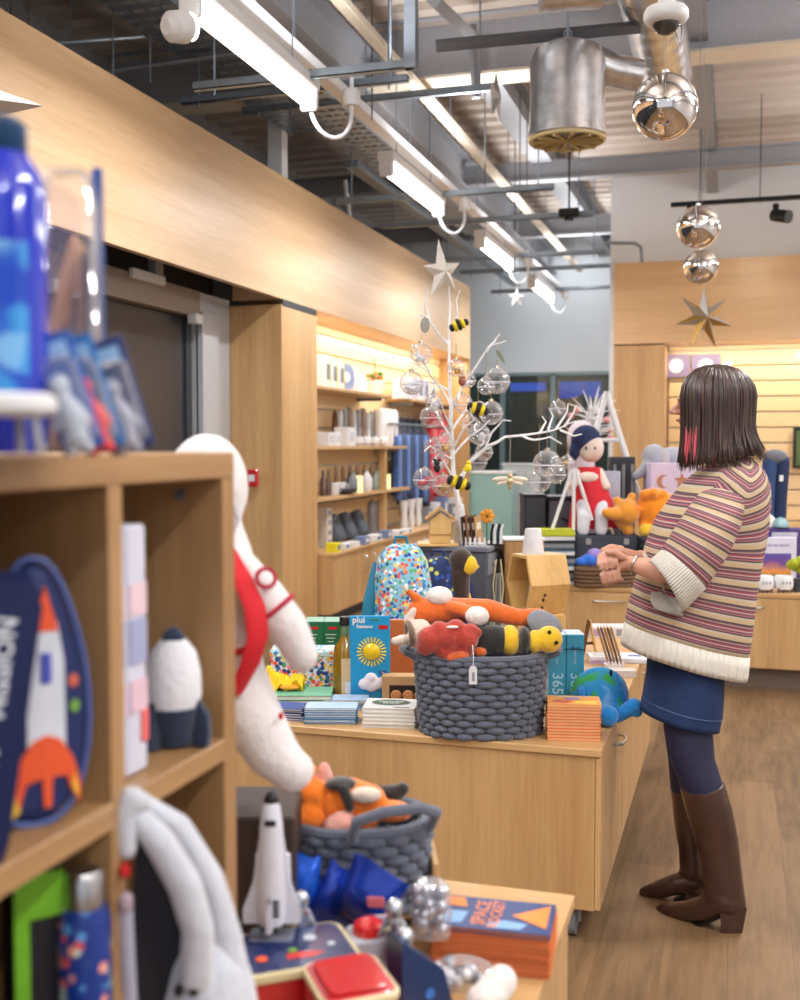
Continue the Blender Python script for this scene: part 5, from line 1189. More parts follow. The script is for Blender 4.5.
# backpacks
def bpack(label, px, ybase, d, w, h, dep, m_, strapm, rz=0, side=-1, grp=None, pocket=None, trim=None):
    p = W(px, ybase, d); p.z = TZ
    t = thing('backpack', label, 'backpack', p, TH+rz, grp)
    rings = []
    for z, f, g in ((0, .86, .8), (.02, .98, .97), (h*.35, 1.03, 1.05), (h*.7, .97, .95), (h*.88, .84, .75), (h*.97, .6, .5), (h, .35, .25)):
        rings.append(ell((0, 0, z), w/2*f, dep/2*g, n=28, pw=2.8))
    MB().loft(rings).build('body', m_, t, ang=70)
    mb = MB(); mb.loft([ell((0, -dep*.45, z), w*.36*f, dep*.22*f, n=20, pw=3) for z, f in ((h*.05, .85), (h*.08, 1), (h*.40, 1), (h*.46, .8))]); mb.build('front_pocket', pocket or m_, t, ang=70)
    mb = MB(); mb.tube([V((x, -dep*.62+abs(x)*.2, h*.47)) for x in (-w*.32, -w*.15, 0, w*.15, w*.32)], .006, 6); mb.build('zip', trim or P('white zip', (214, 220, 226), .5), t)
    mb = MB(); mb.tube([V((side*w*.40, .02, h*.86)), V((side*w*.56, -.02, h*.62)), V((side*w*.66, -.04, h*.36)), V((side*w*.60, -.02, h*.12)), V((side*w*.45, 0, h*.05))], [.018, .024, .030, .026, .014], 8, flat=.35); mb.build('shoulder_strap', strapm, t)
    mb = MB(); mb.tube([(-.03, .02, h*.97), (-.02, .02, h*1.05), (.02, .02, h*1.05), (.03, .02, h*.97)], .006, 8); mb.build('grab_loop', strapm, t)
    return t
fl1 = pattern('garden floral cloth', (132, 190, 214), [(226, 236, 240), (226, 84, 70), (40, 70, 140), (90, 170, 120), (240, 210, 90), (236, 140, 60), (60, 120, 190)], 70, .7, .55)
fl2 = pattern('night floral cloth', (22, 40, 92), [(40, 80, 170), (30, 60, 130), (70, 120, 190), (36, 60, 120), (200, 210, 90)], 46, .7, .42)
bpack('pale blue floral childrens backpack with a teal strap', 402, 660, 4.1, .225, .51, .17, fl1, P('teal webbing', (24, 116, 146), .6), .25)
b2_ = bpack('navy floral backpack beside the pale floral one', 438, 660, 4.32, .16, .44, .13, fl2, navy, 0, 1, pocket=fl2, trim=P('lime zip', (180, 200, 60), .5))
MB().box((-.01, -.096, .20), (.04, .004, .05), .002).build('label_panel', P('pale patch', (196, 206, 216), .6), b2_)
b3_ = bpack('small navy floral backpack in front of the grey cabinet', 456, 660, 4.38, .10, .42, .11, fl2, navy, 0, 1, pocket=fl2, trim=P('lime zip', (180, 200, 60), .5))
MB().box((.0, -.082, .20), (.04, .004, .05), .002).build('label_panel', P('pale patch', (196, 206, 216), .6), b3_)
# long haired yellow faced hanging toy
dp = W(466, 600, 4.30)
dl = thing('long_haired_soft_toy', 'soft toy with long dark brown hair and a yellow face against the grey cabinet', 'soft toy', (dp.x, dp.y, TZ), TH)
def DL(px, py, dd=0): return FR[dl].inverted() @ W(px, py, 4.30+dd)
mb = MB(); mb.sph(DL(461, 561), (.050, .046, .052)); chain(mb, [DL(459, 575), DL(460, 595), DL(459, 615), DL(461, 640), DL(462, 665)], [.044, .038, .032, .032, .034]); soft('hair', mb, plush('dark hair', (54, 38, 30)), dl)
mb = MB(); mb.sph(DL(469, 565, -.014), (.034, .034, .040)); mb.sph(DL(478, 567, -.014), (.008, .008, .007)); soft('face', mb, p_ye, dl)
mb = MB(); chain(mb, [DL(468, 595), DL(469, 625), DL(468, 650)], [.012, .015, .018]); soft('yellow_arm', mb, p_ye, dl)
# glass bottle with gilt twigs
t = thing('glass_bottle_vase', 'tall clear glass bottle with pale gilt cord in front of the birdhouse', 'vase', W(498, 656, 4.22), TH)
t.location.z = TZ; FR[t] = Matrix.Translation((t.location.x, t.location.y, TZ)) @ Matrix.Rotation(TH, 4, 'Z')
MB().lathe([(.0, 0), (.030, .002), (.032, .02), (.032, .20), (.022, .26), (.012, .30), (.011, .38), (.014, .385)], seg=24).build('body', clear, t)
for a in (-1, 1): MB().tube([(a*.006, 0, .01), (a*.02, 0, .12), (a*.012, 0, .25), (a*.02, 0, .34), (a*.008, 0, .44)], .0030, 6).build('gilt_twig', P('pale gilt', (206, 196, 150), .4, metal=.4), t)
t = thing('yellow_flowers', 'small bunch of yellow flowers left of the tall glass bottle', 'flowers', W(488, 640, 4.3), TH)
t.location.z = TZ; FR[t] = Matrix.Translation((t.location.x, t.location.y, TZ)) @ Matrix.Rotation(TH, 4, 'Z')
for k, (x, z) in enumerate(((0, .20), (.016, .16), (-.01, .14), (.012, .24), (.0, .10))):
    MB().tube([(0, 0, 0), (x, -.01, z)], .002, 6).build('stem', P('stem green', (90, 120, 60), .7), t)
    MB().sph((x, -.012, z), (.014, .012, .012), 10, 6).build('bloom', P('yellow bloom', (226, 206, 40), .7), t)
# birdhouse with six sided outline on a pine box
pb_ = W(538, 612, 4.40)
t = thing('pine_box', 'pale pine box under the six sided birdhouse', 'box', (pb_.x, pb_.y+.02, TZ), TH)
PZ = pb_.z
MB().box((0, 0, (PZ-TZ)/2-.001), (.19, .17, PZ-TZ-.002), .003).build('box', pine, t)
t = thing('birdhouse', 'six sided pine birdhouse with an open left side', 'birdhouse', (pb_.x, pb_.y, PZ), TH-1.15)
hx = [(-.055, 0), (.055, 0), (.10, .12), (.06, .235), (-.06, .235), (-.10, .12)]
hi = [(x*.86, .012+z*.90) for x, z in hx]
mb = MB(); n = 6; T = Matrix.Rotation(-PI/2, 4, 'Z')
fvs = [V((x, -.09, z)) for x, z in hx]+[V((x, -.09, z)) for x, z in hi]+[V((x, .09, z)) for x, z in hx]+[V((x, .09, z)) for x, z in hi]
fs = []
for k in range(6):
    k2 = (k+1) % 6; fs += [[k, k2, 6+k2, 6+k], [12+k2, 12+k, 18+k, 18+k2], [k2, k, 12+k, 12+k2], [6+k, 6+k2, 18+k2, 18+k]]
mb.add(fvs, fs); mb.build('shell', pine, t, smooth=False)
mb = MB(); mb.prism(hi, .008, back=.06); mb.build('back_panel', pine, t, smooth=False)
mb = MB(); mb.prism([(-.04, .012), (.05, .012), (.06, .10), (.02, .12), (-.03, .10)], .004, back=-.03); mb.build('nest_card', P('grey twig nest', (150, 140, 130), .8), t)
for x, z in ((.07, .03), (.085, .08), (.075, .06)): MB().sph((x*.93+.012, -.03+.08*z, z), (.004, .006, .006), 8, 6).build('bore_hole', P('dark hole', (70, 48, 28), .8), t)
t = thing('white_cup', 'white tapered paper cup upside down on top of the birdhouse', 'cup', (pb_.x-.02, pb_.y-.01, PZ+.2352), TH)
MB().lathe([(.0, .0), (.044, .0), (.044, .004), (.033, .098), (.030, .102), (0, .102)], seg=28).build('cup', P('white paper', (214, 212, 214), .6), t)
t = thing('brown_crate', 'weathered wooden crate standing behind the birdhouse', 'crate', W(522, 640, 4.75), TH)
t.location.z = TZ; FR[t] = Matrix.Translation((t.location.x, t.location.y, TZ)) @ Matrix.Rotation(TH, 4, 'Z')
MB().box((0, 0, .235), (.17, .14, .47), .003).build('box', wood('weathered wood', (140, 100, 60), (190, 150, 100), 'Z', coat=0), t); MB().box((.0, 0, .476), (.18, .15, .010), .002).build('rim', P('white rim', (214, 214, 214), .6), t)
# on the grey plinth
bh = W(440, 530, 4.66)
t = thing('bird_box', 'small pine bird box with pitched roof at the foot of the white tree', 'bird box', (bh.x, bh.y, GZ+.014), TH)
mb = MB(); mb.prism([(-.045, 0), (.045, 0), (.045, .095), (0, .13), (-.045, .095)], .09, back=-.045); mb.build('body', pine, t, smooth=False)
for q in (-1, 1): MB().box((q*.030, 0, .122), (.080, .115, .008), .001, rot=(0, q*.66, 0)).build('roof_panel', P('darker pine', (190, 146, 86), .6), t)
MB().box((0, -.047, .035), (.094, .004, .006)).build('front_batten', P('darker pine', (190, 146, 86), .6), t)
t = thing('wooden_tray', 'flat pine tray under the bird box', 'tray', (bh.x-.01, bh.y, GZ), TH); MB().box((0, 0, .006), (.17, .15, .012), .002).build('tray', pine, t)
fk = W(475, 538, 4.60)
t = thing('picket_fence', 'tiny white picket fence holding cards on the grey cabinet', 'fence', (fk.x, fk.y, GZ), TH)
for k in range(5): mb = MB(); mb.prism([(-.005, 0), (.005, 0), (.005, .034), (0, .042), (-.005, .034)], .003, T=Matrix.Translation((-.04+.02*k, 0, 0))); mb.build('picket', white, t, smooth=False)
MB().box((0, .001, .014), (.095, .003, .006)).build('rail', white, t); MB().box((0, .03, .003), (.095, .06, .006)).build('base', white, t)
for k in range(4):
    c = fk+R_*(-.034+.019*k)+F_*(.014+.006*k); c.z = GZ+.0065
    tt = thing('greeting_card', ['darkest brown slim card standing in the tiny picket fence', 'second brown slim card in the tiny picket fence', 'third brown slim card in the tiny picket fence', 'palest slim card at the right of the tiny picket fence'][k], 'card', c, TH, rot=(0, math.radians(-10), TH+.9))
    MB().box((0, 0, .062), (.05, .005, .124), .001).build('card', [P('dark brown card', (70, 46, 36), .6), P('mid brown card', (130, 90, 60), .6), P('dark brown card', (70, 46, 36), .6), P('tan card', (190, 150, 104), .6)][k], tt)
    MB().box((0, -.003, .08), (.03, .001, .03)).build('card_print', cream, tt)
t = thing('orange_paper_flower', 'orange paper flower beside the cards on the grey cabinet', 'flower', W(487, 516, 4.68), TH)
hh_ = t.location.z-GZ
for k in range(7):
    a = 2*PI*k/7; MB().sph((.018*math.cos(a), -.004, .018*math.sin(a)), (.016, .006, .012), 10, 6, rot=(0, -a, 0)).build('petal', P('orange petal', (236, 160, 50), .6), t)
MB().cyl((0, 0, -hh_), (0, 0, 0), .003).build('stem', P('stem green', (90, 120, 60), .7), t); MB().sph((0, -.01, 0), .008).build('centre', P('brown centre', (150, 90, 30), .7), t)
t = thing('black_wire_stand', 'black and white striped trinkets at the right corner of the grey cabinet', 'ornament', (W(496, 538, 4.66).x, W(496, 538, 4.66).y, GZ), TH)
for k in range(4): MB().tube([(-.02+.014*k, 0, 0), (-.02+.014*k, .0, .05+.02*(k % 2)), (-.012+.014*k, 0, .09)], .0055, 8).build('striped_stick', [black, white][k % 2], t)
MB().box((0, 0, .003), (.07, .04, .006), .001).build('base', black, t)
# ================================================================== white ornament tree on the grey plinth
tr = thing('ornament_tree', 'white branching ornament tree standing on the grey cabinet', 'ornament tree', (W(458, 530, 4.72).x, W(458, 530, 4.72).y, GZ), TH)
twh = P('white painted branch', (238, 238, 240), .6, bump=.2, scale=60)
def TR(px, py, dd=0): return FR[tr].inverted() @ W(px, py, 4.72+dd)
def branch(pts, r0, r1, name='branch'):
    P_ = [TR(*p) for p in pts]; n = len(P_)
    Q = []
    for i in range(n-1):                       # smooth with a midpoint wobble
        Q.append(P_[i]); 
        if (P_[i+1]-P_[i]).length > .04: Q.append(P_[i].lerp(P_[i+1], .5)+V((random.uniform(-.003, .003), 0, random.uniform(-.004, .004))))
    Q.append(P_[-1]); m = len(Q)
    MB().tube(Q, [r0+(r1-r0)*i/(m-1) for i in range(m)], 8).build(name, twh, tr)
MB().lathe([(.0, 0), (.030, 0), (.026, .06), (.020, .15), (.016, .17), (0, .171)], c=tuple(TR(460, 532)*1.0)[:2]+(0,), seg=20).build('sleeve', white, tr)
branch([(460, 510), (456, 490), (453, 470), (452, 440), (451, 405), (450, 380), (449, 340), (450, 305), (449, 276)], .013, .003, 'trunk')
BR = [[(456, 488), (470, 462), (488, 446, -.03), (505, 437, -.04), (540, 433, -.04), (560, 428, -.04), (576, 421, -.04)],
 [(486, 447, -.03), (492, 432, -.04), (503, 420, -.05), (511, 421, -.05)],
 [(520, 435, -.04), (534, 440, -.05), (550, 437, -.06), (562, 444, -.06)], [(548, 431, -.04), (553, 416, -.03), (549, 408, -.03)], [(556, 429, -.04), (567, 412, -.03), (568, 404, -.03)],
 [(564, 427, -.04), (574, 412, -.05), (576, 405, -.05)], [(560, 430, -.04), (574, 436, -.06), (582, 434, -.06)], [(540, 433, -.04), (546, 422), (542, 416)],
 [(451, 405), (442, 390), (428, 372, -.05), (416, 364, -.07), (407, 360, -.08)], [(451, 392), (436, 383, .04), (420, 381, .06), (408, 384, .06)],
 [(449, 345), (440, 336), (430, 322), (425, 305), (428, 293), (425, 285)], [(450, 330), (458, 318), (456, 300), (460, 290)],
 [(451, 410), (462, 388), (474, 370, -.04), (484, 354, -.06), (492, 345, -.07), (506, 341, -.08)], [(486, 352, -.06), (494, 342, -.05), (500, 334, -.05)],
 [(452, 430), (466, 410, .05), (478, 402, .08), (488, 404, .09)], [(452, 440), (440, 420, .06), (432, 402, .09), (428, 392, .1)],
 [(453, 460), (440, 452, -.05), (430, 446, -.08), (424, 452, -.1)], [(453, 455), (470, 436, .06), (482, 428, .09), (490, 420, .1)],
 [(452, 430), (444, 412, -.08), (438, 398, -.12)], [(452, 450), (464, 428, -.08), (474, 420, -.12), (470, 408, -.14)], [(456, 480), (446, 466, -.06), (440, 452, -.1), (432, 462, -.12)],
 [(430, 372, -.05), (418, 350, -.05), (411, 344, -.05)], [(428, 318), (420, 314), (416, 318)]]
for b_ in BR: branch([p if len(p) == 3 else (p[0], p[1], 0) for p in b_], .0095 if b_ is BR[0] else .0058, .0022)
# star on top
t = thing('tree_star', 'matt silver five pointed star on top of the white tree', 'star', W(442, 272, 4.66), TH+.55)
mb = star3d(5, .115, .045, .03, [.14, .10, .12, .10, .10]); Rm = Matrix.Rotation(math.radians(-8), 4, 'Y'); mb.v = [Rm @ p for p in mb.v]; mb.build('star', P('pale silver star', (206, 200, 192), .4, metal=.25), t, smooth=False)
# glass baubles
gb = glass('bauble glass', (250, 250, 252))
sv = P('bauble cap silver', (200, 190, 170), .25, metal=.9)
def bauble(px, py, r, label, inner=None, dd=0, band=True, up=30, d0=4.72):
    d = d0+dd; R = r*d/1100; t = thing('glass_bauble', label, 'bauble', W(px, py, d), TH, 'clear glass baubles on the white tree')
    MB().sph((0, 0, 0), R, 24, 16).build('globe', gb, t, ang=180)
    MB().cyl((0, 0, R*.94), (0, 0, R*1.16), R*.22, R*.2, 12).build('cap', sv, t)
    MB().tube([(0, 0, R*1.12), (.0, 0, R*1.2+up*d/1100*.5), (0, 0, R*1.1+up*d/1100)], .0012, 6).build('string', P('gold thread', (170, 150, 90), .5, metal=.3), t)
    if band: MB().torus((0, 0, -R*.1), R*1.0, R*.035, 24, 6).build('painted_band', P('frosted band', (224, 220, 226), .5), t)
    if inner:
        mb = MB()
        for k in range(4): mb.sph((random.uniform(-.4, .4)*R, random.uniform(-.4, .4)*R, -R*.35+random.uniform(-.2, .4)*R), R*.26, 10, 6)
        blob(mb, R*.1, 1).build('filling', inner, t, ang=180)
fr_ = P('ruby filling', (200, 50, 60), .4); fg_ = P('gilt filling', (200, 160, 80), .35, metal=.5); fw_ = P('snow filling', (226, 226, 230), .6); fb_ = P('rose brown filling', (150, 90, 70), .5)
BL = [(421, 354, 11, 'clear glass bauble at the upper left twig, just left of the trunk', fw_, -.07, 8), (411.5, 383, 12, 'clear glass bauble with a pale band, farthest left on the tree', fw_, .02, 6),
 (497, 381, 13, 'large clear glass bauble, upper right under the leaf', None, -.07, 32), (486, 386, 9, 'clear bauble tucked left of the large upper right one', None, .02, 24), (491, 413, 12, 'clear glass bauble hanging under the large upper right one', None, -.05, 14),
 (431, 417, 11, 'bauble with ruby filling, left of the trunk at mid height', fr_, -.1, 22), (444, 444, 10, 'gilt filled bauble over the trunk below mid height', fg_, -.12, 20), (424, 479, 11, 'bauble with ruby filling, lowest on the left', fr_, -.1, 24),
 (443, 485, 11, 'gilt filled bauble, lowest beside the trunk', fg_, -.12, 22), (478, 462, 9, 'clear bauble behind the yellow bird', None, .08, 26), (479, 434, 11, 'pale bauble right of the trunk below the yellow bee', fw_, -.06, 20), (463, 404, 10, 'clear bauble close right of the trunk', None, -.08, 16),
 (456, 368, 9, 'small gilt filled bauble right beside the upper trunk', fg_, -.06, 14), (434, 402, 9, 'small clear bauble behind the ruby one on the left', fw_, .08, 16), (468, 380, 8, 'small clear bauble between trunk and large upper right bauble', fw_, .05, 14), (470, 424, 9, 'small bauble with brown filling in the middle of the tree', fb_, .04, 16),
 (440, 462, 8, 'small pale bauble below the middle of the trunk', fw_, .06, 14), (484, 452, 9, 'small brown filled bauble above the right branch', fb_, .03, 12), (433, 446, 8, 'small rose bauble low on the left', P('rose filling', (220, 110, 120), .5), .02, 14),
 (547, 464, 14, 'large clear bauble near the end of the long right branch', None, -.06, 22), (539, 481, 12, 'clear bauble overlapping below the large one on the right branch', None, -.02, 44), (556, 474, 10, 'clear bauble at the right of the overlapping group', None, .03, 32), (567, 462, 7, 'small rose gold bauble at the tip of the right branch', fg_, .04, 30)]
for px, py, r, l, inn, dd, up in BL: bauble(px, py, r, l, inn, dd, True, up)
# bees, birds
yb = P('bee yellow', (232, 206, 36), .6); kb = P('bee black', (30, 28, 26), .6)
def bee(px, py, L, label, dd=-.1, tilt=0, up=20):
    d = 4.72+dd; s_ = d/1100*L; t = thing('bee_ornament', label, 'ornament', W(px, py, d), TH)
    T = Euler((0, tilt, 0)).to_matrix().to_4x4()
    for k in range(5):
        x = (-.42+.21*k)*s_; r = s_*[.22, .31, .33, .30, .2][k]
        mb = MB(); mb.sph((x, 0, 0), (s_*.15, r, r), 14, 10); mb.v = [T @ p for p in mb.v]; mb.build('body_band', [kb, yb][k % 2] if k < 4 else kb, t, ang=180)
    for q in (-1, 1): mb = MB(); mb.sph((0, q*s_*.22, s_*.35), (s_*.14, s_*.24, s_*.05), 12, 8); mb.v = [T @ p for p in mb.v]; mb.build('wing', P('wing white', (220, 220, 220), .5), t)
    MB().tube([(0, 0, s_*.3), (0, 0, s_*.3+up*d/1100)], .001, 6).build('string', P('gold thread', (170, 150, 90), .5, metal=.3), t)
bee(459, 325, 18, 'yellow and black bee ornament near the top of the white tree', -.06, -.4, 26); bee(478, 409, 20, 'yellow bee ornament in the middle right of the white tree', -.12, .3, 14); bee(459, 483, 22, 'large yellow bee ornament low over the trunk', -.16, .35, 14)
t = thing('bird_ornament', 'yellow bird ornament just above the lowest bee', 'ornament', W(468, 468, 4.6), TH)
mb = MB(); mb.sph((0, 0, 0), (.016, .014, .018)); mb.sph((.002, 0, .022), .010); mb.build('body', yb, t, ang=180); MB().sph((-.012, 0, -.008), (.012, .006, .006), 10, 6).build('tail', yb, t); MB().cyl((.010, 0, .022), (.020, 0, .020), .003, .0005, 8).build('beak', P('orange beak', (226, 120, 30), .5), t); MB().cyl((0, 0, .03), (0, 0, .07), .001, seg=6).build('string', sv, t)
t = thing('mouse_ornament', 'small black ornament low on the left of the tree', 'ornament', W(437, 468, 4.58), TH)
mb = MB(); mb.sph((0, 0, 0), (.014, .012, .020)); mb.sph((0, 0, .022), .012); mb.sph((-.010, 0, .034), .006); mb.sph((.010, 0, .034), .006); mb.build('body', kb, t, ang=180); MB().cyl((0, 0, .03), (0, 0, .09), .001, seg=6).build('string', sv, t)
t = thing('owl_ornament', 'gilt brown owl ornament beside the upper trunk', 'ornament', W(462, 381, 4.62), TH)
mb = MB(); mb.sph((0, 0, 0), (.016, .013, .022)); mb.sph((0, 0, .020), .014); mb.build('body', fb_, t, ang=180)
for q in (-1, 1): MB().sph((q*.006, -.012, .022), (.005, .003, .005), 10, 6).build('eye', cream, t)
MB().cyl((0, 0, .03), (0, 0, .07), .001, seg=6).build('string', sv, t)
t = thing('oval_pendant', 'grey oval disc pendant at the upper left of the tree', 'ornament', W(425, 325, 4.66), TH+.5)
MB().lathe([(0, -.004), (.026, -.003), (.026, .003), (0, .004)], seg=24, T=Matrix.Diagonal((.8, 1, 1.25, 1)) @ Matrix.Rotation(PI/2, 4, 'X')).build('disc', P('weathered silver', (150, 146, 138), .5, metal=.4), t); MB().cyl((0, 0, .03), (0, 0, .09), .001, seg=6).build('string', sv, t)
t = thing('leaf_ornament', 'dark green leaf ornament hanging at the upper right of the tree', 'ornament', W(500, 357, 4.64), TH)
mb = MB(); mb.prism([(-.018, .03), (-.004, .028), (.014, .0), (.022, -.032), (.004, -.014), (-.012, .01)], .003); mb.build('leaf', P('leaf green', (120, 132, 110), .5), t); MB().cyl((-.012, 0, .02), (-.008, 0, .08), .001, seg=6).build('string', sv, t)
# golden bee charm
t = thing('golden_bee_charm', 'pale gold bee charm with spread wings hanging under the right branch', 'ornament', W(510, 480, 4.60), TH)
gl_ = P('champagne gold', (206, 186, 146), .3, metal=.6); mb = MB(); mb.sph((0, 0, .016), (.012, .012, .014)); mb.sph((0, 0, -.006), (.014, .013, .016)); mb.sph((0, 0, -.028), (.009, .008, .014)); blob(mb, .003, 1).build('body', gl_, t, ang=180)
for q in (-1, 1):
    MB().sph((q*.040, 0, .004), (.036, .006, .012), 14, 8, rot=(0, q*.12, 0)).build('wing', P('pearl wing', (226, 216, 196), .3, metal=.3), t); MB().sph((q*.032, .002, -.012), (.024, .005, .009), 14, 8, rot=(0, q*.3, 0)).build('lower_wing', P('pearl wing', (226, 216, 196), .3, metal=.3), t)
    MB().tube([(q*.004, 0, .028), (q*.010, 0, .042)], .0012, 6).build('antenna', gl_, t)
MB().cyl((0, 0, .03), (0, 0, .19), .0012, seg=6).build('chain', sv, t)
# ================================================================== goods on the lit shelves, left wall
def LS(px, z, X=-3.42): p = Xp(px, 445, X); return V((p.x, p.y, z))
def lbox(name, label, px, z, w, d, h, m_, X=-3.40, cat='box', grp=None, face=None, stripe=None):
    p = LS(px, z+.0005, X); t = thing(name, label, cat, p, PI/2, grp)
    MB().box((0, 0, h/2), (w, d, h), .003).build('box', m_, t)
    if face: MB().box((0, -d/2-.001, h*.5), (w*.6, .002, h*.5), .001).build('printed_panel', face, t)
    if stripe: MB().box((w*.4, -d/2-.001, h/2), (w*.14, .002, h*.98), .001).build('side_stripe', stripe, t)
    return t
def vessel(name, label, px, z, prof, m_, X=-3.40, cat='vase', grp=None, extra=None):
    p = LS(px, z+.0005, X); t = thing(name, label, cat, p, TH, grp)
    MB().lathe([(0, 0)]+prof, seg=20).build('body', m_, t)
    if extra == 'handle': 
        R = max(r for r, _ in prof); H = prof[-1][1]; MB().tube([(R*.95, 0, H*.8), (R*1.5, 0, H*.75), (R*1.5, 0, H*.35), (R*.95, 0, H*.25)], R*.12, 6).build('handle', m_, t)
    if extra == 'lid': H = prof[-1][1]; R = prof[-1][0]; MB().lathe([(0, H), (R*1.05, H), (R*.8, H+.02), (.008, H+.03), (.012, H+.045), (0, H+.05)], seg=16).build('lid', m_, t)
    return t
lem = P('lemon card', (226, 214, 40), .5); wcd = P('white card', (226, 226, 228), .5); gcd = P('grey card', (130, 134, 142), .5); bcd = P('soft blue card', (110, 130, 170), .5); blk = P('near black card', (48, 50, 58), .5)
Z1, Z2, Z3, Z4 = 1.95, 1.45, 1.02, TZ
names = ['tall column end', 'second place', 'third place', 'fourth place', 'fifth place']
for k, px in enumerate((322, 329, 336)): lbox('gift_box', ['white box with lemon stripe at the very left of the top shelf', 'white box with lemon stripe, second on the top shelf', 'grey white box with lemon stripe beside the round blue plate'][k], px, Z1, .13, .12, .27-.01*k, wcd, stripe=lem, face=gcd)
t = thing('display_plate', 'round blue and white plate standing on the top shelf', 'plate', LS(346, Z1, -3.40)+V((0, 0, .125)), PI/2-.3)
MB().lathe([(0, .0), (.115, .0), (.125, .012), (.10, .010), (0, .008)], seg=32, T=Matrix.Rotation(PI/2, 4, 'X')).build('plate', P('plate blue', (140, 156, 196), .3), t); MB().lathe([(0, .013), (.05, .012), (.05, .0)], seg=24, T=Matrix.Rotation(PI/2, 4, 'X')).build('centre', wcd, t)
MB().box((0, .02, -.11), (.06, .05, .012)).build('stand', pine, t)
wv_ = P('white ceramic', (224, 222, 222), .3, coat=.3)
vessel('candle_holder', 'white spired ceramic house next to the blue plate', 356, Z1, [(.05, 0), (.05, .10), (.02, .17), (.004, .23)], wv_); vessel('candle_holder', 'white ceramic cone right of the spired house', 362, Z1, [(.055, 0), (.055, .08), (.03, .14), (.003, .18)], wv_)
t = thing('flower_display', 'small orange and green flower arrangement in a white pot on the top shelf', 'flowers', LS(375, Z1, -3.40), TH)
MB().lathe([(0, 0), (.07, 0), (.09, .13), (.085, .135), (0, .13)], seg=20).build('pot', wv_, t)
for k in range(9): a = 2.4*k; MB().sph((.06*math.cos(a), .04*math.sin(a), .17+.02*(k % 3)), (.028, .026, .022), 10, 6).build('bloom', [P('orange bloom', (226, 130, 60), .7), P('leaf clump', (90, 130, 60), .8)][k % 2], t)
MB().tube([(0, 0, .15), (.005, 0, .28), (-.01, 0, .36)], .006, 6).build('stem', P('stem green', (90, 120, 60), .7), t)
# cylinders hanging under the top shelf / standing tall goods on shelf two
for k, px in enumerate((324, 331, 338)): lbox('white_box', ['white gift box at the column end of the second shelf', 'white gift box beside the first on the second shelf', 'large white square box in the middle of the second shelf'][k], px if k < 2 else 345, Z2, .12 if k < 2 else .2, .14, .12 if k < 2 else .17, wcd, face=P('pale grey card', (200, 202, 206), .5))
for k, px in enumerate((358, 366, 374, 383)): vessel('tea_light_holder', 'round white ceramic tea light holder on the second shelf, ' + ['nearest', 'second', 'third', 'farthest'][k], px, Z2, [(.03, 0), (.055, .03), (.05, .07), (.03, .09)], wv_, grp='white tea light holders')
for k in range(9):
    px = 340+k*4.6; vessel('glass_tube', 'tall slim ' + ['clear', 'smoky', 'pale brown'][k % 3] + ' glass vase standing at the back of the second shelf', px, Z2, [(.028, 0), (.030, .02), (.030, .30+.02*(k % 3)), (.024, .33+.02*(k % 3))], [P('clear grey glass', (216, 222, 226), .1, coat=1), P('smoky glass', (150, 152, 158), .1, coat=1), P('pale brown glass', (150, 120, 96), .15, coat=1)][k % 3], X=-3.52, grp='slim vases on the second shelf, '+['clear', 'smoky', 'brown'][k % 3])
for k in range(4): vessel('tall_white_vase', 'tall ribbed white vase at the far end of the second shelf', 380+k*4.5, Z2, [(.04, 0), (.05, .05), (.05, .34), (.03, .38)], wv_, X=-3.44, grp='tall white vases')
vessel('wooden_pepper_mill', 'brown turned wooden mill on the second shelf near the column', 335, Z2, [(.03, 0), (.02, .1), (.03, .18), (.02, .30), (.01, .33)], P('walnut stained wood', (112, 74, 44), .6), X=-3.50, cat='mill')
# third shelf
for k, px in enumerate((323, 328)): vessel('glass_bottle', 'small dark bottle at the column end of the third shelf', px, Z3, [(.03, 0), (.03, .12), (.012, .17), (.012, .22)], P('dark brown glass', (90, 62, 50), .15, coat=1), cat='bottle', grp='dark bottles on the third shelf')
for k, px in enumerate((334, 341)): vessel('mug', 'white mug on the third shelf, ' + ['nearer', 'farther'][k] + ' of the pair', px, Z3, [(.04, 0), (.045, .01), (.045, .10), (.04, .105)], wv_, cat='mug', extra='handle', grp='white mugs')
for k, px in enumerate((352, 366, 377)): vessel('jug', ['grey lidded jar', 'white lidded jar', 'pale green lidded jar'][k] + ' on the third shelf', px, Z3, [(.05, 0), (.06, .04), (.06, .12), (.035, .16)], [gcd, wv_, P('pale celadon', (180, 200, 190), .3)][k], cat='jar', extra='lid')
vessel('lit_candle', 'pale yellow glowing candle jar in the middle of the third shelf', 359, Z3, [(.035, 0), (.035, .15), (.03, .155)], P('warm candle glow', (255, 240, 170), .4, emit=.8), X=-3.34, cat='candle'); vessel('lit_candle', 'pale yellow glowing candle jar at the far end of the third shelf', 387, Z3, [(.035, 0), (.035, .14), (.03, .145)], P('warm candle glow', (255, 240, 170), .4, emit=.8), X=-3.34, cat='candle')
vessel('dark_bowl', 'dark slate bowl at the front of the third shelf', 346, Z3, [(.05, 0), (.10, .03), (.11, .05), (.10, .05)], P('slate bowl', (74, 78, 92), .4), X=-3.33, cat='bowl')
for k in range(7): vessel('glass_tube', 'slim brown reed bottle at the back of the third shelf', 336+k*7, Z3, [(.02, 0), (.025, .03), (.022, .20), (.010, .25)], P('pale brown glass', (150, 120, 96), .15, coat=1), X=-3.53, cat='bottle', grp='brown bottles at the back of the third shelf')
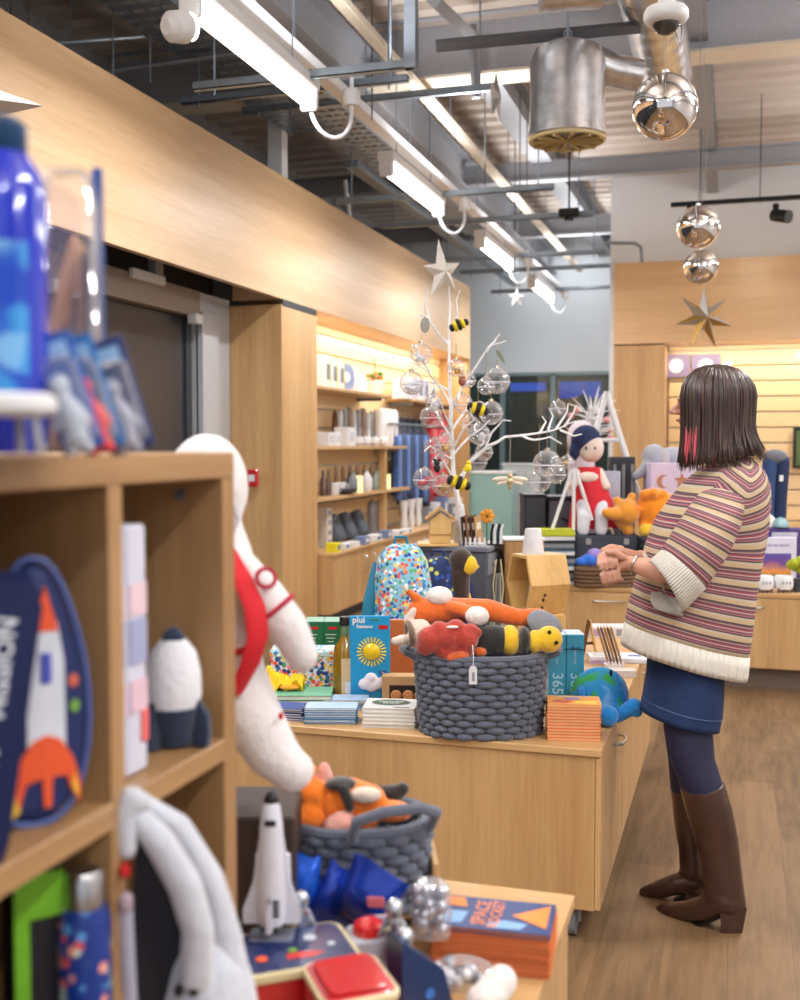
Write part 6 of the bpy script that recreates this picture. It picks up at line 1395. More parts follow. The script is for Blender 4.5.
# worktop
for k in range(4): lbox('stacked_box', 'small patterned white box in the stack at the column end of the worktop, ' + ['lowest', 'second', 'third', 'topmost'][k], 323, Z4+.085*k, .12, .12, .083, P('cream patterned card', (206, 198, 186), .5), face=gcd)
for k, px in enumerate((340, 352, 364)):
    p = LS(px, Z4, -3.36); t = thing('slate_cushion', ['nearest', 'middle', 'farthest'][k]+' of three dark slate rounded bags leaning on the worktop', 'bag', p+V((0, 0, .018)), PI/2, 'slate bags on the worktop', rot=(math.radians(-25), 0, PI/2))
    mb = MB(); pad(mb, arch(.20, .26), .10, .8); mb.build('body', P('slate felt', (82, 90, 100), .8), t, ang=180)
    MB().tube([(-.05, -.055, .20), (0, -.07, .23), (.05, -.055, .20)], .006, 6).build('handle', P('pale trim', (150, 156, 164), .6), t)
CB = [(333, lem, bcd, .10, .075), (342, wcd, bcd, .14, .055), (352, wcd, None, .13, .045), (362, bcd, wcd, .14, .07), (374, wcd, bcd, .16, .06), (385, bcd, wcd, .14, .075), (396, wcd, gcd, .16, .05), (406, wcd, bcd, .14, .04)]
nm = ['lemon and blue', 'white and blue', 'flat white', 'soft blue', 'long white', 'second soft blue', 'pale grey', 'farthest white']
for k, (px, m1, m2, w, h) in enumerate(CB): lbox('small_carton', nm[k]+' small carton along the front edge of the worktop', px, Z4, w, .1, h, m1, X=-3.16, face=m2)
for k, px in enumerate((372, 380)): vessel('glass_jar', ['nearer','farther'][k]+' tall smoky jar with copper base under the third shelf', px, Z4, [(.05, 0), (.05, .28), (.04, .30)], P('smoky glass', (120, 122, 126), .1, coat=1), X=-3.45, cat='jar', extra='lid', grp='smoky jars')
for k, px in enumerate((404, 411, 418)): vessel('white_bottle', ['nearest', 'middle', 'farthest'][k]+' white curved bottle at the far part of the worktop', px, Z4, [(.03, 0), (.045, .05), (.03, .16), (.05, .30)], wv_, X=-3.30, cat='bottle', grp='white bottles')
for k in range(5): lbox('gift_carton', ['near', 'second', 'third', 'fourth', 'far'][k]+' grey gift carton at the far end of the worktop', 424+k*8, Z4, .18, .16, .16+.05*(k % 3), [gcd, wcd, bcd][k % 3], X=-3.38, face=wcd)
# far short shelf
for k, px in enumerate((402, 408, 414, 420, 427)): lbox('white_carton', ['first', 'second', 'third', 'fourth', 'fifth'][k]+' pale carton along the short far shelf', px, Z1, .2, .16, .20+.04*(k % 2), [wcd, P('lilac card', (200, 190, 210), .5)][k % 2], face=gcd)
# hanging clothes
def garment(px, ztop, L, w, m_, label, X=-3.40, grp=None, cat='garment', name='hanging_garment'):
    p = LS(px, ztop-L, X); t = thing(name, label, cat, p, PI/2, grp)
    mb = MB(); rings = []
    for k in range(7):
        u = k/6; ww = w*(.85+.15*u) if u < .85 else w*(1-(u-.85)*3); rings.append(ell((0, 0, L*u), ww/2, .035, n=20, pw=2.2, wob=.14*(1-u*.5), k=7, ph=px))
    mb.loft(rings); mb.build('cloth', m_, t, ang=180)
    MB().tube([(-w*.3, 0, L*.97), (0, 0, L+.03), (w*.3, 0, L*.97)], .004, 6).build('hanger', galv, t); MB().tube([(0, 0, L+.03), (.0, 0, L+.07), (-.0, .06, L+.09)], .003, 6).build('hook', galv, t)
gn = [P('denim blue cloth', (56, 80, 130), .8, var=.25), P('mid blue cloth', (104, 134, 190), .8, var=.2), P('slate blue cloth', (70, 78, 100), .8, var=.25)]
for k in range(12): garment(395+k*2.9, 1.55+.02*(k % 3), .62+.07*(k*5 % 4), .13+.02*(k % 3), gn[k % 3], ['denim', 'mid blue', 'slate blue'][k % 3]+' garment on the rail beyond the shelves', grp='blue garments, '+['denim', 'mid', 'slate'][k % 3])
for k in range(5): garment(396+k*6, 1.75, .24, .16, P('charcoal knit', (70, 76, 92), .9), 'charcoal knitted hat hanging above the blue garments', cat='hat', name='knitted_hat', X=-3.48, grp='charcoal knitted hats')
for k in range(5): garment(430+k*3.5, 1.85, 1.05-.1*(k % 2), .18, [P('scarlet cloth', (206, 50, 60), .8), P('rose cloth', (220, 110, 120), .8)][k % 2], ['scarlet', 'rose'][k % 2]+' scarf hanging behind the white tree', cat='scarf', name='scarf', X=-3.42, grp='scarves, '+['scarlet', 'rose'][k % 2])
MB().tube([(-3.38, 10.7, 1.68), (-3.38, 13.2, 1.68)], .012, 8).build('clothes_rail', galv, label='steel rail with blue garments on the left wall', cat='rail')
# ================================================================== goods on the drawer island
IZ = TZ
def IS(px, d=7.05):
    d -= (.10 if px < 700 else .38); p = W(px, 445, d)
    return V((p.x, p.y, IZ))
stc = [P('spine white', (214, 216, 220), .5), P('spine black', (40, 42, 50), .5), P('spine grey', (130, 134, 140), .5), P('spine teal', (60, 90, 110), .5)]
z = IZ; nb = 0; bp_ = W(554, 445, 6.97)
for k in range(14):
    h = [.026, .02, .03, .018][k % 4]; lab = ('lime' if k == 13 else ['white', 'black', 'grey', 'teal'][k % 4])+' spined book in the tall stack behind the birdhouse, '+ORD[13-k]
    if k == 13: m_ = P('lime spine', (190, 196, 40), .5); h = .04
    else: m_ = stc[(k*3) % 4]
    lab = lab if len(lab.split()) <= 16 else lab
    col_ = 'lime' if k == 13 else ['white', 'black', 'grey', 'teal'][(k*3) % 4]
    book((bp_.x, bp_.y, z), TH+PI/2+random.uniform(-.05, .05), .20, .24, h-.0006, m_, col_+' spined book in the stack behind the birdhouse, '+ORD[13-k], 'book', 'books stacked behind the birdhouse'); z += h
t = thing('storage_box', 'black lidded storage box at the left of the toy display', 'box', IS(533, 7.5), TH); MB().box((0, 0, .27), (.14, .3, .54), .008).build('box', blk, t); MB().box((0, 0, .545), (.15, .31, .02), .004).build('lid', black, t)
t = thing('storage_bin', 'dark grey fabric storage bin behind the tall book stack', 'bin', IS(566, 7.52), TH); MB().box((0, 0, .26), (.26, .3, .52), .01).build('bin', P('heather grey fabric', (84, 84, 96), .8), t); MB().box((0, 0, .525), (.27, .31, .03), .005).build('rim', black, t); MB().tube([(-.05, -.155, .40), (0, -.175, .38), (.05, -.155, .40)], .008, 6).build('handle', black, t)
# suitcase
sc0 = IS(606, 7.12)
t = thing('toy_suitcase', 'charcoal childrens suitcase with a pale handle behind the wicker basket', 'suitcase', sc0, TH)
mb = MB(); rbox(mb, .42, .16, 0, .31, .03, .012); mb.build('body', P('charcoal fibreboard', (58, 62, 74), .6), t); MB().tube([(-.05, 0, .31), (-.04, 0, .345), (.04, 0, .345), (.05, 0, .31)], .009, 8).build('handle', cream, t)
for x in (-.12, .12): MB().box((x, -.082, .27), (.035, .006, .04), .002).build('latch', brushed, t)
# doll in red dress
dn = thing('rag_doll', 'rag doll in a navy hat and red dress sitting on the suitcase', 'doll', W(592, 528, 7.12), TH)
s_ = 7.12/1100
def DD(px, py, dd=0): return FR[dn].inverted() @ W(px, py, 7.12+dd)
pk = P('doll skin', (228, 208, 196), .8); rdc = P('scarlet dress', (206, 40, 52), .8); nvy = P('navy wool', (40, 50, 86), .9)
mb = MB(); mb.sph(DD(591, 448), (.085, .08, .095)); soft('head', mb, pk, dn, .012, 3)
mb = MB(); mb.sph(DD(586, 440, .02), (.10, .09, .10)); mb.sph(DD(574, 452, .02), (.035, .05, .06)); soft('hat', mb, nvy, dn, .012, 3)
mb = MB(); mb.loft([ell(DD(594, 528), .17, .10, n=20), ell(DD(592, 500), .13, .09, n=20), ell(DD(590, 480), .09, .07, n=20), ell(DD(589, 467), .07, .06, n=20)]); mb.build('dress', rdc, dn)
mb = MB(); mb.sph(DD(588, 477, -.06), (.07, .03, .035)); soft('bib', mb, pk, dn, .01, 2)
for q, (a, b_) in enumerate(((572, 486), (606, 486))):
    mb = MB(); chain(mb, [DD(589+(-8 if q == 0 else 10), 472), DD(a, b_, -.05)], [.032, .03]); soft('arm', mb, pk, dn, .01, 3)
for a in (583, 601): mb = MB(); chain(mb, [DD(a, 505, -.05), DD(a+1, 517, -.12), DD(a, 530, -.13)], [.045, .045, .04]); soft('leg', mb, P('white stocking', (214, 214, 222), .8), dn, .01, 3)
for a in (586, 595): MB().sph(DD(a, 448, -.08), (.007, .005, .010), 8, 6).build('eye', black, dn)
# second soft figure behind, pinkish hood
t = thing('white_soft_figure', 'white and pink hooded soft figure behind the rag doll', 'soft toy', W(581, 470, 7.5), TH)
mb = MB(); mb.sph((0, 0, .22), (.10, .09, .12)); chain(mb, [(0, 0, .12), (0, 0, -.45)], [.09, .10]); soft('body', mb, P('pale pink fleece', (222, 206, 212), .9), t, .012, 3)
# acrylic block, bookcase, easel
t = thing('acrylic_display', 'clear acrylic display block right of the rag doll', 'display block', (IS(609, 7.35).x, IS(609, 7.35).y, IZ), TH); MB().box((0, 0, .36), (.13, .13, .70), .006).build('block', P('frosted acrylic', (176, 186, 204), .15, coat=1), t)
t = thing('dark_book_rack', 'dark rack of upright books behind the acrylic block', 'rack', (IS(622, 7.6).x, IS(622, 7.6).y, IZ), TH); MB().box((0, 0, .40), (.16, .12, .80), .006).build('rack', blk, t)
for k in range(5): MB().box((-.06+.03*k, -.064, .55+.02*(k % 2)), (.02, .008, .40)).build('spine', [P('spine grey', (130, 134, 140), .5), P('spine black', (40, 42, 50), .5)][k % 2], t)
es = thing('white_easel', 'white A shaped ladder stand behind the rag doll', 'stand', (IS(606, 7.7).x, IS(606, 7.7).y, 0), TH)
def ES(px, py, dd=0): return FR[es].inverted() @ W(px, py, 7.75+dd)
mb = MB(); mb.tube([ES(606, 392), ES(640, 500), ES(664, 590)], .022, 6); mb.build('leg', white, es); mb = MB(); mb.tube([ES(607, 392), ES(590, 450), ES(556, 575)], .022, 6); mb.build('leg', white, es)
mb = MB(); mb.tube([ES(598, 490, .0), ES(638, 490, .0)], .016, 6); mb.build('rung', white, es); mb = MB(); mb.tube([ES(592, 440), ES(622, 440)], .016, 6); mb.build('rung', white, es)
st2 = thing('white_trestle', 'slim white trestle stand in front of the rag doll', 'stand', IS(572, 6.98), TH)
def ST(px, py, dd=0): return FR[st2].inverted() @ W(px, py, 6.98+dd)
for a, b_ in (((574, 468), (573, 582)), ((572, 470), (542, 560)), ((575, 468), (592, 520))): MB().tube([ST(*a), ST(*b_)], .011, 6).build('leg', white, st2)
# frosted tree behind
ft = thing('frosted_tree', 'frosted white and pink twig tree at the back left of the toys', 'ornament tree', (IS(592, 8.5).x, IS(592, 8.5).y, 0), TH)
fz = 1.46+(445-428)/1100*8.4
MB().cyl((0, 0, 0), (0, 0, fz), .03, .02, 8).build('trunk', twh, ft)
for k in range(85):
    a = random.uniform(0, 2*PI); e_ = random.uniform(-.2, 1.3); L = random.uniform(.10, .24); b0 = V((0, 0, fz-.10+random.uniform(0, .22))); d1 = V((math.cos(a)*math.cos(e_), math.sin(a)*math.cos(e_), math.sin(e_)))
    MB().tube([b0, b0+d1*L*.6+V((0, 0, .01)), b0+d1*L], [.006, .0045, .002], 5).build('twig', twh, ft)
for k in range(10):
    a = random.uniform(0, 2*PI); b0 = ft.location+V((.16*math.cos(a), .16*math.sin(a), fz-.05+random.uniform(-.05, .28)))
    MB().sph(b0, .026, 12, 8).build('pink_bauble', P('shell pink bauble', (214, 150, 150), .25, coat=.5), label='small pink bauble on the frosted twig tree', cat='bauble', group='pink baubles on the frosted tree', ang=180)
bauble(558, 408, 8, 'small pale bauble hanging far behind the end of the right branch', fw_, 2.2, True, 20)
# lion
ln = thing('lion_soft_toy', 'yellow lion soft toy with an orange mane lying by the suitcase', 'soft toy', W(640, 532, 6.98), TH)
def LN(px, py, dd=0): return FR[ln].inverted() @ W(px, py, 6.98+dd)
mb = MB(); mb.sph(LN(627, 512, -.02), (.085, .08, .085)); chain(mb, [LN(615, 514, -.06), LN(606, 513, -.08)], [.045, .03]); mb.sph(LN(617, 501), .030); mb.sph(LN(632, 497), .030); chain(mb, [LN(622, 520), LN(628, 530)], [.05, .04]); soft('head', mb, plush('golden', (226, 150, 50)), ln, .01, 3)
mb = MB(); mb.sph(LN(658, 510, .02), (.15, .12, .125)); 
for k in range(22): a = random.uniform(0, 2*PI); mb.sph(LN(654+20*math.cos(a), 510+17*math.sin(a), random.uniform(-.08, .05)), .035)
soft('mane', mb, plush('flame orange', (240, 142, 26), 30), ln, .012, 2)
mb = MB(); chain(mb, [LN(645, 530, -.05), LN(675, 532, -.04)], [.045, .05]); soft('paw', mb, plush('lemon', (236, 190, 50)), ln, .01, 3)
t = thing('black_riser', 'black speckled riser under the lion', 'riser', (IS(662, 7.02).x, IS(662, 7.02).y, IZ), TH); MB().box((0, 0, .15), (.26, .2, .30), .006).build('riser', pattern('speckled black', (34, 36, 46), [(180, 190, 210), (90, 110, 150)], 30, .4, .3), t)
# elephant and lilac box
lx = IS(672, 7.45)
t = thing('lilac_box', 'lilac box printed with a moon and a star under the elephant', 'box', lx, TH); MB().box((0, 0, .385), (.33, .22, .75), .004).build('box', P('pale lilac board', (206, 190, 214), .5), t)
brn = P('gold brown print', (176, 120, 90), .5)
mo = []
for k in range(15): a = math.radians(60+240*k/14); mo.append((.045*math.cos(a), .045*math.sin(a)))
for k in range(15): a = math.radians(300-240*k/14); mo.append((.018+.034*math.cos(a)*.9, .034*math.sin(a)*1.1))
mb = MB(); mb.prism([(x-.08, z+.64) for x, z in mo], .002, back=-.1125); mb.build('moon_print', brn, t, smooth=False)
mb = MB(); mb.prism([((.055 if k % 2 == 0 else .024)*math.cos(PI/2+PI*k/5)+.04, (.055 if k % 2 == 0 else .024)*math.sin(PI/2+PI*k/5)+.645) for k in range(10)], .002, back=-.1125); mb.build('star_print', brn, t, smooth=False)
el = thing('elephant_soft_toy', 'grey elephant soft toy on the lilac box', 'soft toy', V((lx.x, lx.y, IZ+.76)), TH)
def EL(px, py, dd=0): q = W(px, py, 7.45+dd); return FR[el].inverted() @ q
ez = (EL(655, 466)).z
mb = MB(); mb.sph(EL(654, 457), (.085, .08, .09)); mb.sph(EL(672, 460, .05), (.11, .09, .09)); chain(mb, [EL(648, 464, -.03), EL(642, 472, -.05), EL(636, 476, -.05)], [.04, .034, .03]); soft('body', mb, plush('elephant', (160, 162, 172)), el, .01, 4)
mb = MB(); mb.sph(EL(663, 458, -.06), (.05, .016, .06)); soft('ear', mb, plush('ear', (180, 170, 176)), el, .008, 3)
# wicker basket, blue toy
wk = thing('wicker_basket', 'low brown wicker basket under the shopper hands', 'basket', IS(606, 6.93), TH)
wic = P('brown wicker', (112, 84, 62), .8, bump=.4, scale=60)
for r in range(5):
    mb = MB(); n = 44; mb.tube([(.18*math.copysign(abs(math.cos(2*PI*k/n))**.6, math.cos(2*PI*k/n))*(1+.015*(-1)**(k+r)), .08*math.copysign(abs(math.sin(2*PI*k/n))**.6, math.sin(2*PI*k/n))*(1+.03*(-1)**(k+r)), .012+.024*r) for k in range(n+1)], .012, 6, False); mb.build('woven_band', wic, wk, ang=180)
MB().box((0, 0, .006), (.33, .14, .012)).build('base', wic, wk)
t = thing('blue_soft_toy', 'blue and lilac soft toy in the wicker basket', 'soft toy', W(590, 560, 6.93), TH)
mb = MB(); mb.sph((0, 0, 0), (.06, .05, .045)); mb.sph((-.06, -.01, -.01), (.04, .04, .03)); soft('body', mb, plush('cornflower', (50, 116, 220)), t, .008, 3); mb = MB(); mb.sph((.03, 0, .04), (.05, .04, .035)); soft('lilac_tuft', mb, plush('lilac tuft', (160, 140, 214)), t, .008, 3)
for k, px in enumerate((548, 566)):
    t = thing('glass_ornament', ['left', 'right'][k]+' small glass ornament standing before the tall book stack', 'ornament', IS(px, 6.88), TH, 'small glass ornaments'); MB().sph((0, 0, .035), .034, 16, 10).build('globe', P('blue white glass', (150, 170, 190), .1, coat=1), t, ang=180); MB().cyl((0, 0, 0), (0, 0, .012), .03).build('base', dgrey, t)
for k in range(4):
    c = IS(633+k*7, 6.9); t = thing('small_tin', ['orange', 'green', 'red', 'blue'][k]+' small tin right of the wicker basket', 'tin', c, TH); MB().lathe([(0, 0), (.022, 0), (.022, .055), (.02, .058), (0, .058)], seg=16).build('tin', P('tin %d' % k, [(226, 140, 50), (90, 140, 70), (190, 60, 50), (70, 90, 150)][k], .4), t); MB().cyl((0, 0, .058), (0, 0, .064), .021).build('lid', brushed, t)
# right of the shopper
jn = [P('denim', (48, 74, 120), .8), P('dark denim', (34, 48, 84), .8)]
t = thing('denim_display', 'blue denim legs of a small mannequin right of the shopper', 'mannequin', (IS(774, 7.5).x, IS(774, 7.5).y, IZ), TH)
def JN(px, py): return FR[t].inverted() @ W(px, py, 7.12)
for a, b_ in ((768, 0), (780, 1)): mb = MB(); chain(mb, [JN(a+2, 462), JN(a, 500), JN(a-1, 545), JN(a-1, 566)], [.05, .045, .04, .035]); soft('leg', mb, jn[b_], t, .01, 3)
mb = MB(); mb.sph(JN(775, 457), (.08, .06, .05)); soft('waist', mb, P('grey wool', (110, 112, 120), .9), t, .01, 3); MB().box(JN(778, 478)+V((0, -.06, 0)), (.025, .01, .04), .002).build('label_panel', white, t)
fp = IS(777, 7.15)
t = thing('framed_picture', 'white framed purple and orange sunset picture at the right edge', 'picture', fp, TH); MB().box((0, .02, .16), (.27, .03, .30), .004).build('frame', P('lilac white frame', (206, 204, 222), .5), t)
m, nt, b = newmat('sunset print'); N = nt.nodes; L = nt.links; tc = N.new('ShaderNodeTexCoord'); sx_ = N.new('ShaderNodeSeparateXYZ'); no = N.new('ShaderNodeTexNoise'); no.inputs['Scale'].default_value = 9; ad = N.new('ShaderNodeMath'); ad.operation = 'MULTIPLY_ADD'; ad.inputs[1].default_value = .10
L.new(tc.outputs['Object'], sx_.inputs[0]); L.new(tc.outputs['Object'], no.inputs[0]); L.new(no.outputs[0], ad.inputs[0]); L.new(sx_.outputs[2], ad.inputs[2]); cr = N.new('ShaderNodeValToRGB'); e = cr.color_ramp.elements; e[0].position = .10; e[0].color = hexc(60, 110, 60); e[1].position = .28; e[1].color = hexc(70, 80, 160); k = e.new(.15); k.color = hexc(226, 150, 60); k = e.new(.2); k.color = hexc(110, 70, 150); L.new(ad.outputs[0], cr.inputs[0]); L.new(cr.outputs[0], b.inputs['Base Color'])
MB().box((0, .003, .14), (.20, .004, .14)).build('print', m, t)
text('THE SKY AT NIGHT', .020, P('violet lettering', (120, 100, 170), .5), t, (0, .003, .26), (PI/2, 0, 0))
for k, px in enumerate((766, 786)):
    c = IS(px, 6.93); t = thing('smiling_mug', ['left', 'right'][k]+' of two round white mugs with dark feet by the sunset picture', 'mug', c, TH, 'two white mugs'); MB().lathe([(0, .018), (.05, .02), (.056, .04), (.054, .09), (.048, .10), (0, .10)], seg=24).build('body', white, t)
    for q in range(4): MB().sph((-.036+.024*q, -.03, .014), (.012, .012, .014), 10, 6).build('foot', P('brown foot', (110, 84, 70), .6), t)
    for q in range(3): MB().box((-.02+.02*q, -.056, .062), (.010, .003, .016), .001).build('mark', P('grey print', (150, 150, 156), .6), t)
t = thing('white_owl_toy', 'white rounded soft toy behind the purple picture', 'soft toy', (IS(766, 7.42).x, IS(766, 7.42).y, IZ), TH); mb = MB(); chain(mb, [(0, 0, .08), (0, 0, .30)], [.09, .07]); mb.sph((.02, 0, .37), (.055, .06, .07)); soft('body', mb, p_wh, t, .012, 3)
t = thing('purple_box', 'purple box on edge behind the white framed picture', 'box', (IS(784, 7.28).x, IS(784, 7.28).y, IZ), TH); MB().box((0, 0, .18), (.22, .08, .36), .004).build('box', P('deep violet card', (74, 58, 120), .5), t); MB().box((0, -.041, .32), (.16, .002, .03)).build('label_panel', P('silver print', (190, 190, 206), .4), t)
t = thing('glass_dome', 'small teal glass dome on the purple box', 'ornament', (IS(782, 7.28).x, IS(782, 7.28).y, IZ+.3605), TH); MB().lathe([(.05, 0), (.05, .03), (.03, .06), (0, .07)], seg=20).build('dome', P('teal glass', (130, 170, 176), .08, coat=1), t); MB().cyl((0, 0, 0), (0, 0, .006), .055).build('base', dgrey, t)
t = thing('green_plant', 'small lime potted plant at the right edge of the picture', 'plant', IS(799, 6.95), TH); MB().lathe([(0, 0), (.03, 0), (.036, .08), (0, .08)], seg=16).build('pot', dgrey, t); mb = MB()
for k in range(5): MB().sph((.03*math.cos(k*1.3), .03*math.sin(k*1.3), .13+.015*k), (.035, .03, .03), 10, 6).build('leaf', P('lime leaf', (170, 180, 40), .7), t)
# pictures on the slatwall, back
for k, px in enumerate((676, 706)):
    c = Yp(px, 366, YB+.37); t = thing('small_picture', ['left', 'right'][k]+' of two lilac moon pictures on the lit back wall', 'picture', c, 0, 'lilac moon pictures'); MB().box((0, 0, 0), (.30, .03, .26), .003).build('board', P('lilac grey board', (140, 128, 160), .5), t); MB().lathe([(0, .004), (.08, .003), (.08, 0)], seg=24, T=Matrix.Translation((0, -.016, 0)) @ Matrix.Rotation(PI/2, 4, 'X')).build('moon', P('pale moon print', (224, 214, 230), .5), t)
c = Yp(727, 372, YB+.36); t = thing('small_picture', 'small orange marked white card on the lit back wall', 'picture', c, 0); MB().box((0, 0, 0), (.10, .02, .22), .002).build('board', white, t); MB().box((0, -.011, -.05), (.05, .002, .05)).build('orange_print', por, t)
c = Yp(800, 448, YB+.30); t = thing('wall_screen', 'black framed green picture on the back wall at the right edge', 'picture', c, 0); MB().box((.1, 0, 0), (.34, .04, .44), .004).build('frame', black, t); MB().box((.1, -.021, 0), (.28, .004, .38)).build('print', P('dull green print', (90, 110, 60), .5), t)
for k in range(7):
    c = Yp(676+k*21, 560, YB+.1); c.z = 0
    t = thing('back_cupboard', ['first', 'second', 'third', 'fourth', 'fifth', 'sixth', 'seventh'][k]+' low beech cupboard from the left along the lit back wall', 'cabinet', (-.72+.35+.72*k, YB+.18, 0), 0, 'cupboards along the back wall') if k < 5 else None
    if t and k < 5:
        MB().box((0, 0, .30), (.715, .36, .60), .002).build('body', beech, t); MB().box((0, -.182, .30), (.70, .006, .54), .001).build('door', beech, t)
# behind the far glass
def lit(name, c, s2, col, st):
    m = P(name, col, .5, emit=st); return MB().box(c, s2, .01).build('lit_sign', m, label='blue lit sign seen through the far window, '+name, cat='sign')
lit('left one', Yp(528, 387, 18.5), (.60, .05, .14), (50, 90, 220), 1.6); lit('right one', Yp(580, 390, 18.8), (.70, .05, .28), (60, 90, 220), 1.2)
for k, px in enumerate((503, 520, 536, 582)):
    c = Yp(px, 445, 18.0); mb = MB()
    t = thing('shrub', ['first', 'second', 'third', 'fourth'][k]+' dark shrub outside the far window', 'shrub', (c.x, c.y, 0), 0, 'shrubs outside')
    mb.sph((0, 0, 1.2), (.30, .3, 1.1), 16, 12); mb.sph((.2, 0, .7), (.3, .3, .7)); mb.sph((-.15, .1, 1.6), (.25, .25, .6)); blob(mb, .06, 1).build('foliage', P('night shrub', (48, 66, 50), .9, var=.5, scale=9), t); MB().cyl((0, 0, 0), (0, 0, .3), .05).build('trunk', black, t)
t = thing('glass_counter', 'pale green glass fronted counter near the far window', 'counter', (Yp(497, 500, 13.9).x-.05, 13.9, 0), 0)
MB().box((0, 0, .55), (.55, .4, 1.1), .01).build('body', P('pale green glass', (150, 190, 186), .2, coat=.6), t); MB().box((0, 0, 1.11), (.58, .42, .03), .004).build('top_panel', white, t)
t = thing('white_partition', 'white low partition right of the pale green counter', 'partition', (Yp(521, 500, 14.4).x, 14.4, 0), 0); MB().box((0, 0, .6), (.5, .08, 1.2), .01).build('panel', P('grey white panel', (186, 194, 194), .5), t); MB().box((0, 0, 1.21), (.52, .1, .02)).build('cap', white, t)
# ================================================================== the shopper
D0 = 3.40
pc_ = W(700, 930, 3.36)
pn = None
def WM(px, py, dd=0): return W(px, py, D0+dd)
fdir = (-R_*math.cos(math.radians(20)) + F_*math.sin(math.radians(20))).normalized()
ldir = V((0, 0, 1)).cross(fdir).normalized()            # her left, towards the camera
def knit():
    m, nt, b = newmat('striped knit'); N = nt.nodes; L = nt.links
    uv = N.new('ShaderNodeUVMap'); sp = N.new('ShaderNodeSeparateXYZ'); L.new(uv.outputs[0], sp.inputs[0])
    dv = N.new('ShaderNodeMath'); dv.operation = 'DIVIDE'; dv.inputs[1].default_value = .052; L.new(sp.outputs[1], dv.inputs[0])
    fr = N.new('ShaderNodeMath'); fr.operation = 'FRACT'; L.new(dv.outputs[0], fr.inputs[0])
    cr = N.new('ShaderNodeValToRGB'); cr.color_ramp.interpolation = 'CONSTANT'; e = cr.color_ramp.elements
    st = [(0, (222, 196, 152)), (.16, (222, 206, 186)), (.28, (34, 20, 60)), (.36, (196, 110, 130)), (.42, (112, 34, 92)), (.51, (226, 194, 186)), (.57, (170, 40, 84)), (.66, (92, 34, 92)), (.74, (216, 180, 160)), (.79, (96, 34, 80)), (.87, (34, 22, 62)), (.94, (222, 196, 152))]
    e[0].position = 0; e[0].color = hexc(*st[0][1]); e[1].position = st[1][0]; e[1].color = hexc(*st[1][1])
    for p_, c_ in st[2:]: k = e.new(p_); k.color = hexc(*c_)
    L.new(fr.outputs[0], cr.inputs[0])
    # knit dots: darken alternate stitches slightly
    su = N.new('ShaderNodeMath'); su.operation = 'MULTIPLY'; su.inputs[1].default_value = 2*PI*150; L.new(sp.outputs[0], su.inputs[0])
    sn = N.new('ShaderNodeMath'); sn.operation = 'SINE'; L.new(su.outputs[0], sn.inputs[0])
    sv_ = N.new('ShaderNodeMath'); sv_.operation = 'MULTIPLY'; sv_.inputs[1].default_value = 2*PI/.0062; L.new(sp.outputs[1], sv_.inputs[0])
    sn2 = N.new('ShaderNodeMath'); sn2.operation = 'SINE'; L.new(sv_.outputs[0], sn2.inputs[0])
    pr = N.new('ShaderNodeMath'); pr.operation = 'MULTIPLY'; L.new(sn.outputs[0], pr.inputs[0]); L.new(sn2.outputs[0], pr.inputs[1])
    mr = N.new('ShaderNodeMapRange'); mr.inputs['From Min'].default_value = -1; mr.inputs['To Min'].default_value = .0; mr.inputs['To Max'].default_value = .24; L.new(pr.outputs[0], mr.inputs[0])
    mx = N.new('ShaderNodeMix'); mx.data_type = 'RGBA'; mx.inputs[7].default_value = hexc(236, 214, 180); L.new(mr.outputs[0], mx.inputs[0]); L.new(cr.outputs[0], mx.inputs[6]); L.new(mx.outputs[2], b.inputs['Base Color'])
    bp = N.new('ShaderNodeBump'); bp.inputs['Strength'].default_value = .6; bp.inputs['Distance'].default_value = .004; L.new(pr.outputs[0], bp.inputs['Height']); L.new(bp.outputs[0], b.inputs['Normal'])
    setp(b, Roughness=.9); return m
def ribm():
    m, nt, b = newmat('cream ribbing'); N = nt.nodes; L = nt.links
    uv = N.new('ShaderNodeUVMap'); sp = N.new('ShaderNodeSeparateXYZ'); L.new(uv.outputs[0], sp.inputs[0])
    su = N.new('ShaderNodeMath'); su.operation = 'MULTIPLY'; su.inputs[1].default_value = 2*PI*64; L.new(sp.outputs[0], su.inputs[0]); sn = N.new('ShaderNodeMath'); sn.operation = 'SINE'; L.new(su.outputs[0], sn.inputs[0])
    bp = N.new('ShaderNodeBump'); bp.inputs['Strength'].default_value = .7; bp.inputs['Distance'].default_value = .004; L.new(sn.outputs[0], bp.inputs['Height']); L.new(bp.outputs[0], b.inputs['Normal'])
    b.inputs['Base Color'].default_value = hexc(234, 228, 216); setp(b, Roughness=.9); return m
KN = knit(); RB = ribm()
skin = P('skin', (214, 160, 136), .5, var=.04, scale=14)
# --- body: one continuous surface
mb = MB()
HC = WM(712, 404)
def H(f, l, z): return HC + fdir*f + ldir*l + V((0, 0, z))
rt_ = Matrix((fdir, ldir, V((0, 0, 1)))).transposed().to_4x4()
def he(f, l, z, r): mb2 = MB(); mb2.sph((0, 0, 0), r, 18, 12); T = Matrix.Translation(H(f, l, z)) @ rt_; mb.add(mb2.v, mb2.f, None, T)
he(-.006, 0, .018, (.096, .074, .096)); he(.030, 0, -.030, (.066, .058, .082)); he(.062, 0, -.078, (.026, .028, .022))
he(.088, 0, .016, (.018, .040, .012)); 
capsule(mb, H(.094, 0, .006), H(.118, 0, -.022), .007, .0105); he(.104, .010, -.026, (.011, .008, .007)); he(.104, -.010, -.026, (.011, .008, .007))
he(.090, 0, -.047, (.014, .022, .006)); he(.088, 0, -.056, (.013, .019, .0065)); he(.052, .042, -.030, (.03, .018, .02)); he(.052, -.042, -.030, (.03, .018, .02))
for q in (-1, 1): he(-.008, q*.074, -.006, (.018, .008, .030))
